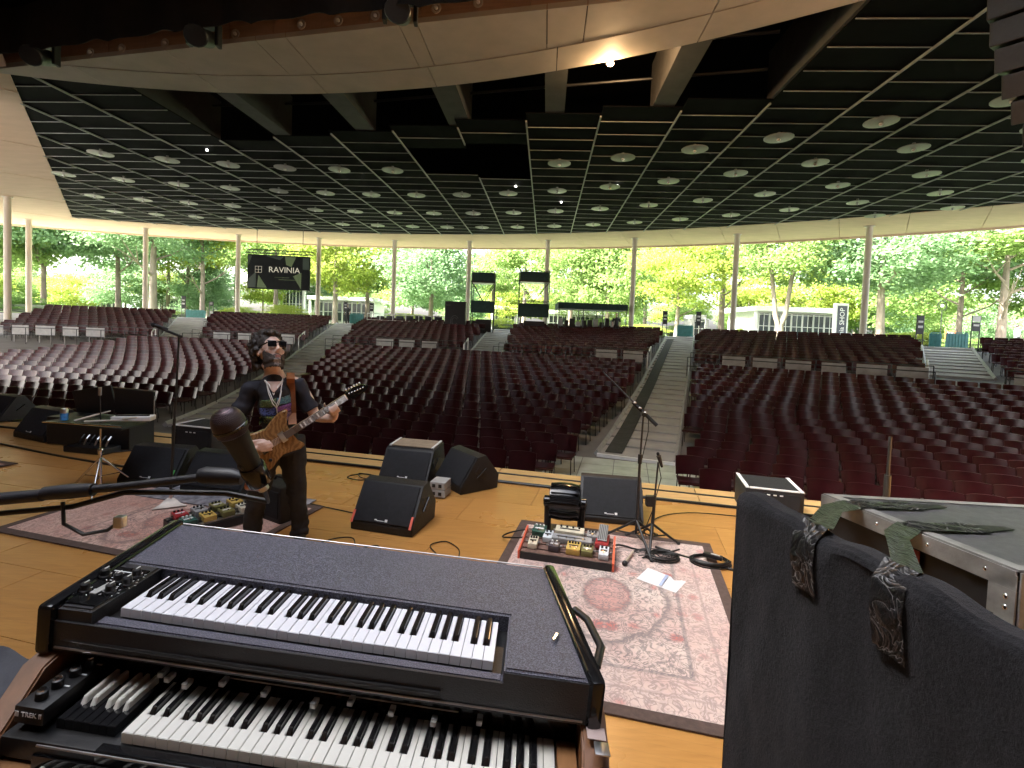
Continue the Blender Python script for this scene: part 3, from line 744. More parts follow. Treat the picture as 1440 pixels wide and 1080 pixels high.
# hedges and shrubs
def shrub(label, x, y, w_, h_, d_=1.0, rz=0.0, mat=3, name='shrub', cat='shrub', group=None):
    root = thing(name, label, cat, (x, y, 1.6), rz, group); o = link('foliage', crown_of((int(abs(x)*7)) % 5, mat), root, (0, 0, h_*.48)); o.scale = (w_/2, d_/2, h_*.55); 
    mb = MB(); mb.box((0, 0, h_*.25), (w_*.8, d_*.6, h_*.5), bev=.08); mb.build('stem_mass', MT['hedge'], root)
for u, d, w_, h_, lab, mt_ in ((20, 52, 9, 1.6, 'clipped dark hedge behind the two leftmost columns', 3), (1380, 41, 7, .9, 'low clipped hedge behind the right upper seats', 0), (1235, 43, 5, .8, 'low hedge at the foot of the thick trunked tree', 3),
                          (905, 50, 5, 1.1, 'low rounded bush right of the mixing tent', 1), (965, 62, 6, 1.6, 'bushes behind the yellow-green tree', 0), (240, 60, 5, .9, 'low shrub by the far left aisle', 0), (335, 66, 5, 1.8, 'bushes under the hanging screen, left', 1),
                          (400, 68, 7, 2.2, 'bushes under the hanging screen, right', 1), (575, 70, 7, 2.0, 'shrubs under the broad rounded tree', 1), (1290, 50, 8, 1.5, 'bright shrubs behind the right sign stands', 1), (1060, 62, 5, 1.6, 'shrub at the left end of the shop', 1), (705, 60, 3, 1.5, 'yellow shrub seen down the short aisle', 1), (350, 76, 4, 1.7, 'round bush left of the white house', 0), (655, 75, 8, 2, 'bushes between the towers far behind', 0), (845, 72, 9, 2.2, 'bushes seen through the mixing tent', 0)):
    x, y = at(u, d); shrub(lab, x, y, w_, h_, 1.4, math.atan2(-x, y)*0, mt_)
# ---------------------------------------------------------------- things at the back of the pavilion
def zat(u, v, d): return CAM_H+(462+.0384*(u-720)-v)/700*d
MT['darkgreen'] = M('dark_green_scrim', (.012, .040, .034), .7, var=.3, scale=6)
MT['screen'] = M('screen_face', (.004, .006, .005), .6, var=.2, scale=3, rvar=.05, spec=.2)
# hanging screen
x0, y0 = at(389.5, 38.6); zc = (zat(389, 358, 38.6)+zat(389, 411, 38.6))/2+.05
scr = thing('screen', 'dark hanging video screen reading RAVINIA with green triangles', 'screen', (x0, y0, zc), rad(4))
SW, SH = 4.68, 2.62
mb = MB(); mb.box((0, .08, 0), (SW, .14, SH), bev=.01); mb.build('panel', MT['screen'], scr)
GR = emit('screen_green', (.030, .045, .014), .12); GR2 = emit('screen_dark_green', (.008, .018, .008), .06); LT = emit('screen_letters', (.22, .21, .16), .16)
def tri(pts, mat, y=-.004):
    q = MB(); q.prism(pts, 0, .006, lambda a, b, h: (a, y-h, b)); q.build('triangle', mat, scr)
tri([(-1.62, -1.22), (-.85, -1.22), (-1.5, -.25)], GR); tri([(1.72, .05), (1.70, -1.22), (1.08, -.25)], GR); tri([(.46, 1.22), (1.3, 1.22), (.95, .45), (.55, .6)], GR); tri([(-1.0, 1.2), (.4, 1.25), (.1, .95)], GR2)
tri([(-2.28, -1.2), (-1.7, -1.2), (-1.7, 0), (-2.28, -.6)], GR2); tri([(1.8, .3), (2.28, .3), (2.28, 1.2), (1.8, 1.2)], GR2); tri([(-2.28, .4), (-2.0, 1.2), (-2.28, 1.2)], GR2)
text('RAVINIA', .62, LT, scr, (.42, -.012, .18))
q = MB()
for a, b, c, d in ((-1.76, -1.26, .40, .42), (-1.76, -1.26, -.07, -.05), (-1.76, -1.26, .16, .18), ):
    q.box(((a+b)/2, -.012, (c+d)/2), (b-a, .004, .02))
for xx in (-1.75, -1.51, -1.27): q.box((xx, -.012, .17), (.02, .004, .48))
q.build('emblem', LT, scr)
q = MB(); q.box((.25, -.012, -.38), (1.1, .004, .025)); q.box((.8, -.012, -.55), (1.6, .004, .03)); q.build('small_print', GR, scr)
q = MB()
for zz in (SH/2+.12, SH/2+.38):
    for yy in (-.02, .22): q.cyl((-SW/2-.12, yy, zz), (SW/2+.22, yy, zz), .03, n=6)
for i in range(16):
    xx = -SW/2-.1+i*.32
    for yy in (-.02, .22): q.cyl((xx, yy, SH/2+.12), (xx+.16, yy, SH/2+.38), .016, n=5); q.cyl((xx+.16, yy, SH/2+.38), (xx+.32, yy, SH/2+.12), .016, n=5)
q.build('truss', MT['blackmetal'], scr)
for xx in (-1.7, 1.75):
    q = MB(); q.cyl((xx, .1, SH/2+.4), (xx, .1, ZC-zc), .022, n=6); q.build('hanger', MT['blackmetal'], scr)

# scaffold towers
def tower(lab, u0, u1, d, vtop, vplat, vmid, vscr):
    xa, ya = at(u0, d); xb, yb = at(u1, d); W = xb-xa; z0 = floor_z((xa+xb)/2, ya); root = thing('scaffold_tower', lab, 'tower', ((xa+xb)/2, ya, z0))
    um = (u0+u1)/2; zt, zp, zm, zs = [zat(um, v, d)-z0 for v in (vtop, vplat, vmid, vscr)]; D = 1.5
    for sx in (-1, 1):
        for sy in (0, 1):
            q = MB(); q.cyl((sx*W/2, sy*D, 0), (sx*W/2, sy*D, zt), .035, n=8); q.build('upright', MT['blackmetal'], root, smooth=60)
    for sy in (0, 1):
        for sx in (-1, 1):
            q = MB(); q.cyl((sx*W/2*.95, sy*D, zp-.1), (0, sy*D, zp-1.5), .03, n=6); q.build('brace', MT['blackmetal'], root)
        for zz in (zp-1.45, zp-1.7, zt, zt-.45, zm+.02):
            q = MB(); q.cyl((-W/2, sy*D, zz), (W/2, sy*D, zz), .025, n=6); q.build('ledger', MT['blackmetal'], root)
    q = MB(); q.box((0, D/2, zp), (W+.15, D+.1, .12)); q.build('platform', MT['blackmetal'], root)
    q = MB(); q.box((0, -.03, (zp+zt)/2), (W*.96, .02, zt-zp-.12)); q.box((W*.2, .4, zp+.3), (.6, .5, .5)); q.build('mesh_guard', MT['darkgreen'], root)
    q = MB(); q.box((0, -.04, (zm+zs)/2), (W*.98, .03, zm-zs)); q.build('scrim', MT['darkgreen'], root)
    q = MB(); q.box((.1, .6, .55), (W*.7, .7, 1.1), bev=.03); q.build('equipment_box', MT['black'], root)
tower('left scaffold tower with dark mesh platform beside the tall black box', 660.5, 692, 38.2, 382.5, 397, 424, 440)
tower('right scaffold tower with dark mesh platform above the short aisle', 727, 769, 37.2, 381.5, 396, 428, 446)
# tall black box left of the left tower
x, y = at(638.5, 38.0); z0 = floor_z(x, y); r_ = thing('equipment_cabinet', 'tall black equipment box with round emblem beside left scaffold tower', 'cabinet', (x, y, z0)); h = zat(638, 424, 38)-z0
q = MB(); q.box((0, .4, h/2), (1.58, .9, h), bev=.02); q.build('body', MT['black'], r_)
MT['greyprint'] = M('dark_grey_print', (.07, .07, .075), .5, var=.2)
q = MB()
for rr in (.42, .27):
    q.tube([(-.02+rr*.72*math.cos(a), -.06, .95+rr*math.sin(a)) for a in [rad(30+300*i/20) for i in range(21)]], .025, 5)
q.build('emblem', MT['greyprint'], r_); q = MB(); q.box((-.55, -.056, h-.3), (.35, .004, .05)); q.build('small_label', MT['greyprint'], r_)
# row of dark lamps on the rail left of the tall box
for i in range(7):
    x, y = at(534+i*13.5, 40.4); z = zat(540+i*13.5, 447.5, 40.4); r_ = thing('rail_lamp', 'small black box on the rail left of the tall black cabinet', 'lamp', (x, y, z), 0, 'small boxes along the back rail')
    q = MB(); q.box((0, 0, 0), (.62, .3, .34), bev=.08); q.build('body', MT['black'], r_); q = MB(); q.box((0, 0, -.3), (.06, .06, .3)); q.build('bracket', MT['blackmetal'], r_)
xa, ya = at(515, 40.0); xb, yb = at(624, 39.6); r_ = thing('back_railing', 'white two-bar railing behind the centre left upper seats', 'railing', (0, 0, 0))
for dz in (2.62, 2.12):
    q = MB(); q.cyl((xa, ya, dz), (xb, yb, dz-.06), .03, n=6); q.build('rail', MT['white'], r_)
for i in range(7):
    q = MB(); x, y = xa+(xb-xa)*i/6, ya+(yb-ya)*i/6; q.cyl((x, y, 1.4), (x, y, 2.62-.01*i), .03, n=6); q.build('post', MT['white'], r_)

# mixing tent
x, y = at(831, 36.0); z0 = floor_z(x, y); r_ = thing('mixing_tent', 'dark green flat-topped tent over the mixing desk at the back', 'tent', (x, y, z0)); ht = zat(831, 427, 36)-z0; W = 97/700*36
q = MB(); q.box((0, 1.2, ht-.22), (W, 2.8, .44), bev=.03); q.build('canopy', MT['darkgreen'], r_)
for sx in (-1, -.28, .3, 1):
    for yy in (-.1, 2.5): q = MB(); q.cyl((sx*W/2*.97, yy, 0), (sx*W/2*.97, yy, ht-.2), .035, n=6); q.build('pole', MT['blackmetal'], r_)
desk = thing('mixing_desk', 'black desk crowded with sound equipment under the tent', 'desk', (x, y, z0))
q = MB(); q.box((-.2, .9, .75), (W*.8, .8, .08)); q.build('table_top', MT['black'], desk)
for sx in (-.38, .36):
    for yy in (.6, 1.2): q = MB(); q.cyl((sx*W, yy, 0), (sx*W, yy, .72), .03, n=6); q.build('leg', MT['blackmetal'], desk)
for i in range(10):
    q = MB(); hh = random.uniform(.25, .75); q.box((-2.2+i*.43, .9+random.uniform(-.1, .1), .79+hh/2), (random.uniform(.25, .42), .4, hh), bev=.02); q.build('equipment', MT['black'] if i % 3 else MT['greypanel'], desk)
for u_, d_, lab in ((893, 35.6, 'mixing tent corner'),): pass
# lamp posts / sign stands / barriers
def sign_stand(lab, u, d, vt, vb, wpx, half=True):
    x, y = at(u, d); z0 = floor_z(x, y) if rho(x, y) > 0 else 1.6; zt, zb = zat(u, vt, d), zat(u, vb, d); W = wpx/700*d
    r_ = thing('sign_stand', lab, 'sign', (x, y, z0), rad(3))
    for sx in (-1, 1): q = MB(); q.cyl((sx*W/2, 0, 0), (sx*W/2, 0, zt-z0), .03, n=6); q.build('post', MT['blackmetal'], r_)
    zm = zt-(zt-zb)*.42
    q = MB(); q.box((0, 0, (zm+zb)/2-z0), (W, .05, zm-zb)); q.build('board', MT['black'], r_)
    q = MB(); q.box((0, 0, (zm+zt)/2-z0), (W, .05, zt-zm-.06)); q.build('board', MT['black'] if half else MT['offwhite'], r_)
    q = MB(); q.box((0, -.03, zt-z0-.35*(zt-zb)), (W*.7, .01, .10*(zt-zb))); q.box((0, -.03, zt-z0-.62*(zt-zb)), (W*.7, .01, .12*(zt-zb))); q.build('print', MT['offwhite'], r_)
sign_stand('black sign stand left of the ramp aisle barrier', 933, 36.0, 437, 456, 6)
sign_stand('black sign stand right of the ramp aisle barrier', 980, 35.2, 438, 458, 6)
sign_stand('black sign stand left of the far right barrier', 1291, 29.2, 443, 470, 10)
sign_stand('black sign stand with white top right of the far right barrier', 1369, 28.0, 444, 466, 12, False)
sign_stand('dark narrow sign stand left of the far left barrier', 257, 42.5, 416, 434, 5)
sign_stand('small dark sign right of the far left barrier', 296, 43, 424, 430, 5)
sign_stand('small dark sign left of the tall box by the aisle top', 484.5, 42.4, 424, 438, 4)
sign_stand('small dark sign beside the aisle top behind the guitarist', 521, 42.2, 426, 438, 5)
def barrier(lab, u0, u1, d, vt, vb):
    xa, ya = at(u0, d); xb, yb = at(u1, d); c = ((xa+xb)/2, (ya+yb)/2); z0 = 1.66; W = xb-xa; H_ = zat((u0+u1)/2, vt, d)-z0
    r_ = thing('barrier', lab, 'barrier', (c[0], c[1], z0), rad(3)); H_ = max(.7, H_)
    q = MB(); q.box((0, 0, H_*.52), (W, .03, H_*.86)); q.build('sheet', MT['teal'], r_)
    q = MB(); q.tube([(-W/2, 0, 0), (-W/2, 0, H_-.1), (-W/2+.1, 0, H_), (W/2-.1, 0, H_), (W/2, 0, H_-.1), (W/2, 0, 0)], .025, 6); q.build('frame', MT['teal'], r_)
    for i in range(1, 7): q = MB(); xx = -W/2+W*i/7; q.cyl((xx, -.03, .05), (xx, -.03, H_-.02), .012, n=5); q.build('bar', MT['teal'], r_)
barrier('teal crowd barrier at the top of the ramp aisle right of centre', 951, 973, 37.2, 457, 471)
barrier('teal crowd barrier at the top of the aisle behind the guitarist', 491, 509, 43.6, 441, 454)
barrier('teal crowd barrier at the top of the far left aisle', 260, 287, 44, 436, 446)
barrier('teal crowd barrier at the top of the far right aisle, left sheet', 1305, 1322, 30, 468, 485)
barrier('dark teal crowd barrier at the top of the far right aisle, right sheet', 1328, 1360, 29, 468, 486)
x, y = at(1320, 43); r_ = thing('lamp_post', 'thin black lantern post behind the far right aisle', 'lamp post', (x, y, 1.6)); zt = zat(1320, 423, 43)-1.6
q = MB(); q.cyl((0, 0, 0), (0, 0, zt-.9), .035, n=8); q.build('post', MT['blackmetal'], r_)
q = MB(); q.tube([(.40*math.cos(rad(90+30*k)), 0, zt-.45+.42*math.sin(rad(90+30*k))) for k in range(13)], .03, 6); q.build('ring', MT['blackmetal'], r_)
q = MB(); q.ell((0, 0, zt-.45), (.14, .14, .16)); q.build('globe', MT['offwhite'], r_, smooth=180)
x, y = at(1334, 36); r_ = thing('sign_board', 'small orange and white notice on a post behind the far right barrier', 'sign', (x, y, 1.6)); q = MB(); q.box((0, 0, 1.0), (.75, .05, .55)); q.build('board', M('orange_paint', (.6, .18, .04), .5), r_); q = MB(); q.box((0, -.03, 1.15), (.5, .01, .12)); q.build('print', MT['offwhite'], r_); q = MB(); q.cyl((0, 0, 0), (0, 0, .75), .03, n=6); q.build('post', MT['blackmetal'], r_)

# ---------------------------------------------------------------- buildings beyond the trees
def low_building(lab, name, u0, u1, d, vroof, rz=0.0, bays=8, depth=8, over=.8, roofmat='white', wallmat='white', vsill=None):
    xa, ya = at(u0, d); xb, yb = at(u1, d); W = xb-xa; r_ = thing(name, lab, 'building', ((xa+xb)/2, ya, 1.6), rz); H_ = zat((u0+u1)/2, vroof, d)-1.6
    q = MB(); q.box((0, depth/2, H_-.28), (W+over*2, depth+over*2, .56), bev=.05); q.build('roof', MT[roofmat], r_)
    q = MB(); q.box((0, depth/2+.35, (H_-.56)/2), (W, depth-.4, H_-.56)); q.build('wall', MT[wallmat], r_)
    bw = W/bays
    for i in range(bays):
        q = MB(); q.box((-W/2+bw*(i+.5), .06, (H_-.56)*.5), (bw*.9, .06, (H_-.56)*.86)); wd = q.build('window', MT['glass'], r_)
        q = MB()
        for zz in (.1, .5, .9): q.box((-W/2+bw*(i+.5), .015, (H_-.56)*zz), (bw*.9, .05, .06))
        for xx in (-.45, .0, .45): q.box((-W/2+bw*(i+.5+xx), .015, (H_-.56)*.5), (.06, .05, (H_-.56)*.86))
        q.build('frame', MT['white'], wd)
    for sx in (-1, 1): q = MB(); q.box((sx*(W/2+over*.6), -.3, (H_-.56)/2), (.3, .3, H_-.56)); q.build('pier', MT[wallmat], r_)
    return r_
low_building('low white shop with glazed front behind the twin trunked tree', 'shop_building', 1064, 1172, 58, 433, rad(0), 7)
x, y = at(1181, 54); r_ = thing('sign_pillar', 'dark grey upright sign pillar lettered SHOP beside the low white shop', 'sign', (x, y, 1.6), 0); zt = zat(1181, 427, 54)-1.6
q = MB(); q.box((0, .3, zt/2), (1.40, .5, zt), bev=.03); q.build('pillar', MT['white'], r_)
q = MB(); q.box((0, .03, zt/2-.1), (1.02, .06, zt-.3)); q.build('face', M('slate_paint', (.055, .06, .08), .5), r_)
text('Ravinia SHOP', .74, MT['white'], r_, (0.02, -.005, zt/2-.40), (rad(90), rad(-90), 0))
low_building('white low building far left behind the stout tree', 'white_building', 92, 172, 92, 404, 0, 5, depth=9)
low_building('white low house beyond the aisle behind the guitarist', 'white_building', 440, 520, 78, 418, 0, 6)
low_building('white low building seen between the scaffold towers', 'white_building', 694, 722, 84, 431, 0, 3)
low_building('white low building seen through the mixing tent', 'white_building', 770, 872, 74, 438, 0, 8)
low_building('white building right of the hanging screen', 'white_building', 396, 424, 88, 398, 0, 3, depth=6)
low_building('grey service kiosk left of the shop', 'kiosk', 972, 990, 60, 443, 0, 1, depth=3, over=.1, wallmat='greypanel', roofmat='greypanel')
low_building('white wall beyond the left lawn', 'white_building', 195, 250, 84, 415, 0, 4, depth=5)

# ---------------------------------------------------------------- far persons
def remesh(mb, name, mat, vox=.02, sm=4, fac=.5, smooth=180):
    me = mb.mesh(name); o = link(name, me); r_ = o.modifiers.new('r', 'REMESH'); r_.mode = 'VOXEL'; r_.voxel_size = vox
    if sm: s_ = o.modifiers.new('s', 'SMOOTH'); s_.iterations = sm; s_.factor = fac
    bpy.context.view_layer.update(); me2 = bpy.data.meshes.new_from_object(o.evaluated_get(bpy.context.evaluated_depsgraph_get())); bpy.data.objects.remove(o); bpy.data.meshes.remove(me)
    me2.name = name; me2.materials.clear(); 
    if mat: me2.materials.append(mat)
    smooth_mesh(me2, smooth); return me2
SKIN = None
def skinmat():
    mt, n, b, out = nodes('skin'); v = coords(n); f = noise(n, v, 14, 5); f2 = noise(n, v, 60, 3)
    c = ramp(n, f, [(.3, (.50, .33, .265)), (.7, (.63, .45, .375))]); n.links.new(c, b.inputs['Base Color']); b.inputs['Roughness'].default_value = .5
    b.inputs['Subsurface Weight'].default_value = .03; b.inputs['Subsurface Radius'].default_value = (.012, .005, .003); b.inputs['Subsurface Scale'].default_value = .5; bump(n, b, f2, .12, .002); return mt
SKIN = skinmat()
MT['hair'] = M('dark_hair', (.022, .015, .011), .6, var=.5, scale=40, bmp=.8, bscale=120)
def simple_person(lab, x, y, z0, rz, shirt, trousers, pose='walk', h=1.72):
    r_ = thing('person', lab, 'person', (x, y, z0), rz); k = h/1.75
    q = MB(); st = .16 if pose == 'walk' else .03
    S = lambda *p: Vector(p)*k
    q.tube([S(-.09, 0, .92), S(-.10, -st, .50), S(-.10, -st*.9, .07), S(-.10, -st-.12, .03)], [.085*k, .065*k, .045*k, .035*k], 8); q.tube([S(.09, 0, .92), S(.10, st*.6, .50), S(.10, st*1.7, .08), S(.10, st*1.7-.1, .03)], [.085*k, .065*k, .045*k, .035*k], 8)
    q.tube([S(0, 0, .88), S(0, 0, 1.1), S(0, 0, 1.38), S(0, 0, 1.47)], [(.16*k, .11*k), (.145*k, .10*k), (.19*k, .11*k), (.07*k, .06*k)], 10)
    for sg in (-1, 1): q.tube([S(sg*.19, 0, 1.40), S(sg*.25, .03*sg, 1.13), S(sg*.22, -.12, .92), S(sg*.21, -.16, .84)], [.055*k, .045*k, .035*k, .035*k], 8)
    q.tube([S(0, 0, 1.42), S(0, -.01, 1.52)], .055*k, 8); q.ell(S(0, -.01, 1.63), (.078*k, .095*k, .115*k)); q.ell(S(0, -.105, 1.62), (.014, .02, .02))
    link('body', remesh(q, 'body', SKIN, .022, 3), r_)
    q = MB(); q.tube([S(0, 0, .86), S(0, 0, 1.1), S(0, 0, 1.38), S(0, 0, 1.455)], [(.18*k, .13*k), (.165*k, .12*k), (.21*k, .125*k), (.085*k, .075*k)], 12)
    for sg in (-1, 1): q.tube([S(sg*.18, 0, 1.39), S(sg*.25, .03*sg, 1.14)], [.075*k, .062*k], 8)
    link('shirt', remesh(q, 'shirt', shirt, .022, 3), r_)
    q = MB(); q.tube([S(0, 0, .98), S(0, 0, .86)], [(.165*k, .12*k), (.18*k, .13*k)], 10)
    q.tube([S(-.09, 0, .92), S(-.10, -st, .50), S(-.10, -st*.9, .09)], [.105*k, .085*k, .065*k], 8); q.tube([S(.09, 0, .92), S(.10, st*.6, .50), S(.10, st*1.7, .1)], [.105*k, .085*k, .065*k], 8)
    link('trousers', remesh(q, 'trousers', trousers, .022, 3), r_)
    q = MB(); q.ell(S(0, .025, 1.67), (.088*k, .10*k, .10*k)); q.build('hair', MT['hair'], r_, smooth=180)
MT['greyshirt'] = M('grey_cloth', (.22, .22, .23), .8, var=.2, scale=20); MT['darkcloth'] = M('dark_cloth', (.02, .02, .022), .85, var=.3, scale=20)
x, y = at(1428, 33); simple_person('person in grey top walking at the right edge behind the seats', x, y, 1.64, rad(70), MT['greyshirt'], MT['darkcloth'])
x, y = at(487, 43.0); simple_person('person in dark clothes standing at the top of the aisle behind the guitarist', x, y, 1.68, rad(10), MT['darkcloth'], MT['darkcloth'], 'stand')
x, y = at(865, 35.3); simple_person('person in dark clothes standing at the mixing tent', x, y, floor_z(x, y), rad(-10), MT['darkcloth'], MT['darkcloth'], 'stand', 1.85)
# ---------------------------------------------------------------- things on the stage
def lamp_black(): return MT['black']
# rugs ----------------------------------------------------------------
def rug_mat(name, seed, base, mid, dark, accent, W, D):
    mt, n, b, out = nodes(name); v = coords(n); sep = n.nodes.new('ShaderNodeSeparateXYZ'); n.links.new(v, sep.inputs[0])
    ax = mth(n, 'DIVIDE', mth(n, 'ABSOLUTE', sep.outputs[0]), W/2); ay = mth(n, 'DIVIDE', mth(n, 'ABSOLUTE', sep.outputs[1]), D/2)
    ex = mth(n, 'SUBTRACT', W/2, mth(n, 'ABSOLUTE', sep.outputs[0])); ey = mth(n, 'SUBTRACT', D/2, mth(n, 'ABSOLUTE', sep.outputs[1])); e = mth(n, 'MINIMUM', ex, ey)   # metres from the edge
    off = n.nodes.new('ShaderNodeVectorMath'); off.operation = 'ABSOLUTE'; n.links.new(v, off.inputs[0])
    wob = n.nodes.new('ShaderNodeTexNoise'); wob.inputs['Scale'].default_value = 9; n.links.new(off.outputs[0], wob.inputs['Vector'])
    vw = mixrgb(n, .06, off.outputs[0], wob.outputs['Color'], 'ADD')
    vor = n.nodes.new('ShaderNodeTexVoronoi'); vor.feature = 'DISTANCE_TO_EDGE'; vor.inputs['Scale'].default_value = 13; n.links.new(vw, vor.inputs['Vector'])
    vor2 = n.nodes.new('ShaderNodeTexVoronoi'); vor2.inputs['Scale'].default_value = 5.5; n.links.new(vw, vor2.inputs['Vector'])
    lines = ramp(n, vor.outputs[0], [(.03, (1, 1, 1)), (.10, (0, 0, 0))])
    curl = noise(n, vw, 12, 2, .5, 2.6); vines = ramp(n, curl, [(.44, (0, 0, 0)), (.48, (1, 1, 1)), (.53, (1, 1, 1)), (.57, (0, 0, 0))])
    blotch = noise(n, v, 1.6, 4, .6); fade = noise(n, v, 4.5, 5, .6)
    c = mixrgb(n, ramp(n, blotch, [(.35, (0, 0, 0)), (.62, (1, 1, 1))]), base, mid)
    flower = ramp(n, vor2.outputs[0], [(.16, (1, 1, 1)), (.30, (0, 0, 0))]); c = mixrgb(n, mth(n, 'MULTIPLY', flower, .95), c, accent)
    # medallion rings
    r = mth(n, 'POWER', mth(n, 'ADD', mth(n, 'POWER', ax, 1.6), mth(n, 'POWER', ay, 1.6)), .62)
    r = mth(n, 'ADD', r, mth(n, 'MULTIPLY', mth(n, 'SUBTRACT', wob.outputs[0], .5), .12))
    ringf = ramp(n, r, [(.18, (0, 0, 0)), (.20, (1, 1, 1)), (.25, (0, 0, 0)), (.50, (0, 0, 0)), (.52, (1, 1, 1)), (.56, (.2, .2, .2)), (.60, (0, 0, 0))]); c = mixrgb(n, mth(n, 'MULTIPLY', ringf, .85), c, dark)
    inner = ramp(n, r, [(.20, (1, 1, 1)), (.23, (0, 0, 0))]); c = mixrgb(n, mth(n, 'MULTIPLY', inner, .45), c, accent)
    c = mixrgb(n, mth(n, 'MULTIPLY', lines, .25), c, dark); c = mixrgb(n, mth(n, 'MULTIPLY', vines, .80), c, dark)
    # border bands
    bd = ramp(n, e, [(.0, (0, 0, 0)), (.145, (0, 0, 0)), (.15, (1, 1, 1)), (.162, (1, 1, 1)), (.166, (0, 0, 0)), (.30, (0, 0, 0)), (.305, (1, 1, 1)), (.325, (1, 1, 1)), (.33, (0, 0, 0))]); c = mixrgb(n, mth(n, 'MULTIPLY', bd, .6), c, dark)
    inb = ramp(n, e, [(.0, (1, 1, 1)), (.30, (1, 1, 1)), (.31, (0, 0, 0))]); c = mixrgb(n, mth(n, 'MULTIPLY', inb, .35), c, mid)
    c = mixrgb(n, mth(n, 'MULTIPLY', fade, .30), c, base)
    n.links.new(c, b.inputs['Base Color']); b.inputs['Roughness'].default_value = .95; b.inputs['Specular IOR Level'].default_value = .1
    bump(n, b, noise(n, v, 260, 2), .5, .003); return mt
MT['binding'] = M('brown_rug_binding', (.085, .055, .045), .95, var=.2, scale=30, bmp=.3)
def rug(lab, cx, cy, W, D, rz, mat, name='rug'):
    r_ = thing(name, lab, 'rug', (cx, cy, .006), rz); q = MB()
    q.sheet(lambda u, v: ((u-.5)*W, (v-.5)*D, .004+.0025*math.sin(u*9+v*5)*math.sin(v*7)), 24, 24, .008, (0, 0, -1)); q.build('pile', mat, r_, smooth=60)
    bw = .075
    for sx, sy, w_, d_ in ((0, 1, W+bw*2, bw), (0, -1, W+bw*2, bw), (1, 0, bw, D), (-1, 0, bw, D)):
        q = MB(); q.box((sx*(W+bw)/2, sy*(D+bw)/2, .003), (w_, d_, .010), bev=.003); q.build('binding', MT['binding'], r_)
RUGR = rug_mat('faded_pink_rug', 1, (.66, .56, .50), (.54, .36, .32), (.15, .13, .135), (.48, .11, .095), 1.6, 2.15)
RUGL = rug_mat('faded_peach_rug', 2, (.64, .47, .39), (.54, .30, .24), (.17, .12, .115), (.42, .13, .10), 1.5, 2.1)
rug('faded pink medallion rug with brown binding under the right pedalboard', .735, 3.44, 1.56, 2.10, rad(-13), RUGR)
rug('faded peach patterned rug under the left microphone base', -3.05, 4.47, 2.05, 1.25, rad(-14.5), RUGL)
rug('small piece of pink rug at the far left edge of the stage', -6.85, 5.55, 1.6, 1.0, rad(-14), RUGL)
MT['greyrug'] = M('blue_grey_rug', (.16, .16, .19), .95, var=.5, scale=10, bmp=.4, bscale=120, c2=(.36, .34, .36))
r_ = thing('grey_mat', 'mottled blue-grey mat beyond the peach rug by the left monitors', 'mat', (-2.85, 5.0, .018), rad(-14)); q = MB(); q.box((0, 0, 0), (1.75, .50, .008), bev=.003); q.build('pile', MT['greyrug'], r_)

# monitor wedges --------------------------------------------------------
PROF = [(0, 0), (0, .07), (.215, .385), (.33, .40), (.52, .16), (.50, 0)]
def wedge(lab, x, y, rz, W=.60, sc=1.0, tape=None, logo=True, prof=PROF, flat=None, badge=None):
    """front lip at y = 0, running to the right from (x, y) = its left front corner"""
    r_ = thing('monitor_wedge', lab, 'stage monitor', (x, y, .004), rz); pr = [(a*sc, b*sc) for a, b in prof]
    q = MB(); q.prism([(a, b) for a, b in reversed(pr)], .0, W, lambda a, b, h: (h, a, b)); me = q.mesh('cabinet', MT['cabinet']); bm = bmesh.new(); bm.from_mesh(me); bmesh.ops.bevel(bm, geom=bm.edges[:], offset=.012, segments=2, affect='EDGES', profile=.7); bm.to_mesh(me); bm.free(); smooth_mesh(me, 40); link('cabinet', me, r_)
    (y1, z1), (y2, z2) = pr[1], pr[2]; d = Vector((0, y2-y1, z2-z1)); L = d.length; d.normalize(); n_ = Vector((0, -d.z, d.y))
    rm = Matrix(((1, 0, 0), (0, d.y, n_.y), (0, d.z, n_.z)))
    q = MB(); q.box(Vector((W/2, y1, z1))+d*L/2+n_*.006, (W-.05, L*.93, .016), rm, bev=.006); g = q.build('grille', MT['grille'], r_, smooth=40)
    if logo:
        q = MB(); c = Vector((W*.48, y1, z1))+d*L*.10+n_*.0165
        q.box(c+Vector((-.045, 0, 0)), (.02, .010, .003), rm); q.box(c+Vector((0, 0, 0))-d*.006, (.07, .005, .003), rm); q.box(c+Vector((.055, 0, 0)), (.024, .022, .003), rm); q.build('badge', MT['offwhite'] if badge is None else badge, r_)
    for sx in (0, 1):
        q = MB(); q.box((W+.001 if sx else -.001, .27*sc, .20*sc), (.008, .16*sc, .075*sc), Matrix.Rotation(rad(-38), 3, 'X'), bev=.004); h_ = q.build('handle_recess', MT['black'], r_); q = MB(); q.cyl((W+.006 if sx else -.006, .21*sc, .155*sc), (W+.006 if sx else -.006, .33*sc, .25*sc), .008, n=8); q.build('handle', MT['blackgloss'], h_)
    for t_ in (tape or []):
        q = MB(); c = Vector((t_[0]*W, y1, z1))+d*L*t_[1]+n_*.0185; q.box(c, (.022, .11, .003), rm); q.build('tape', t_[2], r_)
    if flat:
        (ya, za), (yb, zb) = pr[2], pr[3]; q = MB(); c = Vector((W/2, (ya+yb)/2, (za+zb)/2+.012)); q.box(c, (W-.06, (yb-ya)*1.0, .008), Matrix.Rotation(math.atan2(zb-za, yb-ya), 3, 'X')); q.build('top_plate', flat, r_)
        for sx in (.02, .98): q = MB(); q.box(c+Vector(((sx-.5)*W, 0, .002)), (.022, (yb-ya)*1.05, .012), Matrix.Rotation(math.atan2(zb-za, yb-ya), 3, 'X')); q.build('white_edge', MT['offwhite'], r_)
    return r_
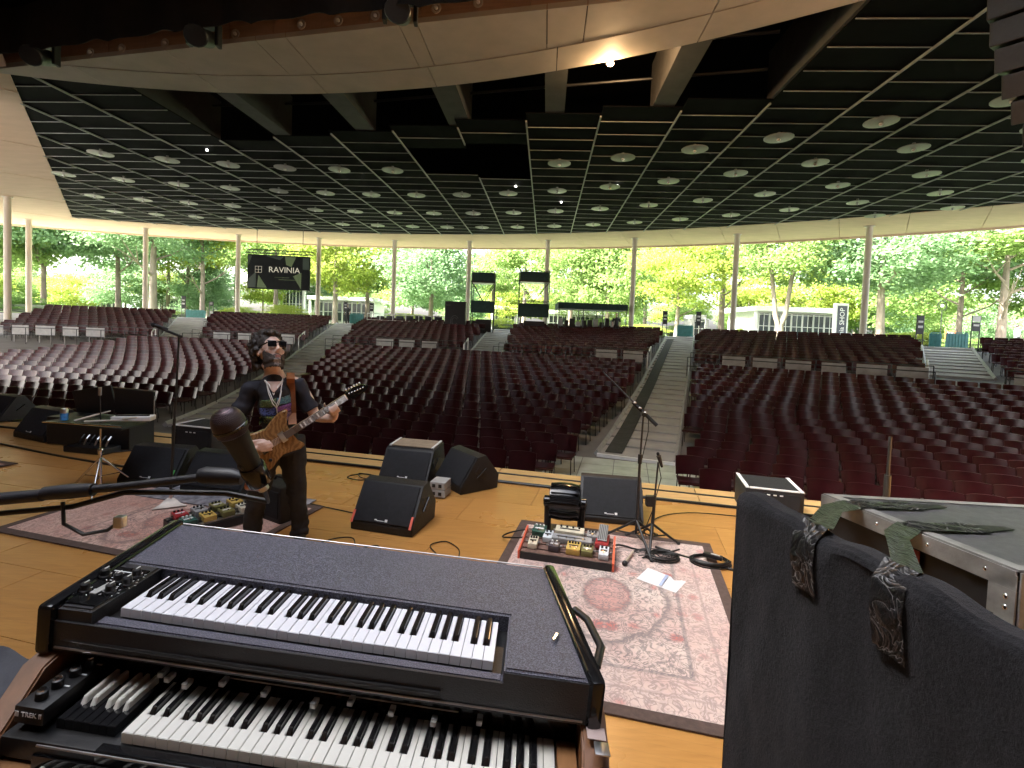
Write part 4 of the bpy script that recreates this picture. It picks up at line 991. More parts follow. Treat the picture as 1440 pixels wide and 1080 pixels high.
MT['beigeplate'] = M('dusty_beige_top', (.27, .21, .15), .6, var=.2, scale=12)
PROF2 = [(0, 0), (0, .06), (.14, .34), (.22, .385), (.50, .385), (.60, .20), (.56, 0)]
wedge('front centre monitor wedge with red tape on both lower corners', -1.385, 4.39, rad(-14), .60, tape=[(.03, .12, MT['redtape']), (.97, .12, MT['redtape'])])
wedge('monitor wedge with pale flat top behind the red taped one', -1.50, 5.72, rad(-11), .60, prof=[(0, 0), (0, .05), (.20, .355), (.24, .375), (.56, .395), (.62, .2), (.58, 0)], flat=None)
r_ = bpy.data.objects[-1] if False else None
wedge('monitor wedge turned sideways near the stage edge, centre', -.86, 5.84, rad(-52), .58, logo=False, badge=MT['red'])
wedge('monitor wedge right of the stage fan', .72, 4.78, rad(-8), .61, prof=[(0, 0), (0, .05), (.30, .36), (.36, .375), (.56, .2), (.52, 0)])
wedge('left monitor wedge standing behind the chrome stand', -4.19, 5.28, rad(-6), .66, tape=[(.94, .2, MT['green'])])
wedge('monitor wedge next to the left one, behind the guitarist', -3.42, 5.14, rad(-10), .72, logo=False)
wedge('far left monitor wedge angled towards the rug', -7.18, 7.15, rad(-21), .74, sc=1.05)
wedge('monitor wedge cut by the left edge of the view', -9.0, 8.25, rad(-15), .72, sc=1.0, logo=False)
# beige top of the second wedge
r_ = thing('top_cover', 'dusty beige cover lying on the pale topped monitor wedge', 'cover', (-1.50, 5.72, .004), rad(-11)); q = MB(); q.box((.30, .40, .396), (.50, .30, .010), Matrix.Rotation(math.atan2(.02, .32), 3, 'X')); q.build('plate', MT['beigeplate'], r_)
for xx in (.035, .565): q = MB(); q.box((xx, .40, .3975), (.026, .32, .014), Matrix.Rotation(math.atan2(.02, .32), 3, 'X')); q.build('white_edge', MT['offwhite'], r_)
def flatbox(lab, x, y, rz, W, D, H, z0=.0, name='front_speaker'):
    r_ = thing(name, lab, 'speaker', (x, y, z0+.002), rz); q = MB(); q.box((0, 0, H/2), (W, D, H), bev=.012); q.build('cabinet', MT['cabinet'], r_, smooth=40)
    q = MB(); q.box((0, 0, H+.002), (W-.07, D-.07, .006)); q.build('top_plate', MT['grille'], r_)
    for sx in (-1, 1): q = MB(); q.box((sx*(W/2-.02), 0, H+.004), (.035, D-.02, .010)); q.build('white_edge', MT['offwhite'], r_)
    q = MB(); q.box((0, -(D/2-.02), H+.004), (W-.09, .035, .010)); q.build('white_edge', MT['offwhite'], r_)
    q = MB(); q.box((0, -D/2-.004, H*.5), (W*.86, .012, H*.8)); q.build('grille', MT['grille'], r_)
    for i in range(3): q = MB(); q.box((-.06+i*.06, -D/2-.012, H*.85), (.03, .004, .012)); q.build('label', MT['offwhite'], r_)
    return r_
flatbox('low black speaker with white edging at the stage edge by the felt panel', 2.80, 5.28, rad(-14), .55, .55, .30)
flatbox('black speaker box with white edged top behind the left monitors', -3.98, 6.52, rad(-13), .62, .5, .44)
r_ = thing('stage_box', 'small stacked connector boxes between the centre monitor wedges', 'box', (-.72, 5.35, .004), rad(-12))
for i in range(2):
    q = MB(); q.box((0, 0, .05+.085*i), (.17, .2, .078), bev=.005); o = q.build('unit', MT['greypanel'], r_)
    for xx in (-.04, .03): q = MB(); q.box((xx, -.102, .05+.085*i), (.035, .004, .035)); q.build('socket', MT['black'], o)

# fan -------------------------------------------------------------------
r_ = thing('stage_fan', 'small black round stage fan on a bent leg behind the right pedalboard', 'fan', (.53, 4.42, .004), rad(-10))
for sx in (-1, 1):
    q = MB(); q.tube([(sx*.15, -.02, .0), (sx*.15, .0, .30)], [(.018, .03), (.022, .035)], 8); q.build('leg', MT['black'], r_); q = MB(); q.lathe([(.05, -.02), (.05, .02), (.03, .03)], (sx*.165, 0, .30), Matrix.Rotation(rad(90*sx), 3, 'Y'), 14); q.build('knob', MT['blackgloss'], r_, smooth=40)
q = MB(); q.box((0, .03, .008), (.34, .30, .016), bev=.006); q.build('base', MT['black'], r_)
q = MB(); q.lathe([(.10, -.14), (.155, -.13), (.165, -.05), (.165, .05), (.15, .13), (.10, .14)], (0, 0, .31), Matrix.Rotation(rad(90), 3, 'Y'), 26); q.build('housing', MT['blackgloss'], r_, smooth=40)
for i in range(5):
    q = MB(); a = rad(20+i*28); q.tube([(-.12, -.168*math.sin(a), .31+.168*math.cos(a)), (.12, -.168*math.sin(a), .31+.168*math.cos(a))], .007, 6); q.build('rib', MT['blackgloss'], r_)

# stands ----------------------------------------------------------------
def mic_on(root, p, d, r=.024, L=.16, matb='black'):
    d = Vector(d).normalized(); p = Vector(p); rt = d.to_track_quat('Z', 'Y').to_matrix()
    q = MB(); q.lathe([(.009, -L), (.012, -L+.02), (.018, -.02), (.020, 0)], p, rt, 12); o = q.build('microphone', MT[matb], root, smooth=50)
    q = MB(); q.ell(p+d*.02, (r, r, r*1.15), rt); q.build('mesh_head', MT['steel'] if matb != 'black' else MT['grille'], o, smooth=180)
def tripod(root, r=.30, zc=.20, mat='blackmetal', a0=0.0, rr=.011):
    for k in range(3):
        a = a0+k*2.094; q = MB(); q.tube([(0, 0, zc), (math.cos(a)*r*.9, math.sin(a)*r*.9, .03), (math.cos(a)*r, math.sin(a)*r, .012)], rr, 8); l = q.build('leg', MT[mat], root, smooth=60)
        q = MB(); q.ell((math.cos(a)*r, math.sin(a)*r, .014), (.018, .018, .014), n=8, m=6); q.build('rubber_foot', MT['black'], l, smooth=180)
        q = MB(); q.tube([(0, 0, zc*.45), (math.cos(a)*r*.5, math.sin(a)*r*.5, zc*.46)], rr*.6, 6); q.build('brace', MT[mat], root)
r_ = thing('microphone_stand', 'tall black microphone stand with boom right of the pedalboard', 'mic stand', (1.14, 4.27, .004)); tripod(r_, .32, .22, a0=.7)
q = MB(); q.tube([(0, 0, .1), (.004, 0, .78)], .011, 10); q.build('lower_tube', MT['blackmetal'], r_, smooth=60); q = MB(); q.tube([(.004, 0, .70), (.015, 0, 1.15)], .008, 10); q.build('upper_tube', MT['blackmetal'], r_, smooth=60)
q = MB(); q.cyl((.004, 0, .72), (.004, 0, .80), .018); q.build('clutch', MT['black'], r_); q = MB(); q.cyl((.015, -.025, 1.15), (.015, .03, 1.15), .02); q.build('boom_clamp', MT['black'], r_)
q = MB(); q.tube([(.12, -.02, 1.07), (-.30, .25, 1.48)], .007, 8); q.build('boom', MT['blackmetal'], r_, smooth=60)
q = MB(); q.tube([(.13, -.025, 1.06), (-.06, .08, 1.24)], .017, 8); q.build('counterweight_tube', MT['black'], r_, smooth=60)
for i, (xx, zz) in enumerate(((-.05, 1.24), (-.01, 1.20), (.03, 1.165))): q = MB(); q.ell((xx, .055-.03*i, zz), (.014, .012, .010)); q.build('clip', MT['steel'], r_)
q = MB(); q.tube([(.06, 0, 1.12), (.07, .02, 1.0), (.02, .03, .7), (.02, .03, .3), (.10, .0, .05)], .004, 6); q.build('cable', MT['cable'], r_)
r_ = thing('microphone_stand', 'short black stand with small upright microphone next to the tall boom stand', 'mic stand', (1.275, 4.26, .004)); tripod(r_, .26, .20, a0=.2)
q = MB(); q.tube([(0, 0, .08), (.01, 0, .45)], .014, 10); q.build('lower_tube', MT['blackmetal'], r_, smooth=60); q = MB(); q.tube([(.01, 0, .40), (.025, 0, .74)], .008, 10); q.build('upper_tube', MT['blackmetal'], r_, smooth=60)
q = MB(); q.box((-.03, 0, .40), (.07, .06, .09), bev=.01); q.build('clamp', MT['black'], r_); mic_on(r_, (.02, -.02, .80), (-.4, -.2, 1), .014, .11)
q = MB(); q.tube([(.03, 0, .72), (.06, .01, .6), (.0, .02, .3), (-.08, .05, .03)], .004, 6); q.build('cable', MT['cable'], r_)
r_ = thing('microphone_stand', 'very tall thin black microphone stand on a heavy metal base, left rug', 'mic stand', (-3.24, 4.74, .012)); 
q = MB(); q.lathe([(.16, 0), (.165, .012), (.10, .035), (.055, .07), (.022, .085)], n=3); q.build('base', M('worn_bronze_metal', (.22, .19, .16), .4, metal=.7, var=.3), r_, smooth=30)
q = MB(); q.tube([(0, 0, .06), (.02, 0, .16)], .02, 10); q.build('collar', MT['chrome'], r_, smooth=60)
q = MB(); q.tube([(.0, 0, .1), (.03, 0, .85)], .013, 10); q.build('lower_tube', MT['blackmetal'], r_, smooth=60); q = MB(); q.tube([(.03, 0, .8), (.065, 0, 1.66)], .009, 10); q.build('upper_tube', MT['blackmetal'], r_, smooth=60)
q = MB(); q.tube([(-.14, .0, 1.72), (.10, -.02, 1.64)], .012, 8); q.build('boom', MT['blackmetal'], r_, smooth=60); mic_on(r_, (-.16, 0, 1.735), (-1, 0, .25), .022, .12)
# chrome stand with shelf
r_ = thing('chrome_stand', 'chrome tripod stand carrying a small black percussion shelf, far left', 'stand', (-4.19, 5.07, .004)); tripod(r_, .34, .36, 'chrome', 1.0, .010)
q = MB(); q.tube([(0, 0, .05), (0, 0, .42)], .014, 12); q.build('lower_tube', MT['chrome'], r_, smooth=60); q = MB(); q.tube([(0, 0, .40), (0, 0, .70)], .010, 12); q.build('upper_tube', MT['chrome'], r_, smooth=60)
q = MB(); q.lathe([(.02, 0), (.024, .01), (.024, .05), (.02, .06)], (0, 0, .39), None, 12); q.build('collar', MT['chrome'], r_, smooth=40); q = MB(); q.tube([(0, 0, .7), (-.01, 0, 1.06)], .006, 8); q.build('rod', MT['blackmetal'], r_); q = MB(); q.cyl((-.01, 0, 1.0), (-.01, 0, 1.08), .016); q.build('wing_nut', MT['steel'], r_)
q = MB(); q.box((-.06, .02, .71), (.80, .36, .018), Matrix.Rotation(rad(3), 3, 'Y'), bev=.006); q.build('shelf', MT['black'], r_); q = MB(); q.tube([(-.45, -.16, .74), (.34, -.16, .72)], .007, 6); q.build('shelf_rail', MT['chrome'], r_)
for k, (p0, p1, lab) in enumerate((((-4.40, 5.0, .745), (-4.16, 5.16, .83), 'white drum stick leaning on the percussion shelf, left'), ((-4.28, 4.98, .745), (-3.98, 5.08, .755), 'pale drum stick lying on the percussion shelf'), ((-4.02, 5.10, .76), (-3.78, 5.02, .80), 'pale drum stick at the right end of the percussion shelf'))):
    q = MB(); q.tube([p0, [(a+b)/2 for a, b in zip(p0, p1)], p1], [.012, .011, .006], 8); tag(q.build('drum_stick', M('pale_wood_stick', (.62, .55, .45), .5), smooth=60), lab, 'drum stick')
r_ = thing('white_case', 'slim white instrument with dark end on the percussion shelf', 'instrument', (-3.92, 5.16, .735), rad(14)); q = MB(); q.box((0, 0, .03), (.36, .14, .05), bev=.01); q.build('body', MT['white'], r_); q = MB(); q.box((0, -.02, .06), (.30, .03, .012)); q.build('trim', MT['black'], r_)
r_ = thing('drink_can', 'blue and silver drink can on the percussion shelf', 'can', (-4.52, 5.02, .742)); q = MB(); q.lathe([(.026, 0), (.033, .008), (.033, .075)], n=18); q.build('body', M('blue_can_print', (.05, .25, .62), .3, var=.3, scale=40), r_, smooth=40); q = MB(); q.lathe([(.033, .076), (.033, .112), (.026, .122), (.024, .119)], n=18); q.build('top', MT['steel'], r_, smooth=40)
# open dark case behind
r_ = thing('equipment_case', 'open black equipment case standing at the stage edge behind the chrome stand', 'case', (-5.72, 6.93, .002), rad(-8)); 
q = MB(); q.box((0, 0, .20), (1.30, .40, .38), bev=.015); q.build('body', MT['black'], r_); q = MB(); q.box((-.33, .20, .58), (.66, .03, .36), Matrix.Rotation(rad(4), 3, 'X') @ Matrix.Rotation(rad(-11), 3, 'Y'), bev=.006); q.build('lid', MT['black'], r_); q = MB(); q.box((.33, .20, .585), (.64, .03, .36), Matrix.Rotation(rad(4), 3, 'X') @ Matrix.Rotation(rad(2), 3, 'Y'), bev=.006); q.build('lid', MT['black'], r_)
q = MB(); q.tube([(-.65, .19, .70), (0, .19, .785), (.65, .19, .765), (.65, .19, .42)], .008, 6); q.build('edge_trim', MT['steel'], r_)
r_ = thing('cable_box', 'black box with a row of plugged connectors on the floor beside the far left monitor', 'box', (-5.52, 6.55, .004), rad(-10)); q = MB(); q.box((0, 0, .04), (.62, .26, .08), bev=.015); q.build('body', MT['black'], r_)
for i in range(6): q = MB(); q.tube([(-.22+i*.085, 0, .08), (-.22+i*.085+.02, .02, .16), (-.20+i*.085, .06, .20)], .012, 6); q.build('plug', MT['steel'] if i % 2 else MT['black'], r_)

# pedalboards -----------------------------------------------------------
def PEDC(c, name): return M(name, c, .35, var=.12, scale=30)
PC = {'green': PEDC((.03, .09, .07), 'green_pedal_paint'), 'cream': PEDC((.62, .57, .44), 'cream_pedal_paint'), 'gold': PEDC((.55, .38, .10), 'gold_pedal_paint'), 'grey': PEDC((.30, .30, .30), 'grey_pedal_paint'), 'white': PEDC((.62, .65, .68), 'white_pedal_paint'), 'dark': PEDC((.06, .05, .06), 'dark_pedal_paint'), 'red': PEDC((.32, .025, .03), 'dark_red_pedal_paint'), 'olive': PEDC((.16, .15, .05), 'olive_pedal_paint'), 'blue': PEDC((.10, .22, .40), 'blue_pedal_paint')}
def pedal(lab, x, y, z, rz, W, D, H, c, knobs=3, sw=1, tilt=8, cat='effects pedal'):
    r_ = thing('effects_pedal', lab, cat, (x, y, z), rz); rt = Matrix.Rotation(rad(tilt), 3, 'X')
    q = MB(); q.box((0, 0, H/2+.004), (W, D, H), rt, bev=.004); q.build('enclosure', PC[c], r_, smooth=40)
    for k in range(knobs):
        xx = (k-(knobs-1)/2)*W*.85/max(1, knobs); p = rt @ Vector((xx, D*.28, H/2))+Vector((0, 0, H/2+.004)); q = MB(); q.lathe([(.009, 0), (.0085, .014), (.006, .016)], p, rt, 10); q.build('knob', MT['black'] if c not in ('dark', 'green') else MT['offwhite'], r_, smooth=40)
    for k in range(sw):
        xx = (k-(sw-1)/2)*W*.8/max(1, sw); p = rt @ Vector((xx, -D*.28, H/2))+Vector((0, 0, H/2+.004)); q = MB(); q.lathe([(.008, 0), (.008, .008), (.006, .012)], p, rt, 10); q.build('footswitch', MT['chrome'], r_, smooth=40)
    p = rt @ Vector((0, -.02*D, H/2+.001))+Vector((0, 0, H/2+.004)); q = MB(); q.box(p, (W*.7, D*.16, .002), rt); q.build('print', MT['black'] if c in ('cream', 'white', 'gold', 'grey') else MT['offwhite'], r_)
    for sx in (-1, 1): q = MB(); q.cyl((sx*W/2, .01, H*.6), (sx*(W/2+.022), .01, H*.6), .008, n=8); q.build('plug', MT['steel'], r_)
    return r_
pbx, pby, prz = .52, 4.02, rad(-13)
r_ = thing('pedalboard', 'wide black pedalboard with orange-red end plates on the pink rug', 'pedalboard', (pbx, pby, .012), prz)
PW, PD = .72, .36; rt = Matrix.Rotation(rad(9), 3, 'X')
for i in range(5): q = MB(); q.box(rt @ Vector((0, -.15+i*.075, 0))+Vector((0, 0, .075)), (PW, .058, .012), rt, bev=.003); q.build('slat', M('brown_hook_tape', (.16, .09, .07), .9, var=.3, scale=40), r_)
q = MB(); q.box((0, -PD/2, .028), (PW, .015, .055)); q.build('front_rail', MT['black'], r_)
MT['orangered'] = M('orange_red_paint', (.62, .10, .05), .4, var=.12)
for sx in (-1, 1): q = MB(); q.prism([(-PD/2-.01, 0), (PD/2, 0), (PD/2, .13), (-PD/2-.01, .065)], -.008, .008, lambda a, b, h: (sx*(PW/2+.012)+h, a, b)); q.build('end_plate', MT['orangered'], r_)
def onb(lx, ly): 
    w_ = rotz(prz) @ Vector((lx, ly, 0)); return (pbx+w_.x, pby+w_.y, .012+.082+ly*.158)
PEDS = [('dark green pedal at the back left of the right pedalboard', -.255, .10, .11, .12, .05, 'green', 3, 1), ('cream pedal at the front left of the right pedalboard', -.275, -.075, .075, .125, .045, 'cream', 3, 1), ('pale blue-grey pedal second from left on the right pedalboard', -.17, .04, .075, .12, .045, 'white', 2, 1),
        ('small dark pedal in the front row of the right pedalboard', -.10, -.095, .085, .085, .05, 'dark', 2, 1), ('long cream pedal with four knobs at the back of the right pedalboard', .0, .125, .24, .09, .06, 'cream', 4, 0), ('long silver footswitch strip across the right pedalboard', .02, .03, .34, .075, .045, 'grey', 0, 4),
        ('gold pedal in the front middle of the right pedalboard', .055, -.085, .11, .12, .05, 'gold', 4, 2), ('olive pedal right of the gold one', .165, -.09, .09, .10, .045, 'olive', 3, 1), ('small grey pedal at the back right of the right pedalboard', .19, .12, .09, .09, .05, 'grey', 3, 1), ('white pedal at the front right corner of the right pedalboard', .295, -.09, .075, .13, .045, 'white', 2, 1)]
for lab, lx, ly, W, D, H, c, kn, sw in PEDS: x, y, z = onb(lx, ly); pedal(lab, x, y, z, prz+random.uniform(-.04, .04), W, D, H, c, kn, sw)
x, y, z = onb(.275, .07); r_ = thing('wah_pedal', 'dark red rocker pedal with ribbed grey treadle on the right pedalboard', 'effects pedal', (x, y, z), prz-.05)
q = MB(); q.box((0, 0, .025), (.105, .20, .045), bev=.008); q.build('base', PC['red'], r_); q = MB(); q.box((0, .03, .085), (.075, .19, .014), Matrix.Rotation(rad(20), 3, 'X'), bev=.004); o = q.build('treadle', MT['greypanel'], r_)
for i in range(5): q = MB(); q.box((-.028+i*.014, .028, .094), (.005, .17, .006), Matrix.Rotation(rad(20), 3, 'X')); q.build('rib', MT['black'], o)
plx, ply, plz = -2.56, 4.42, rad(52)
r_ = thing('pedalboard', 'long pedalboard crowded with green and gold pedals in front of the guitarist', 'pedalboard', (plx, ply, .014), plz); q = MB(); q.box((0, 0, .04), (.78, .40, .07), bev=.008); q.build('frame', MT['black'], r_)
for i in range(4): q = MB(); q.box((0, -.15+i*.1, .082), (.76, .05, .01)); q.build('slat', MT['steel'], r_)
cyc = ['green', 'gold', 'olive', 'cream', 'dark', 'red', 'grey', 'olive', 'gold', 'dark']
for i in range(10):
    a_, b_ = i % 5, i//5; w_ = rotz(plz) @ Vector((-.30+a_*.15, -.10+b_*.19, 0)); pedal(('front' if b_ == 0 else 'back')+' row pedal number '+('one', 'two', 'three', 'four', 'five')[a_]+' from the keyboard end of the guitarist\'s pedalboard', plx+w_.x, ply+w_.y, .100, plz, .10, .13, .045, cyc[i], 3, 1, 3)
r_ = thing('amplifier_head', 'black equipment box behind the legs of the guitarist', 'box', (-2.13, 4.62, .004), rad(-30)); q = MB(); q.box((0, 0, .17), (.42, .28, .33), bev=.015); q.build('body', MT['cabinet'], r_); q = MB(); q.box((.0, -.142, .17), (.36, .008, .24)); q.build('front', MT['grille'], r_); q = MB(); q.tube([(-.08, 0, .33), (-.05, 0, .37), (.05, 0, .37), (.08, 0, .33)], .012, 8); q.build('handle', MT['black'], r_)

# paper, cables ------------------------------------------------------------
r_ = thing('set_list', 'white sheet of paper lying on the right rug', 'paper', (1.18, 3.65, .0155), rad(-38)); q = MB(); q.sheet(lambda u, v: ((u-.5)*.30, (v-.5)*.215, .004*math.sin(u*5+1)*v), 8, 5, .0008, (0, 0, -1)); q.build('sheet', M('white_paper', (.72, .70, .70), .7, var=.04), r_); q = MB(); q.box((.02, .0, .0065), (.022, .19, .0008), rotz(.1)); q.build('blue_stripe', M('pale_blue_ink', (.35, .42, .6), .7), r_)
def cable(lab, pts, r=.006, mat='cable', sub=6, name='cable'):
    P = [Vector(p) for p in pts]; out = []
    for i in range(len(P)-1):
        p0, p1, p2, p3 = P[max(0, i-1)], P[i], P[i+1], P[min(len(P)-1, i+2)]
        for k in range(sub):
            t = k/sub; out.append(.5*((2*p1)+(-p0+p2)*t+(2*p0-5*p1+4*p2-p3)*t*t+(-p0+3*p1-3*p2+p3)*t**3))
    out.append(P[-1]); q = MB(); q.tube(out, r, 6); return tag(q.build(name, MT[mat], smooth=60), lab, 'cable')
def st_(s, t, z=.012): w_ = ST(s, t, z); return (w_.x, w_.y, w_.z)
cable('thick black cable lying along the back slot of the stage floor', [st_(-13, 5.76, .006), st_(-8, 5.74, .008), st_(-4, 5.765, .008), st_(0, 5.75, .008), st_(4, 5.76, .006)], .017)
cable('thin dark cable running over the pale apron boards', [st_(-13, 6.10, .004), st_(-6, 6.12, .004), st_(0, 6.09, .004), st_(5, 6.1, .004)], .010)
cable('black cable crossing the left stage parallel to its edge', [(-8.2, 7.15, .01), (-6.94, 6.73, .01), (-5.8, 6.3, .01), (-4.65, 5.93, .01), (-3.9, 5.75, .01)], .014)
cable('black cable arcing from the connector box to the back speaker', [(-5.2, 6.5, .02), (-4.9, 6.75, .012), (-4.55, 6.75, .012), (-4.3, 6.55, .012), (-4.25, 6.35, .02)], .010)
cable('black cable looping from the left monitor to the guitarist', [(-1.39, 4.62, .05), (-1.5, 4.75, .012), (-1.75, 4.85, .012), (-2.0, 4.95, .012)], .006)
cable('thin black cable curling in front of the red taped monitor', [(-1.62, 3.95, .012), (-1.45, 4.15, .012), (-1.3, 4.18, .012), (-1.2, 4.0, .012), (-1.05, 4.05, .012), (-.98, 3.9, .012)], .005)
cable('coiled cable left of the pale topped monitor wedge', [(-1.52, 5.9, .012), (-1.75, 6.0, .012), (-1.9, 5.85, .012), (-1.7, 5.75, .012), (-1.62, 5.9, .02), (-1.8, 5.98, .02), (-1.72, 5.82, .02), (-1.55, 5.78, .012)], .006)
cable('small loop of cable in front of the rug corner', [(-.55, 3.95, .012), (-.62, 4.1, .012), (-.5, 4.18, .012), (-.38, 4.05, .012), (-.36, 3.9, .012)], .005)
cable('black lead looping out of the left end of the right pedalboard', [(.20, 4.15, .09), (.08, 4.2, .06), (-.02, 4.28, .03), (.05, 4.38, .03), (.18, 4.36, .07)], .007)
cable('black cable from the microphone stand to the coil by the felt panel', [(1.30, 4.22, .02), (1.45, 4.1, .014), (1.6, 4.0, .012), (1.75, 3.9, .012), (1.9, 3.82, .012)], .010)
cable('second cable from the pedalboard to the stand feet', [(.88, 4.1, .06), (1.0, 4.2, .03), (1.15, 4.15, .016), (1.35, 4.12, .016), (1.5, 4.2, .012)], .008)
cable('thin cable on the floor behind the short microphone stand', [(1.30, 4.40, .01), (1.5, 4.9, .01), (1.9, 5.1, .01), (2.4, 5.05, .01)], .005)
def coil(lab, x, y, R0, n, z=.012, r=.006):
    pts = []
    for i in range(n*14): a = i/14*6.283; k = R0*(1+.10*math.sin(a*.37)); pts.append((x+k*math.cos(a)*1.15, y+k*math.sin(a)*.8+.01*math.sin(a*.9), z+.005*(i/14)))
    cable(lab, pts, r, sub=1)
coil('coil of black cable beside the right rug near the felt panel', 1.68, 3.98, .13, 6); coil('black cable coiled at the feet of the microphone stands', 1.30, 4.02, .11, 5, .02)
for k in range(7):
    a = random.uniform(0, 6); p0 = Vector((.92+random.uniform(0, .3), 4.05+random.uniform(-.1, .12), .02)); cable('thin tangled lead between pedalboard and microphone stand', [p0, p0+Vector((.1, random.uniform(-.06, .06), .03)), p0+Vector((.18, random.uniform(-.1, .1), .0)), p0+Vector((.3, random.uniform(-.08, .08), .01))], .004)['group'] = 'tangled leads by the microphone stand'
r_ = thing('power_adapter', 'black adapter with pale end on top of the cable coil', 'adapter', (1.70, 3.99, .05), rad(-35)); q = MB(); q.box((0, 0, .01), (.15, .05, .03), bev=.008); q.build('body', MT['black'], r_); q = MB(); q.box((.02, -.0, .027), (.07, .012, .004)); q.build('label', MT['offwhite'], r_)
r_ = thing('handheld_mic', 'small microphone with pale handle lying at the edge of the right rug', 'microphone', (1.02, 3.98, .03), rad(60)); q = MB(); q.cyl((-.10, 0, 0), (.10, 0, .01), .009, n=10); q.build('handle', M('beige_plastic', (.5, .42, .32), .4), r_, smooth=60); q = MB(); q.ell((-.125, 0, -.002), (.024, .022, .022)); q.build('head', MT['black'], r_, smooth=180)

# moving lights, border curtain, speaker array, lit lamp ------------------------
def mover(lab, s, z):
    p = ST(s, 10.2, z); r_ = thing('stage_light', lab, 'stage light', p, -A13+.3); r_.scale = (1.75, 1.75, 1.5); q = MB(); q.cyl((0, 0, .25), (0, 0, .70), .03, n=8); q.build('hanger', MT['blackmetal'], r_); q = MB(); q.box((0, 0, .22), (.34, .26, .12), bev=.02); q.build('base', MT['black'], r_)
    for sx in (-1, 1): q = MB(); q.box((sx*.19, 0, .02), (.05, .12, .36), bev=.015); q.build('yoke_arm', MT['black'], r_)
    q = MB(); q.lathe([(.10, -.2), (.13, -.12), (.13, .10), (.16, .20), (.15, .22)], (0, -.02, -.04), Matrix.Rotation(rad(115), 3, 'X'), 16); q.build('head', MT['black'], r_, smooth=40)
    for sx in (-1, 1): q = MB(); q.cyl((sx*.1, 0, .62), (sx*.1, 0, .70), .04, n=8); q.build('clamp', MT['blackmetal'], r_)
mover('black moving stage light hanging at the far left of the canopy', -15.33, 8.55); mover('black moving stage light hanging left of centre under the canopy', -10.24, 8.58); mover('black moving stage light hanging near the middle of the canopy top', -5.13, 8.62)
r_ = thing('border_curtain', 'black scalloped border curtain hanging over the stage at upper left', 'curtain'); q = MB()
def bc(u, v):
    s = -19+22*u; w_ = abs(math.sin(s*1.55+.6))**.7; lowz = 8.33+.012*(s+16)*.9+.20*w_ - .03*max(0, s+9); lowz = min(lowz, 9.2); p = ST(s, 9.8+.12*math.sin(s*3.1)*(1-v*.5), lowz+(9.62-lowz)*v); return p
q.sheet(bc, 180, 5, .02, (0, 1, 0)); q.build('cloth', M('black_velour', (.006, .006, .007), .95, var=.3, scale=4), r_, smooth=60)
r_ = thing('line_array', 'curved hanging column of dark loudspeakers at the upper right edge', 'loudspeaker'); 
LAp = [(8.58, 9.2, 8.75), (8.58, 9.2, 8.33), (8.62, 9.2, 7.91), (8.70, 9.2, 7.49), (8.82, 9.2, 7.07), (8.98, 9.2, 6.66), (9.18, 9.2, 6.26), (9.42, 9.2, 5.88)]
for i in range(len(LAp)):
    a = Vector(LAp[i]); nx_ = Vector(LAp[min(i+1, 7)])-Vector(LAp[max(i-1, 0)]); tl = math.atan2(nx_.x, -nx_.z); rt = rotz(rad(38)) @ Matrix.Rotation(-tl*.9, 3, 'Y')
    q = MB(); q.box(a+Vector((.12, 0, 0)), (1.0, .5, .405), rt, bev=.02); o = q.build('cabinet', MT['cabinet'], r_)
    for xx in (-.46, -.36): q = MB(); q.box(a+rt @ Vector((xx, -.315, .0)), (.07, .012, .22), rt, bev=.004); q.build('vent', MT['black'], o)
    q = MB(); q.box(a+rt @ Vector((.1, -.315, 0)), (.72, .01, .32), rt); q.build('grille', MT['grille'], o)
    q = MB(); q.box(a+rt @ Vector((-.50, -.31, .19)), (.10, .03, .03), rt); q.build('link', MT['steel'], o)
q = MB(); q.cyl((8.6, 9.0, 8.7), (8.6, 9.0, 9.62), .03, n=8); q.build('cable', MT['blackmetal'], r_)
LP = PQ(1.40, 13.45, 8.92); r_ = thing('flood_lamp', 'small lit amber lamp in the slot under the canopy edge', 'lamp', LP); q = MB(); q.lathe([(.05, .12), (.09, .02), (.11, -.05)], n=14); q.build('reflector', MT['blackmetal'], r_, smooth=40); q = MB(); q.cyl((0, 0, .1), (0, 0, .6), .02, n=6); q.build('hanger', MT['blackmetal'], r_)
q = MB(); q.ell((0, 0, -.055), (.085, .085, .05)); q.build('bulb', emit('amber_glow', (1.0, .55, .22), 9), r_, smooth=180)
lp = bpy.data.lights.new('lamp_glow', 'POINT'); lp.energy = 60; lp.color = (1, .62, .3); lp.shadow_soft_size = .09; lo = bpy.data.objects.new('lamp_glow', lp); col.objects.link(lo); lo.parent = r_; lo.location = (0, -.05, -.17)
for k, (p_, q_) in enumerate(((-14.4, 20.15), (-1.75, 24.55), (.55, 27.4), (3.1, 24.1))):
    r_ = thing('spot_bulb', 'tiny bright bulb glinting on the black ceiling', 'lamp', PQ(p_, q_, ZC-.06), 0, 'tiny ceiling bulbs'); q = MB(); q.ell((0, 0, 0), .05, n=8, m=6); q.build('bulb', emit('white_glow', (1, .97, .9), 1.2), r_, smooth=180)
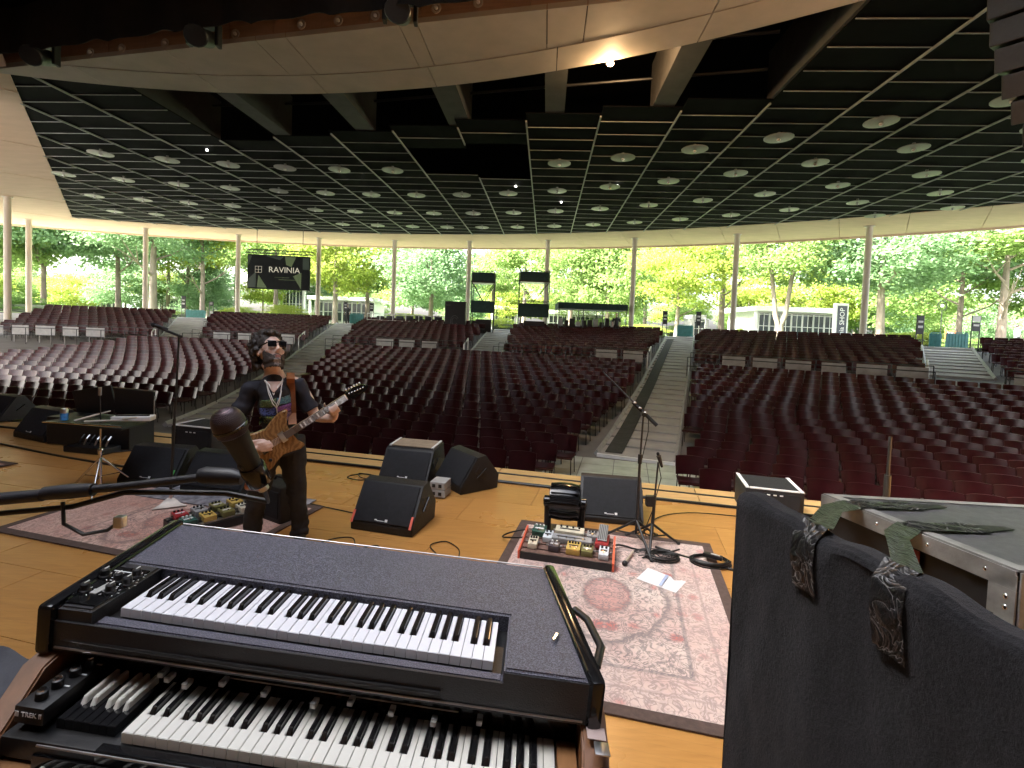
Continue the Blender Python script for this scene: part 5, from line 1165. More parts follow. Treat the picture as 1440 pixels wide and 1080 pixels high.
# ---------------------------------------------------------------- the guitarist
from mathutils import noise as mnoise
MT['denim'] = M('black_denim', (.018, .018, .021), .85, var=.4, scale=9, bmp=.35, bscale=160)
MT['tee'] = M('navy_black_cotton', (.014, .014, .022), .85, var=.3, scale=8, bmp=.25, bscale=200)
MT['beard'] = M('dark_beard', (.035, .025, .020), .7, var=.5, scale=60, bmp=.8, bscale=160)
MT['greybeard'] = M('grey_beard', (.22, .20, .20), .7, var=.5, scale=60, bmp=.8, bscale=160)
MT['lips'] = M('lips', (.30, .11, .09), .5, var=.1)
MT['leather'] = M('tan_leather', (.23, .085, .03), .5, var=.25, scale=12, bmp=.2)
gp = thing('person', 'bearded guitarist in sunglasses, dark printed T-shirt and black jeans looking up', 'person', (-1.86, 4.02, 0), rad(24.5))
HS = 1.14; HC = Vector((-.080, -.03, 1.592)); hd = Vector((.40, -.82, .36)).normalized()       # head centre, looking direction
hx = hd.cross(Vector((.10, 0, 1))).normalized(); hz = hx.cross(hd)
HR = Matrix(((hx.x, -hd.x, hz.x), (hx.y, -hd.y, hz.y), (hx.z, -hd.z, hz.z)))          # local -y = face
HRs = HR*HS
def H(*p): return HC+HRs @ Vector(p)
# guitar frame
GC = Vector((-.064, -.215, .885)); ga = rad(33); GS = 1.06
GX = Vector((math.cos(ga), .03, math.sin(ga))).normalized(); GY = Vector((-math.sin(ga), 0, math.cos(ga))); GZ = GX.cross(GY).normalized(); GY = GZ.cross(GX)
def Gp(x, y, z): return GC+(GX*x+GY*y+GZ*z)*GS
body = MB()
T = [(Vector((.0, .02, .84)), (.150, .105)), (Vector((-.005, .02, .98)), (.145, .10)), (Vector((-.03, .01, 1.15)), (.165, .11)), (Vector((-.045, .01, 1.28)), (.17, .105)), (Vector((-.05, .02, 1.37)), (.10, .08))]
body.tube([t[0] for t in T], [t[1] for t in T], 16)
body.tube([(-.05, .022, 1.345), (-.052, .02, 1.386), (-.056, .015, 1.415), (-.06, .005, 1.45), H(0, .03, -.06)], [(.118, .094), (.108, .088), (.080, .074), (.067, .067), (.068, .068)], 14)
SHR, SHL = Vector((-.215, .02, 1.285)), Vector((.125, .02, 1.315)); ELR, ELL = Vector((-.335, .0, 1.02)), Vector((.262, -.03, 1.06))
WRR = Gp(-.165, .085, .045); WRL = Gp(.455, -.105, -.03)
body.tube([SHR+Vector((.06, 0, .02)), SHR, (SHR+ELR)/2+Vector((-.01, 0, 0)), ELR], [.065, .064, .054, .044], 12); body.tube([ELR, ELR.lerp(WRR, .35), ELR.lerp(WRR, .8), WRR], [.044, .046, .032, .029], 12)
body.tube([SHL+Vector((-.06, 0, .02)), SHL, (SHL+ELL)/2+Vector((.01, 0, 0)), ELL], [.065, .062, .052, .043], 12); body.tube([ELL, ELL.lerp(WRL, .35), ELL.lerp(WRL, .8), WRL], [.043, .044, .031, .028], 12)
# fretting hand: palm under the neck, fingers curling over the board
body.tube([WRL, Gp(.485, -.075, -.025), Gp(.495, -.050, -.010)], [(.028, .022), (.040, .024), (.040, .018)], 10)
for k, (x, l) in enumerate(((.462, .9), (.481, 1.0), (.500, .96), (.518, .82))):
    body.tube([Gp(x, -.058, -.008), Gp(x+.002, -.060, .022), Gp(x+.003, -.038*l, .043), Gp(x+.004, -.012*l, .040), Gp(x+.004, .006*l, .032)], [.011, .0105, .0098, .009, .007], 8)
body.tube([Gp(.462, -.060, -.030), Gp(.452, -.01, -.045), Gp(.455, .032, -.030), Gp(.462, .046, -.008)], [.014, .013, .011, .009], 8)
# picking hand over the strings
body.tube([WRR, Gp(-.125, .065, .050), Gp(-.075, .040, .052)], [(.029, .024), (.040, .022), (.042, .019)], 10)
for k, (y0, e, l) in enumerate(((.068, (.012, .030), 1.0), (.048, (.018, .005), 1.08), (.028, (.010, -.018), 1.0), (.010, (-.008, -.036), .85))):
    b0 = Vector((-.072, y0, .056)); t = Vector((e[0], e[1], .020)); m1 = b0.lerp(t, .45)+Vector((.008, 0, .018*l)); m2 = b0.lerp(t, .8)+Vector((.006, 0, .006))
    body.tube([Gp(*b0), Gp(*m1), Gp(*m2), Gp(*t)], [.0112, .0105, .0095, .0075], 8)
body.tube([Gp(-.115, .085, .055), Gp(-.07, .095, .052), Gp(-.03, .075, .040), Gp(-.005, .055, .028)], [.014, .0135, .011, .0085], 8)
# legs
HPR, HPL = Vector((-.085, .03, .85)), Vector((.085, .03, .85)); KR, KL = Vector((-.155, -.02, .46)), Vector((.125, .02, .45)); AR, AL = Vector((-.20, .04, .08)), Vector((.165, .05, .08))
for h_, k_, a_ in ((HPR, KR, AR), (HPL, KL, AL)): body.tube([h_, h_.lerp(k_, .5), k_, k_.lerp(a_, .4), a_, a_+Vector((0, .0, -.04))], [.09, .08, .058, .055, .038, .038], 12); body.tube([a_+Vector((0, .03, -.045)), a_+Vector((0, -.15, -.05))], [.035, .03], 8)
# head
body.ell(H(0, .015, .03), (.076, .096, .096), HRs, 18, 12); body.ell(H(0, -.035, -.035), (.061, .066, .084), HRs, 18, 12); body.ell(H(0, -.078, -.096), (.030, .026, .024), HRs)
body.tube([H(0, -.094, .030), H(0, -.112, -.005), H(0, -.122, -.028)], [.0115, .0145, .0175], 8); body.ell(H(0, -.108, -.034), (.021, .014, .011), HRs)
for sg in (-1, 1): body.ell(H(sg*.079, .012, -.008), (.010, .023, .034), HRs); body.ell(H(sg*.040, -.068, -.022), (.024, .024, .024), HRs); body.ell(H(sg*.036, -.084, .034), (.026, .014, .010), HRs)
body.ell(H(0, -.098, -.062), (.026, .012, .012), HRs)
link('body', remesh(body, 'body', SKIN, .0075, 3, .5), gp)
lp_ = MB(); lp_.ell(H(0, -.108, -.064), (.021, .007, .0055), HRs); lp_.ell(H(0, -.106, -.073), (.018, .007, .006), HRs); lp_.build('lips', MT['lips'], gp, smooth=180)
# T-shirt
sh = MB(); sh.tube([(.005, .02, .77), (.0, .02, .86), (-.005, .02, .98), (-.03, .01, 1.15), (-.045, .01, 1.28), (-.05, .02, 1.35), (-.052, .03, 1.372)], [(.182, .135), (.178, .13), (.168, .122), (.184, .13), (.188, .122), (.135, .10), (.105, .080)], 20)
for S_, E_ in ((SHR, ELR), (SHL, ELL)): sh.tube([S_.lerp(Vector((-.05, .02, 1.30)), .4), S_, S_.lerp(E_, .45), S_.lerp(E_, .80)], [.080, .074, .067, .068], 14)
shm = remesh(sh, 'shirt', MT['tee'], .011, 5, .5)
for v in shm.vertices:      # soft cloth folds
    c = v.co; f = .022*mnoise.noise(Vector((c.x*7, c.y*7, c.z*11)))+.009*mnoise.noise(Vector((c.x*18+c.z*9, c.y*16, c.z*20))); v.co = c+v.normal*f
shirt = link('shirt', shm, gp)
bvh = BVHTree.FromPolygons([v.co.copy() for v in shm.vertices], [list(p.vertices) for p in shm.polygons])
def front(x, z, off=.004, y0=-.6):
    h_ = bvh.ray_cast(Vector((x, y0, z)), Vector((0, 1, 0))); return (h_[0]+Vector((0, -off, 0))) if h_[0] else Vector((x, -.12, z))
def patch(name, corners, mat, parent, off=.004, n=8):
    (ax, az), (bx, bz), (cx, cz), (dx, dz) = corners; q = MB()
    def f(u, v): x = (ax*(1-u)+bx*u)*(1-v)+(dx*(1-u)+cx*u)*v; z = (az*(1-u)+bz*u)*(1-v)+(dz*(1-u)+cz*u)*v; return front(x, z, off)
    q.sheet(f, n, n, .003, (0, 1, 0)); return q.build(name, mat, parent, smooth=180)
def popmat(name, c1, c2, c3):
    mt, n, b, out = nodes(name); v = coords(n, 'Object', (1, 1, 2.2)); f = noise(n, v, 26, 2, .4, 1.5)
    n.links.new(ramp(n, f, [(.38, c1), (.46, c2), (.54, c2), (.60, c3), (.66, (.02, .02, .04))]), b.inputs['Base Color']); b.inputs['Roughness'].default_value = .8; return mt
PM = [popmat('print_green', (.16, .26, .10), (.05, .10, .05), (.25, .32, .14)), popmat('print_aqua', (.10, .28, .30), (.05, .12, .20), (.20, .34, .30)), popmat('print_blue', (.03, .06, .28), (.10, .14, .40), (.02, .03, .12)), popmat('print_violet', (.14, .05, .22), (.26, .10, .30), (.08, .04, .18)), popmat('print_lime', (.24, .28, .06), (.05, .08, .03), (.10, .16, .14)), popmat('print_peach', (.32, .16, .12), (.20, .10, .14), (.10, .06, .10))]
for i in range(3):
    for j in range(2):
        x0, x1 = -.150+j*.125, -.150+(j+1)*.125-.008; z1 = 1.215-i*.068+j*.022; sl = .020
        patch('print_tile', ((x0, z1-.060), (x1, z1-.060+sl), (x1, z1+sl), (x0, z1)), PM[i*2+j], shirt)
patch('print_tile', ((.02, .92), (.13, .94), (.13, 1.0), (.02, .98)), PM[1], shirt)
patch('neck_opening', ((-.056, 1.285), (-.046, 1.285), (.020, 1.362), (-.120, 1.362)), SKIN, shirt, .003)
q = MB(); q.tube([front(-.118, 1.37, .006), front(-.085, 1.34, .006), front(-.05, 1.265, .007), front(-.02, 1.33, .006), front(.012, 1.37, .006)], .005, 6); q.build('collar', MT['white'], shirt, smooth=60)
for k, dz in enumerate((0, -.028)):
    q = MB(); q.tube([front(-.11, 1.37, .008), front(-.085, 1.30+dz, .008), front(-.055, 1.225+dz, .008), front(-.028, 1.19+dz, .008), front(-.008, 1.24+dz, .008), front(.002, 1.31+dz, .008), front(.010, 1.38, .008)], .0035, 6); q.build('necklace', MT['offwhite'], gp, smooth=60)
q = MB(); q.tube([front(-.03, 1.19, .009), front(-.022, 1.11, .010), front(-.015, 1.07, .010)], .003, 6); q.build('pendant_cord', MT['offwhite'], gp)
# jeans
jn = MB(); jn.tube([(.0, .02, .93), (.0, .025, .84), (.0, .03, .78)], [(.165, .118), (.178, .13), (.165, .125)], 18)
for h_, k_, a_ in ((HPR, KR, AR), (HPL, KL, AL)): jn.tube([h_+Vector((0, 0, .04)), h_.lerp(k_, .5), k_, k_.lerp(a_, .45), a_.lerp(k_, .12), a_+Vector((0, 0, -.03))], [.108, .102, .078, .073, .070, .074], 14)
jm = remesh(jn, 'jeans', MT['denim'], .011, 4, .5)
for v in jm.vertices: c = v.co; f = (.020*mnoise.noise(Vector((c.x*8, c.y*8, c.z*10+4)))+.012*mnoise.noise(Vector((c.x*13, c.y*13, c.z*30))))*(1.25-c.z); v.co = c+v.normal*f
link('jeans', jm, gp)
for a_ in (AR, AL):
    q = MB(); q.tube([a_+Vector((0, .06, -.045)), a_+Vector((0, -.03, -.035)), a_+Vector((0, -.14, -.048)), a_+Vector((0, -.19, -.055))], [(.042, .035), (.047, .042), (.045, .032), (.028, .02)], 12); q.build('shoe', MT['black'], gp, smooth=180)
# hair, beard, sunglasses
rg = random.Random(5); hr = MB(); hr.ell(H(0, .030, .045), (.088, .100, .098), HRs, 16, 10)
for k in range(460):
    th, ph = rg.uniform(-math.pi, math.pi), math.acos(rg.uniform(-.75, 1)); d = Vector((math.sin(ph)*math.sin(th), math.sin(ph)*math.cos(th), math.cos(ph)))
    if d.y < -.20 and d.z < .70: continue
    if d.y < .10 and d.z < .12 and abs(d.x) < .95: continue
    ex = 1.06+rg.uniform(-.02, .24)*(1.15 if d.y > 0 else .7); p = Vector((d.x*.088*ex, .03+d.y*.104*ex, .035+d.z*.102*ex-(.03 if d.y > .3 and d.z < 0 else 0))); r1 = rg.uniform(.011, .021); hr.ell(H(*p), (r1, r1, r1*1.5), HRs @ euler(rg.uniform(-1, 1), rg.uniform(-1, 1), 0), 7, 5)
for k in range(45):
    p = Vector((rg.uniform(-.075, .075), rg.uniform(.06, .115), rg.uniform(-.105, -.01))); r1 = rg.uniform(.014, .022); hr.ell(H(*p), (r1, r1, r1*1.6), HRs, 7, 5)
link('hair', remesh(hr, 'hair', MT['hair'], .0055, 1, .4), gp)
bd = MB(); gb = MB()
for k in range(1000):
    th = rg.uniform(-1.75, 1.75); z = rg.uniform(-.132, -.015); lim = -.115+.105*min(1, abs(th)/1.5)**1.5
    if z > (-.082 if abs(th) < .36 else -.072+.050*(abs(th)-.36)): continue
    x = .063*math.sin(th); y = -.036-.070*math.cos(th)*(1 if z > -.09 else .86); r1 = rg.uniform(.0055, .0085); tgt = gb if abs(th) < .42 and z < -.080 and rg.random() < .75 else bd; tgt.ell(H(x*(1.0 if z > -.1 else .9), y*(.995 if z > -.1 else .93), z), (r1, r1, r1*1.4), HRs, 6, 4)
for k in range(40): x = rg.uniform(-.032, .032); bd.ell(H(x, -.107+abs(x)*.4, -.050-abs(x)*.35+rg.uniform(-.003, .003)), (.007, .005, .004), HRs, 6, 4)
link('beard', remesh(bd, 'beard', MT['beard'], .0045, 1, .4), gp); link('grey_beard', remesh(gb, 'grey_beard', MT['greybeard'], .0045, 1, .4), gp)
sg_ = thing('sunglasses', 'dark sunglasses on the face of the guitarist', 'sunglasses', gp.location, gp.rotation_euler.z)
for s in (-1, 1):
    q = MB(); q.box(H(s*.035, -.107, .020), (.056, .010, .043), HRs @ euler(0, 0, s*.18), bev=.008); q.build('lens', MT['blackgloss'], sg_, smooth=40)
    q = MB(); q.tube([H(s*.064, -.098, .028), H(s*.079, -.05, .022), H(s*.083, .015, .018), H(s*.080, .035, .002)], [(.004, .006)]*4, 6); q.build('temple', MT['blackgloss'], sg_)
q = MB(); q.tube([H(-.012, -.114, .026), H(0, -.117, .030), H(.012, -.114, .026)], .0045, 6); q.build('bridge', MT['blackgloss'], sg_)
q = MB(); q.tube([H(-.064, -.102, .041), H(0, -.113, .040), H(.064, -.102, .041)], .004, 6); q.build('brow_bar', MT['blackgloss'], sg_)
# strap -------------------------------------------------------------------
gt = thing('electric_guitar', 'figured brown electric guitar held by the guitarist', 'guitar', gp.location, gp.rotation_euler.z)
def ribbon(pts, wd, name, mat, parent, off=.006):
    q = MB(); P = [front(x, z, off) if y is None else Vector((x, y, z)) for x, y, z in pts]; L_ = []; 
    for i, p in enumerate(P):
        d = (P[min(i+1, len(P)-1)]-P[max(i-1, 0)]).normalized(); s = d.cross(Vector((0, -1, 0))).normalized(); L_.append((p-s*wd/2, p+s*wd/2))
    q.sheet(lambda u, v: L_[min(len(L_)-1, round(v*(len(L_)-1)))][0].lerp(L_[min(len(L_)-1, round(v*(len(L_)-1)))][1], u), 2, len(L_)-1, .004, (0, -1, 0)); return q.build(name, mat, parent, smooth=60)
ribbon([(.070, .06, 1.415), (.068, None, 1.385), (.070, None, 1.34), (.074, None, 1.28), (.078, None, 1.22), (.082, None, 1.16), (.085, None, 1.10), (.087, -.17, 1.05), (.088, -.20, 1.035)], .060, 'strap', MT['leather'], gt, .010)
# guitar -----------------------------------------------------------------
def figured():
    mt, n, b, out = nodes('figured_walnut'); v = coords(n, 'Object', (1, 1, 1)); mp = noise(n, v, 6, 4, .6, .6)
    wv = n.nodes.new('ShaderNodeTexWave'); wv.inputs['Scale'].default_value = 11; wv.inputs['Distortion'].default_value = 14; wv.inputs['Detail'].default_value = 3; n.links.new(v, wv.inputs['Vector'])
    c = mixrgb(n, .5, ramp(n, wv.outputs['Fac'], [(.2, (.15, .075, .028)), (.8, (.38, .215, .09))]), ramp(n, mp, [(.3, (.12, .06, .024)), (.7, (.36, .21, .088))])); n.links.new(c, b.inputs['Base Color']); b.inputs['Roughness'].default_value = .22; b.inputs['Coat Weight'].default_value = .4; return mt
FIG = figured()
OUT = [(-.22, 0), (-.215, -.06), (-.19, -.12), (-.14, -.155), (-.08, -.155), (-.02, -.128), (.03, -.115), (.09, -.132), (.145, -.150), (.185, -.142), (.183, -.120), (.165, -.085), (.160, -.045), (.160, .03), (.165, .06), (.19, .105), (.225, .145), (.215, .165), (.16, .168), (.09, .145), (.03, .118), (-.03, .130), (-.10, .162), (-.16, .150), (-.205, .085)]
q = MB(); q.prism(OUT, -.042, 0.0, lambda a, b, h: Gp(a, b, h)); me = q.mesh('guitar_body', FIG); bm = bmesh.new(); bm.from_mesh(me); bmesh.ops.bevel(bm, geom=[e for e in bm.edges if len(e.link_faces) == 2 and any(len(f.verts) > 8 for f in e.link_faces)], offset=.010, segments=3, affect='EDGES'); bm.to_mesh(me); bm.free(); smooth_mesh(me, 50); link('guitar_body', me, gt)
GRT = Matrix(((GX.x, GY.x, GZ.x), (GX.y, GY.y, GZ.y), (GX.z, GY.z, GZ.z)))
def gbox(c, size, name, mat, parent=None, bev=0): q = MB(); q.box(Gp(*c), [s*GS for s in size], GRT, bev=bev); return q.build(name, mat, parent or gt, smooth=40 if bev else None)
gbox((.375, 0, .006), (.49, .048, .022), 'neck', M('maple_neck', (.45, .28, .12), .35), bev=.006); fb_ = gbox((.36, 0, .0195), (.50, .050, .006), 'fretboard', M('grey_rosewood', (.10, .085, .08), .4))
for k in range(21): xx = .61-.60*(1-2**(-(k+1)/12)); gbox((xx, 0, .0235), (.0022, .050, .0025), 'fret', MT['chrome'], fb_)
for k in (2, 4, 6, 8, 11, 14, 16): xx = .61-.60*(1-2**(-(k+.5)/12)); gbox((xx, 0, .0230), (.010, .034, .0012), 'inlay', MT['offwhite'], fb_)
q = MB(); q.prism([(.615, -.024), (.66, -.045), (.72, -.048), (.78, -.036), (.80, -.02), (.79, -.005), (.76, .02), (.70, .034), (.64, .030), (.615, .024)], -.008, .006, lambda a, b, h: Gp(a, b, h)); hs_ = q.build('headstock', MT['blackgloss'], gt)
for k in range(6): q = MB(); q.ell(Gp(.645+k*.022, .046-.006*k*.4, .002), (.009, .011, .008), GRT, 8, 6); q.build('tuner', MT['chrome'], hs_, smooth=180); q = MB(); q.lathe([(.006, 0), (.006, .012), (.004, .014)], Gp(.648+k*.022, .012-.004*k, .006), GRT, 8); q.build('post', MT['chrome'], hs_, smooth=40)
gbox((.612, 0, .021), (.005, .046, .010), 'nut', MT['offwhite']); gbox((.095, 0, .006), (.040, .078, .016), 'pickup', MT['steel'], bev=.003); gbox((-.055, 0, .005), (.036, .078, .012), 'pickup', MT['black'], bev=.003); gbox((-.115, 0, .007), (.030, .074, .014), 'bridge', MT['steel'], bev=.003)
for k, (x_, y_) in enumerate(((-.06, -.095), (-.11, -.105), (-.155, -.095))): q = MB(); q.lathe([(.013, 0), (.012, .014), (.009, .017)], Gp(x_, y_, 0), GRT, 12); q.build('control_knob', MT['black'], gt, smooth=40)
for k in range(6): y_ = -.021+k*.0084; q = MB(); q.tube([Gp(-.115, y_, .0165), Gp(.612, y_*.82, .028)], .0008, 4); q.build('string', MT['steel'], gt)
gbox((.20, .150, -.02), (.012, .012, .05), 'strap_button', MT['chrome'])
# ---------------------------------------------------------------- organ and clavinet in the foreground (one tilted frame)
KR3 = Matrix(((0.99603, 0.05039, 0.07344), (-0.05024, 0.99873, -0.00387), (-0.07354, 0.00017, 0.99729)))
CL0, OG0 = Vector((-.83, 1.06, 1.21)), Vector((-.71, .91, 1.06))
def kthing(name, label, cat, o):
    r_ = bpy.data.objects.new(name, None); r_.empty_display_size = .1; col.objects.link(r_); m4 = KR3.to_4x4(); m4.translation = o; r_.matrix_world = m4; return tag(r_, label, cat)
def tolexmat(name, c, c2):
    mt, n, b, out = nodes(name); v = coords(n); vo = n.nodes.new('ShaderNodeTexVoronoi'); vo.inputs['Scale'].default_value = 420; n.links.new(v, vo.inputs['Vector'])
    sp = noise(n, v, 330, 2, .7); big = noise(n, v, 5, 4); cc = mixrgb(n, ramp(n, sp, [(.42, (0, 0, 0)), (.66, (1, 1, 1))]), c, c2); cc = mixrgb(n, mth(n, 'MULTIPLY', big, .4), cc, c)
    n.links.new(cc, b.inputs['Base Color']); setv(n, b.inputs['Roughness'], mth(n, 'MULTIPLY_ADD', sp, .3, .30)); b.inputs['Specular IOR Level'].default_value = .55; bump(n, b, vo.outputs[0], .55, .0012); return mt
MT['tolex'] = tolexmat('glint_speckled_vinyl', (.034, .034, .048), (.17, .17, .225)); MT['tolexdark'] = tolexmat('black_vinyl_and_shade', (.010, .010, .012), (.022, .022, .026))  # pale speckle paints glints on the lid, dark copy also paints the shaded front
MT['key'] = M('white_key', (.70, .71, .76), .22, var=.03, scale=20, rvar=.04, spec=.5); MT['keyold'] = M('ivory_key', (.66, .65, .60), .25, var=.04, scale=20, rvar=.05); MT['blackkey'] = M('black_key', (.010, .010, .011), .16, var=.2, rvar=.05, spec=.6)
MT['owood'] = M('organ_walnut', (.17, .075, .032), .4, var=.3, scale=4, stretch=(6, 1, 6), bmp=.06); MT['owoodl'] = M('organ_light_walnut', (.30, .15, .065), .4, var=.25, scale=4, stretch=(6, 1, 6))
def white_key_mesh(pat, w, L, h, bl, bw, mat, name='white_key'):
    """pat: (left cut, right cut) fractions"""
    lc, rc = pat; g = .0007; x0, x1 = g, w-g; poly = [(x0, 0), (x1, 0), (x1, L-bl)] if rc else [(x0, 0), (x1, 0)]
    if rc: poly += [(x1-rc, L-bl), (x1-rc, L)]
    else: poly += [(x1, L)]
    if lc: poly += [(x0+lc, L), (x0+lc, L-bl), (x0, L-bl)]
    else: poly += [(x0, L)]
    q = MB(); q.prism(poly, -h, 0, lambda a, b, c: (a, b, c)); me = q.mesh(name, mat)
    bm = bmesh.new(); bm.from_mesh(me); bmesh.ops.bevel(bm, geom=[e for e in bm.edges if all(v.co.z > -1e-5 for v in e.verts)], offset=.0009, segments=2, affect='EDGES'); bm.to_mesh(me); bm.free(); smooth_mesh(me, 35); return me
def black_key_mesh(w, L, h, mat, name='black_key'):
    q = MB(); z0 = -.004; a = w/2; b = w/2*.78
    vs = [(-a, 0, z0), (a, 0, z0), (a, L, z0), (-a, L, z0), (-b, .009, h), (b, .009, h), (b, L, h), (-b, L, h)]
    q.add(vs, [(0, 3, 2, 1), (4, 5, 6, 7), (0, 1, 5, 4), (1, 2, 6, 5), (2, 3, 7, 6), (3, 0, 4, 7)]); me = q.mesh(name, mat); bm = bmesh.new(); bm.from_mesh(me); bmesh.ops.bevel(bm, geom=bm.edges[:], offset=.0016, segments=2, affect='EDGES'); bm.to_mesh(me); bm.free(); smooth_mesh(me, 40); return me
# note pattern per white key, starting from C: does it have a black key on its right
HASB = {'C': 1, 'D': 1, 'E': 0, 'F': 1, 'G': 1, 'A': 1, 'B': 0}; SEQ = 'CDEFGAB'
OFF = {'C': -.0022, 'D': .0022, 'F': -.0028, 'G': 0, 'A': .0028}
def keyboard(root, first, nw, w, L, h, bl, bw, bh, matw, matb, z=0.0, x0=0.0, y0=0.0):
    cache = {}; bme = black_key_mesh(bw, bl-.002, bh, matb)
    k0 = SEQ.index(first)
    for i in range(nw):
        nm = SEQ[(k0+i) % 7]; pv = SEQ[(k0+i-1) % 7]
        rc = (bw/2+.0012-OFF.get(nm, 0) if False else bw/2+.001+(-OFF.get(nm, 0))) if HASB[nm] and i < nw-1 else 0
        lc = (bw/2+.001+OFF.get(pv, 0)) if HASB[pv] and i > 0 else 0
        key = (round(lc, 4), round(rc, 4))
        if key not in cache: cache[key] = white_key_mesh(key, w, L, h, bl, bw, matw)
        o = link('white_key', cache[key], root, (x0+i*w, y0, z+random.uniform(-.0003, .0003)))
        if HASB[nm] and i < nw-1: link('black_key', bme, root, (x0+(i+1)*w+OFF[nm], y0+L-bl, z))
# clavinet --------------------------------------------------------------------
cv = kthing('electric_keyboard', 'glint-speckled black vinyl electric keyboard with rocker knobs standing on the organ', 'keyboard', CL0)
KW = .82/35; keyboard(cv, 'F', 35, KW, .140, .020, .092, .0125, .0105, MT['key'], MT['blackkey'])
BLc, BRc, FLc, FRc = (-.158, .375), (.945, .405), (-.112, -.050), (1.030, -.040); zt, zb = .017, -.074
def lid_pt(x, y): return Vector((x, y, zt))
def edge_y(x, back): a, b = (BLc, BRc) if back else (FLc, FRc); return a[1]+(b[1]-a[1])*(x-a[0])/(b[0]-a[0])
kx0, kx1, kyb, kyf = -.012, .833, .147, -.012
def panel(poly, z0, z1, name, mat, parent=cv, bev=.005):
    q = MB(); q.prism(poly, z0, z1, lambda a, b, h: (a, b, h)); me = q.mesh(name, mat)
    if bev: bm = bmesh.new(); bm.from_mesh(me); bmesh.ops.bevel(bm, geom=[e for e in bm.edges if all(abs(v.co.z-z1) < 1e-5 for v in e.verts)], offset=bev, segments=3, affect='EDGES'); bm.to_mesh(me); bm.free(); smooth_mesh(me, 40)
    return link(name, me, parent)
MTt = MT['tolex']
rp = lambda y: FRc[0]+(BRc[0]-FRc[0])*(y-FRc[1])/(BRc[1]-FRc[1])-.016
panel([(BLc[0]+.014, kyb), (kx1+.010, kyb), (kx1+.010, edge_y(kx1, False)), (rp(-.04), FRc[1]), (BRc[0]-.014, edge_y(BRc[0], True)), (BLc[0]+.014, BLc[1])], zb, zt, 'lid', MTt)
lp2 = lambda y: FLc[0]+(BLc[0]-FLc[0])*(y-FLc[1])/(BLc[1]-FLc[1])+.016
panel([(lp2(-.05), -.048), (kx0-.012, -.046), (kx0-.012, kyb-.0005), (lp2(kyb), kyb-.0005)], zb, zt-.0006, 'left_block', MT['tolexdark'])
cp = panel([(lp2(-.035)+.004, -.036), (kx0-.018, -.034), (kx0-.018, kyb-.03), (lp2(kyb-.03)+.004, kyb-.03)], zt, zt+.003, 'control_panel', MT['blackgloss'], bev=0)
for k, (x_, y_) in enumerate(((-.090, .006), (-.100, .068), (-.060, .058), (-.038, .085), (-.040, .015), (-.030, .050))):
    q = MB(); q.lathe([(.0115, 0), (.0115, .004), (.0095, .006), (.009, .018), (.007, .020)], (x_, y_, zt+.003), None, 14); kb = q.build('knob', MT['black'], cp, smooth=40); q = MB(); q.box((x_, y_+.004, zt+.0235), (.0022, .012, .002)); q.build('pointer', MT['offwhite'], kb)
    for a in range(7): q = MB(); aa_ = rad(-130+a*43); q.box((x_+.0175*math.sin(aa_), y_+.0175*math.cos(aa_), zt+.0033), (.0016, .0045, .0006), rotz(-aa_)); q.build('tick', MT['offwhite'], cp)
q = MB(); q.box((-.066, .020, zt+.0045), (.016, .040, .003), rotz(-.1), bev=.001); q.build('slider', MT['greypanel'], cp)
for x_, y_, l in ((-.088, .098, .03), (-.058, .098, .028), (-.085, .092, .02)): q = MB(); q.box((x_, y_, zt+.0034), (l, .0035, .0006)); q.build('lettering', MT['offwhite'], cp)
panel([(kx0-.0115, -.044), (kx1+.0095, -.040), (kx1+.0095, kyf), (kx0-.0115, kyf)], zb, -.012, 'key_slip', MTt)
q = MB(); fy0, fy1 = FLc[1]-.003, FRc[1]-.003; q.prism([(FLc[0]+.012, fy0), (FRc[0]-.012, fy1), (FRc[0]-.012, fy1+.006), (FLc[0]+.012, fy0+.006)], zb, -.012, lambda a, b, h: (a, b, h)); q.build('front_shade', MT['tolexdark'], cv)  # dark strip laid over the front in place of shade on that face
q = MB(); q.prism([(kx1+.012, edge_y(kx1, False)-.003), (FRc[0]-.012, fy1), (FRc[0]-.012, fy1+.004), (kx1+.012, edge_y(kx1, False)+.001)], -.012, zt-.007, lambda a, b, h: (a, b, h)); q.build('front_shade', MT['tolexdark'], cv)  # right-hand piece of the painted front shade
panel([(kx0-.0115, kyf+.0005), (kx1+.0095, kyf+.0005), (kx1+.0095, kyb-.0006), (kx0-.0115, kyb-.0006)], zb, -.024, 'key_bed', MT['black'], bev=0)
for side in (0, 1):
    A_, B_ = ((FLc, BLc), (FRc, BRc))[side]; sg = (-1, 1)[side]; q = MB(); d = Vector((B_[0]-A_[0], B_[1]-A_[1], 0)); rz = math.atan2(d.y, d.x)
    q.box((Vector((*A_, 0))+Vector((*B_, 0)))/2+Vector((sg*.001, 0, (zt+zb)/2+.001)), (d.length+.03, .030, zt-zb+.014), rotz(rz), bev=.010); q.build('end_trim', MT['blackgloss'], cv, smooth=40)
    q = MB(); q.tube([Vector((*A_, zt+.004))+Vector((-sg*.016, .02, 0)), Vector((*B_, zt+.004))+Vector((-sg*.016, -.01, 0))], .003, 6); q.build('metal_edge', MT['blackgloss'], cv)
q = MB(); q.tube([(BLc[0]+.02, BLc[1]+.002, zt+.001), (BRc[0]-.02, BRc[1]+.002, zt+.001)], .0022, 8); q.build('back_edge', MT['steel'], cv, smooth=60)
q = MB(); q.tube([(FLc[0]+.02, -.055, zb+.008), (FRc[0]-.02, -.045, zb+.008)], .0022, 6); q.build('front_edge', MT['steel'], cv)
q = MB(); q.tube([(FLc[0]+.03, -.050, zb+.024), (.33, -.053, zb+.024), (.72, -.049, zb+.026)], .004, 6); q.build('hinge', MT['blackmetal'], cv)
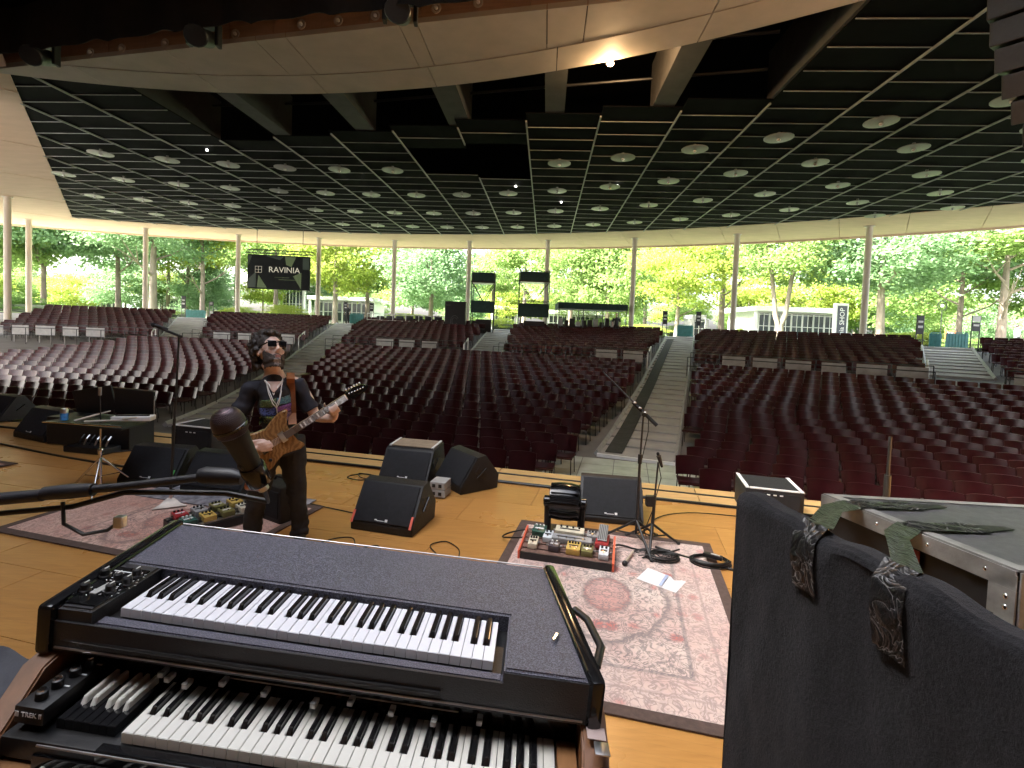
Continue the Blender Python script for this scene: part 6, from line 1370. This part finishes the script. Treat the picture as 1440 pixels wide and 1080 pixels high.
q = MB(); q.box((.95, .075, zt+.005), (.010, .030, .010), rotz(-.35), bev=.003); q.build('toggle', MT['chrome'], cv)
q = MB(); q.tube([(1.010, .26, -.01), (1.04, .22, -.01), (1.062, .12, -.012), (1.045, .06, -.02)], [(.010, .008)]*4, 8); q.build('carry_handle', MT['black'], cv, smooth=60)
for x_, y_ in ((-.09, .02), (.98, .02), (-.10, .33), (.90, .34)): q = MB(); q.cyl((x_, y_, zb-.006), (x_, y_, zb), .014, n=10); q.build('foot', MT['black'], cv)
# organ -------------------------------------------------------------------
og = kthing('organ', 'wooden two-manual organ with black reverse keys, drawbars and TREK II box', 'organ', OG0)
OW = .825/36
keyboard(og, 'C', 36, OW, .135, .021, .088, .0125, .0105, MT['keyold'], MT['blackkey'])
keyboard(og, 'C', 36, OW, .135, .021, .088, .0125, .0105, MT['keyold'], MT['blackkey'], z=-.075, y0=-.135)
# reverse coloured preset octave on the left of both manuals
pw = .119/7; wm = white_key_mesh((0, 0), pw, .10, .02, .07, .01, MT['blackkey'], 'preset_key'); bm2 = black_key_mesh(.0110, .088, .014, MT['keyold'], 'preset_sharp')
for z_, y_ in ((-.004, .012), (-.079, -.123)):
    for i in range(7): link('preset_key', wm, og, (-.141+i*pw, y_, z_))
    for i in (0, 1, 3, 4, 5): link('preset_sharp', bm2, og, (-.141+(i+1)*pw+(.002 if i in (1, 5) else -.001), y_+.036, z_))
def obox(c, size, name, mat, bev=.004, rot=None, parent=og): q = MB(); q.box(c, size, rot, bev=bev); return q.build(name, mat, parent, smooth=40 if bev else None)
obox((.326, .075, -.045), (1.09, .19, .04), 'upper_key_frame', MT['black']); obox((.42, -.014, -.036), (.90, .018, .030), 'upper_slip', MT['blackgloss'], .002); q = MB(); q.tube([(-.14, -.026, -.026), (.84, -.026, -.026)], .0022, 6); q.build('slip_edge', MT['steel'], og)
obox((.326, -.10, -.125), (1.09, .32, .05), 'lower_key_frame', MT['black']); obox((.36, -.022, -.066), (1.02, .006, .036), 'name_board', MT['blackgloss'], .001); 
text('GOFF', .030, MT['greyprint'], og, (.005, -.0255, -.062), (rad(90), 0, 0), .0006); text('professional', .011, MT['greyprint'], og, (.005, -.0255, -.082), (rad(90), 0, 0), .0006)
obox((.326, .205, .000), (1.09, .12, .11), 'drawbar_console', MT['blackgloss'], .006); q = MB(); q.tube([(.12, .1435, .020), (.62, .1435, .020)], .0014, 6); q.build('console_edge', MT['steel'], og)
DB = [-.016, .006, .052, .118, .215, .325, .395, .485, .575, .667]
for k, x_ in enumerate(DB):
    y_ = .118-.010*(k % 3); o = obox((x_, y_+.006, .026), (.012, .022, .010), 'drawbar', MT['offwhite'], .002); obox((x_, y_-.002, .0315), (.011, .008, .003), 'tip', MT['greypanel'], .001, parent=o)
for k in range(22): obox((-.02+k*.038, .138, .045), (.016, .006, .010), 'tab', MT['black'], .001)
tk = obox((-.180, .062, .008), (.058, .135, .034), 'knob_box', MT['black'], .002)
for k, (x_, y_) in enumerate(((-.180, .018), (-.180, .050), (-.176, .084), (-.172, .116))):
    q = MB(); q.lathe([(.0105, 0), (.0105, .015), (.008, .017)], (x_, y_, .025), None, 14); kk = q.build('knob', MT['black'], og, smooth=40); q = MB(); q.lathe([(.0075, 0), (.0070, .002)], (x_, y_, .0422), None, 14); q.build('cap', MT['chrome'], kk, smooth=40)
    if k: obox((x_+.017, y_+.003, .0262), (.011, .003, .0012), 'mark', MT['offwhite'], 0)
text('TREK II', .0130, MT['offwhite'], og, (-.174, -.0065, .010), (rad(90), 0, 0), .0006); obox((-.2035, -.0062, .010), (.007, .001, .010), 'emblem', MT['offwhite'], 0)
# wooden cheeks
def cheek(x0, x1, name='side_cheek'):
    q = MB(); pr = [(-.33, -.90), (.32, -.90), (.32, .068), (.14, .068), (.062, .050), (-.015, -.028), (-.30, -.060)]; q.prism(pr, x0, x1, lambda a, b, h: (h, a, b)); me = q.mesh(name, MT['owood']); bm = bmesh.new(); bm.from_mesh(me); bmesh.ops.bevel(bm, geom=bm.edges[:], offset=.004, segments=2, affect='EDGES'); bm.to_mesh(me); bm.free(); smooth_mesh(me, 40); link(name, me, og)
cheek(-.270, -.222); cheek(.872, .924)
obox((.849, .06, -.012), (.040, .145, .03), 'end_block', MT['owoodl']); obox((.849, -.07, -.088), (.040, .15, .03), 'end_block', MT['owoodl']); obox((-.181, -.075, -.088), (.072, .15, .03), 'end_block', MT['owoodl'])
obox((.326, .30, -.35), (1.19, .03, .80), 'back_panel', MT['owood']); obox((.326, .06, -.17), (1.09, .50, .03), 'base_board', MT['owood']); obox((.326, .235, .054), (1.19, .16, .020), 'top_board', MT['owood'])
obox((.905, .045, .0700), (.028, .03, .003), 'metal_plate', MT['steel'], .001); obox((.898, .08, .0695), (.036, .03, .002), 'tape', M('pinkish_tape', (.42, .33, .32), .6), 0)
for x_, y_, z_ in ((-.246, -.25, -.90), (-.246, .27, -.90), (.898, -.25, -.90), (.898, .27, -.90)): q = MB(); q.cyl((x_, y_, z_-.14), (x_, y_, z_), .03, n=10); q.build('castor', MT['black'], og)
# dark cloth at the left end of the organ
q = MB()
def cl_(u, v): return (-.98-.10*u+.03*v, .83-.16*v+.02*math.sin(u*6), 1.075-.10*v-.05*u+.012*math.sin(u*9+v*5))
r_ = thing('cloth_bag', 'dark blue-grey bag lying at the left end of the organ', 'bag', (0, 0, 0)); q = MB(); q.sheet(lambda u, v: (-1.24+.25*u, .93+.20*v+.01*math.sin(u*7), 1.055-.012*u-.05*(1-v)+.008*math.sin(u*9+v*5)), 14, 10, .08, (0, 0, -1)); q.build('body', M('slate_nylon', (.018, .02, .03), .6, var=.25, scale=14, bmp=.3, bscale=90), r_, smooth=60); q = MB(); q.tube([(-1.0, .98, 1.045), (-.985, 1.01, 1.05), (-.99, 1.05, 1.05)], .008, 6); q.build('buckle', MT['black'], r_)
r_ = thing('side_table', 'low black stool under the slate bag at the left end of the organ', 'stool', (-1.12, 1.03, 0)); q = MB(); q.box((0, 0, .93), (.26, .20, .03), bev=.01); q.build('seat', MT['black'], r_)
for sx in (-1, 1):
    for sy in (-1, 1): q = MB(); q.cyl((sx*.10, sy*.07, 0), (sx*.10, sy*.07, .92), .014, n=8); q.build('leg', MT['blackmetal'], r_)

# ---------------------------------------------------------------- foreground microphone on boom
MT['micgrey'] = M('charcoal_mic_body', (.009, .0095, .011), .55, var=.2, scale=20, bmp=.1); MT['boomm'] = M('blue_black_boom', (.007, .0075, .012), .5, var=.3, scale=20)
fm = thing('boom_microphone', 'large black vocal microphone on a boom arm reaching in from the left', 'microphone', (0, 0, 0))
mh, mtail = Vector((-.397, .700, 1.700)), Vector((-.372, .740, 1.606)); md = (mh-mtail).normalized(); mrt = md.to_track_quat('Z', 'Y').to_matrix()
q = MB(); L_ = (mh-mtail).length; q.lathe([(.0125, 0), (.0140, .004), (.0146, L_*.35), (.0172, L_*.72), (.0188, L_*.80), (.0188, L_*.83)], mtail, mrt, 24); mbod = q.build('body', MT['micgrey'], fm, smooth=40)
q = MB(); q.box(mtail+md*L_*.36+mrt @ Vector((0, -.0146, 0)), (.012, .003, .007), mrt, bev=.001); q.build('switch', MT['black'], mbod)
def micmesh():
    mt, n, b, out = nodes('woven_steel_mesh'); v = coords(n, 'UV'); ck = n.nodes.new('ShaderNodeTexBrick'); n.links.new(coords(n, 'UV', (1, 1, 1)), ck.inputs['Vector']); ck.inputs['Scale'].default_value = 30; ck.inputs['Brick Width'].default_value = 1.0; ck.inputs['Row Height'].default_value = 1.0; ck.inputs['Mortar Size'].default_value = .28; ck.inputs['Mortar Smooth'].default_value = .6
    ck.inputs['Color1'].default_value = (.006, .005, .006, 1); ck.inputs['Color2'].default_value = (.006, .005, .006, 1); ck.inputs['Mortar'].default_value = (.060, .036, .046, 1); n.links.new(ck.outputs['Color'], b.inputs['Base Color']); b.inputs['Roughness'].default_value = .35; setv(n, b.inputs['Metallic'], mth(n, 'MULTIPLY', ck.outputs['Fac'], .7)); bump(n, b, ck.outputs['Fac'], .8, .001); return mt
def mesh_dome(c, prof, rt, mat, n=48):
    q = MB(); q.lathe(prof, c, rt, n); me = q.mesh('mesh_head', mat, 60); uv = me.uv_layers.new(name='UVMap'); inv = rt.transposed()
    ang = []
    for l in me.loops:
        p = inv @ (me.vertices[l.vertex_index].co-c); uv.data[l.index].uv = (math.atan2(p.y, p.x)/6.2832*1.6, p.z*16)
    return me
c0 = mtail+md*L_*.83
me = mesh_dome(c0, [(.0188, 0), (.0216, .0035), (.0221, .0085), (.0224, .015), (.0221, .022), (.0206, .0285), (.0177, .0345), (.0132, .0385), (.0074, .041), (.0008, .042)], mrt, micmesh()); link('mesh_head', me, fm)
q = MB(); q.lathe([(.0221, 0), (.0233, .001), (.0233, .0045), (.0221, .0055)], c0+md*.010, mrt, 32); q.build('band', MT['blackgloss'], fm, smooth=40)
q = MB(); q.lathe([(.0158, -.016), (.0172, -.014), (.0180, .016), (.0170, .018)], mtail+md*.012, mrt, 20); q.build('clip', MT['blackgloss'], fm, smooth=40)
q = MB(); q.lathe([(.008, 0), (.008, .016), (.0095, .017)], mtail-md*.016, mrt, 12); q.build('connector', MT['steel'], fm, smooth=40)
cj = Vector((-.403, .742, 1.600)); q = MB(); q.tube([cj+Vector((.034, 0, -.001)), cj+Vector((.012, 0, 0))], .009, 10); q.build('clip_stem', M('copper_thread', (.45, .22, .14), .35, metal=.8), fm, smooth=60)
q = MB(); q.tube([cj+Vector((-.060, 0, .010)), cj+Vector((-.052, 0, .011)), cj+Vector((-.012, 0, .010)), cj+Vector((.004, 0, .008))], [.0105, .013, .013, .009], 14); q.build('swivel', MT['boomm'], fm, smooth=40)
q = MB(); q.tube([cj+Vector((-.055, 0, .008)), Vector((-.58, .745, 1.588)), Vector((-.92, .74, 1.548)), Vector((-1.4, .735, 1.49))], .0062, 14); q.build('boom_tube', MT['boomm'], fm, smooth=60)
q = MB(); q.tube([Vector((-.625, .744, 1.582)), Vector((-.66, .744, 1.578)), Vector((-.70, .744, 1.573))], [.0095, .0112, .010], 14); q.build('boom_joint', MT['boomm'], fm, smooth=40); q = MB(); q.tube([Vector((-.70, .742, 1.571)), Vector((-1.4, .735, 1.478))], .0088, 14); q.build('outer_boom', MT['boomm'], fm, smooth=60)
q = MB(); q.tube([mtail-md*.016, mtail-md*.045+Vector((-.01, .01, 0)), Vector((-.43, .755, 1.580)), Vector((-.50, .752, 1.580)), Vector((-.58, .748, 1.578)), Vector((-.66, .748, 1.553)), Vector((-.80, .745, 1.535)), Vector((-1.4, .74, 1.46))], .0042, 8); q.build('cable', MT['cable'], fm, smooth=60)
q = MB(); q.tube([Vector((-.67, .742, 1.562)), Vector((-.665, .738, 1.530)), Vector((-.635, .738, 1.515)), Vector((-.60, .74, 1.522)), Vector((-.585, .742, 1.535))], .0028, 6); q.build('hanging_loop', MT['cable'], fm, smooth=60); q = MB(); q.box((-.583, .742, 1.535), (.014, .012, .018), bev=.002); q.build('cable_clip', MT['steel'], fm)
fs2 = MB(); fs2.tube([(-1.4, .735, 1.485), (-1.4, .735, .0)], .011, 10); fs2.build('upright', MT['boomm'], fm, smooth=60); q = MB(); q.lathe([(.16, 0), (.16, .012), (.03, .03)], (-1.4, .735, 0), None, 24); q.build('base', MT['black'], fm, smooth=40)

# ---------------------------------------------------------------- felt covered panel, road case, tape straps
def feltmat():
    mt, n, b, out = nodes('charcoal_felt'); v = coords(n, 'World'); f = noise(n, v, 120, 6, .75); f2 = noise(n, v, 9, 4, .6)
    c = mixrgb(n, ramp(n, f, [(.35, (0, 0, 0)), (.7, (1, 1, 1))]), (.0045, .0045, .0052), (.019, .019, .021)); c = mixrgb(n, mth(n, 'MULTIPLY', f2, .35), c, (.005, .005, .008)); n.links.new(c, b.inputs['Base Color']); b.inputs['Roughness'].default_value = 1.0; b.inputs['Specular IOR Level'].default_value = .1
    b.inputs['Sheen Weight'].default_value = .18; b.inputs['Sheen Roughness'].default_value = .6; b.inputs['Sheen Tint'].default_value = (.4, .4, .44, 1); bump(n, b, f, .9, .004); return mt
FELT = feltmat()
fp = thing('felt_panel', 'tall black felt-wrapped panel standing at the right foreground', 'panel', (0, 0, 0)); FA, FB = Vector((.625, 1.33, 0)), Vector((.83, .36, 0)); fd = (FB-FA).normalized(); fn_ = Vector((fd.y, -fd.x, 0)); fn_ = -fn_ if fn_.x < 0 else fn_    # towards the case
q = MB(); FLn = (FB-FA).length
def fprof(u, v):
    # v: outer face from the floor up, over the folded top, down behind
    s_ = u*FLn; top = 1.432-.016*u+.005*math.sin(u*17)+.004*math.sin(u*41); th = .078
    path = [(0, .002), (0, top-.022), (.006, top-.008), (.020, top), (th-.018, top-.002), (th-.005, top-.010), (th, top-.03)]; seg = [0, .62, .68, .74, .90, .95, 1.0]
    i = 0
    while i < 5 and v > seg[i+1]: i += 1
    t = (v-seg[i])/(seg[i+1]-seg[i]); o = path[i][0]+(path[i+1][0]-path[i][0])*t; z = path[i][1]+(path[i+1][1]-path[i][1])*t
    p = FA+fd*s_; w_ = .010*mnoise.noise(Vector((s_*3.2, z*1.6, 2)))+.008*mnoise.noise(Vector((s_*9, z*3.5, 7)))+.003*mnoise.noise(Vector((s_*26, z*22, 1)))
    if o > 0: w_ *= .5
    return p+fn_*(o+w_)+Vector((0, 0, max(.002, z+(.004*mnoise.noise(Vector((s_*7, 3, 1))) if v > .6 else 0))))
q.sheet(fprof, 90, 100); 
q.build('felt', FELT, fp, smooth=180)
q = MB(); q.box((FA+FB)/2+fn_*.040+Vector((0, 0, .70)), (FLn-.02, .05, 1.39), rotz(math.atan2(fd.y, fd.x))); q.build('core_board', FELT, fp)
q = MB(); q.sheet(lambda u, v: FA+fd*(-.004)+fn_*(.002+.07*u)+Vector((0, 0, .002+1.40*v)), 1, 12); q.build('edge', FELT, fp)
rc = thing('road_case', 'black road case with riveted aluminium edges at the right edge', 'road case', (0, 0, 0)); C0 = Vector((1.03, 1.60, 0)); cdx = Vector((.995, -.06, 0)).normalized(); cdy = Vector((.235, -.97, 0)).normalized(); CWd, CDp, CHt = .75, .52, 1.35
def cpt(a, b, z): return C0+cdx*a+cdy*b+Vector((0, 0, z))
def cpanel(name, pts, mat, th=.012, n_=(0, 0, 1), parent=rc): q = MB(); P = [Vector(p) for p in pts]; q.sheet(lambda u, v: (P[0].lerp(P[1], u)).lerp(P[3].lerp(P[2], u), v), 1, 1, th, n_); return q.build(name, mat, parent)
MT['laminate'] = M('charcoal_laminate', (.055, .055, .06), .4, var=.2, scale=25, bmp=.15, bscale=200); MT['laminateb'] = M('black_laminate', (.012, .012, .013), .4, var=.3, scale=20)
cpanel('top', [cpt(.03, .03, CHt), cpt(CWd-.03, .03, CHt), cpt(CWd-.03, CDp-.03, CHt), cpt(.03, CDp-.03, CHt)], MT['laminate'], .012, (0, 0, -1))
cpanel('side_panel', [cpt(.008, .02, .02), cpt(.008, CDp-.02, .02), cpt(.008, CDp-.02, CHt-.03), cpt(.008, .02, CHt-.03)], MT['laminateb'], .012, cdx); cpanel('front_panel', [cpt(.02, CDp-.008, .02), cpt(CWd-.02, CDp-.008, .02), cpt(CWd-.02, CDp-.008, CHt-.03), cpt(.02, CDp-.008, CHt-.03)], M('navy_laminate', (.02, .02, .035), .4, var=.3), .012, -cdy)
cpanel('side_panel', [cpt(CWd-.008, .02, .02), cpt(CWd-.008, CDp-.02, .02), cpt(CWd-.008, CDp-.02, CHt-.03), cpt(CWd-.008, .02, CHt-.03)], MT['laminateb'], .012, -cdx); cpanel('back_panel', [cpt(.02, .008, .02), cpt(CWd-.02, .008, .02), cpt(CWd-.02, .008, CHt-.03), cpt(.02, .008, CHt-.03)], MT['laminateb'], .012, cdy)
MT['worn'] = M('worn_aluminium', (.34, .34, .33), .5, metal=.7, var=.4, scale=9, bmp=.25, bscale=60)
def angle_edge(p0, p1, n1, n2, w1=.032, w2=.045):
    cpanel('edge_strip', [p0, p1, p1-n1*w1, p0-n1*w1], MT['worn'], .004, n2); cpanel('edge_strip', [p0+n1*.0025, p1+n1*.0025, p1-n2*w2+n1*.0025, p0-n2*w2+n1*.0025], MT['worn'], .004, n1)
Z_ = Vector((0, 0, 1))
angle_edge(cpt(0, 0, CHt), cpt(0, CDp, CHt), -cdx, Z_); angle_edge(cpt(0, CDp, CHt-.0015), cpt(CWd, CDp, CHt-.0015), cdy, Z_); angle_edge(cpt(0, 0, CHt-.001), cpt(CWd, 0, CHt-.001), -cdy, Z_, .028, .03)
cpanel('corner_post', [cpt(-.003, CDp-.035, .01), cpt(-.003, CDp+.003, .01), cpt(-.003, CDp+.003, CHt-.045), cpt(-.003, CDp-.035, CHt-.045)], MT['worn'], .004, -cdx); cpanel('corner_post', [cpt(0, CDp+.003, .01), cpt(.03, CDp+.003, .01), cpt(.03, CDp+.003, CHt-.045), cpt(0, CDp+.003, CHt-.045)], MT['worn'], .004, cdy)
for k, b in enumerate((.05, .19, .33, .46)): q = MB(); q.ell(cpt(-.005, b, CHt-.022), (.003, .006, .006), None, 8, 6); q.build('rivet', MT['chrome'], rc, smooth=180)
for k, z_ in enumerate((CHt-.065, CHt-.09)): q = MB(); q.ell(cpt(-.006, CDp-.016, z_), (.004, .007, .007), None, 8, 6); q.build('rivet', MT['chrome'], rc, smooth=180)
cpanel('corner_plate', [cpt(-.0045, CDp-.05, CHt-.115), cpt(-.0045, CDp+.0035, CHt-.115), cpt(-.0045, CDp+.0035, CHt-.01), cpt(-.0045, CDp-.05, CHt-.01)], MT['worn'], .002, -cdx)
cpanel('red_label', [cpt(-.001, .265, CHt-.105), cpt(-.001, .310, CHt-.105), cpt(-.001, .310, CHt-.05), cpt(-.001, .265, CHt-.05)], MT['red'], .002, -cdx)
def tapemat():
    mt, n, b, out = nodes('crinkled_black_tape'); v = coords(n, 'World'); w1 = noise(n, v, 15, 2, .5, 2.0); w2 = noise(n, v, 95, 3, .6, 1.0)
    ridge = mth(n, 'ABSOLUTE', mth(n, 'SUBTRACT', w1, .5)); cr = ramp(n, ridge, [(.002, (.16, .16, .17)), (.012, (.008, .008, .009))]); n.links.new(cr, b.inputs['Base Color']); b.inputs['Roughness'].default_value = .30; b.inputs['Specular IOR Level'].default_value = .3
    bump(n, b, mth(n, 'ADD', ridge, mth(n, 'MULTIPLY', w2, .15)), 1.0, .014); return mt
TAPE = tapemat()
def strap(lab, b, ftu, lead):
    r_ = thing('tape_strap', lab, 'tape', (0, 0, 0)); top = [cpt(.20, b-.01, CHt+.006), cpt(.10, b, CHt+.006), cpt(.03, b+.005, CHt+.008), cpt(-.004, b+.01, CHt+.006)]
    pf = FA+fd*ftu; pts = top+[cpt(-.06, b+.03, CHt+.012).lerp(pf+fn_*.04+Z_*1.44, .35), pf+fn_*.055+Z_*1.428, pf+fn_*.03+fd*.01+Z_*1.436, pf-fn_*.004+fd*.015+Z_*1.405, pf-fn_*.013+fd*.02+Z_*1.36, pf-fn_*.011+fd*.03+Z_*lead]
    w_ = .032; q = MB(); 
    def sf(u, v):
        i = min(len(pts)-2, int(v*(len(pts)-1))); t = v*(len(pts)-1)-i; p = pts[i].lerp(pts[i+1], t); sd_ = cdy if i < 4 else fd; return p+sd_*(u-.5)*2*w_+Vector((0, 0, .0015*math.sin(v*40+u*9)))
    q.sheet(sf, 6, 54, .0012, (0, 0, 1)); q.build('band', TAPE, r_, smooth=60)
    q = MB(); q.sheet(lambda u, v: cpt(.19+.11*v, b-.012-.02*v+(u-.5)*.05*(1-v*.5), CHt+.0035), 3, 4, .001, (0, 0, 1)); q.build('tape_end', MT['black'], r_)
strap('crinkled black tape strap bridging panel and case, far one', .10, .22, 1.295); strap('crinkled black tape strap bridging panel and case, near one', .27, .42, 1.28)
r_ = thing('pouch', 'small padded black pouch on top of the road case at the right edge', 'pouch', cpt(.62, .14, CHt+.004)); q = MB(); q.ell((0, 0, .022), (.13, .07, .024), rotz(-.2), 20, 10); q.build('body', MT['cabinet'], r_, smooth=180); q = MB(); q.tube([(-.125, 0, .022), (-.05, -.065, .022), (.06, -.072, .022), (.125, 0, .022)], .004, 6); q.build('seam', MT['black'], r_)
r_ = thing('speaker_pole', 'thin dark pole rising behind the road case', 'pole', (3.55, 4.6, .0)); q = MB(); q.cyl((0, 0, .0), (0, 0, .62), .028, n=12); q.cyl((0, 0, .62), (0, 0, .98), .014, n=10); q.build('tube', MT['cable'], r_, smooth=40); q = MB(); q.lathe([(.16, 0), (.16, .015), (.04, .03)], n=20); q.build('base', MT['black'], r_)
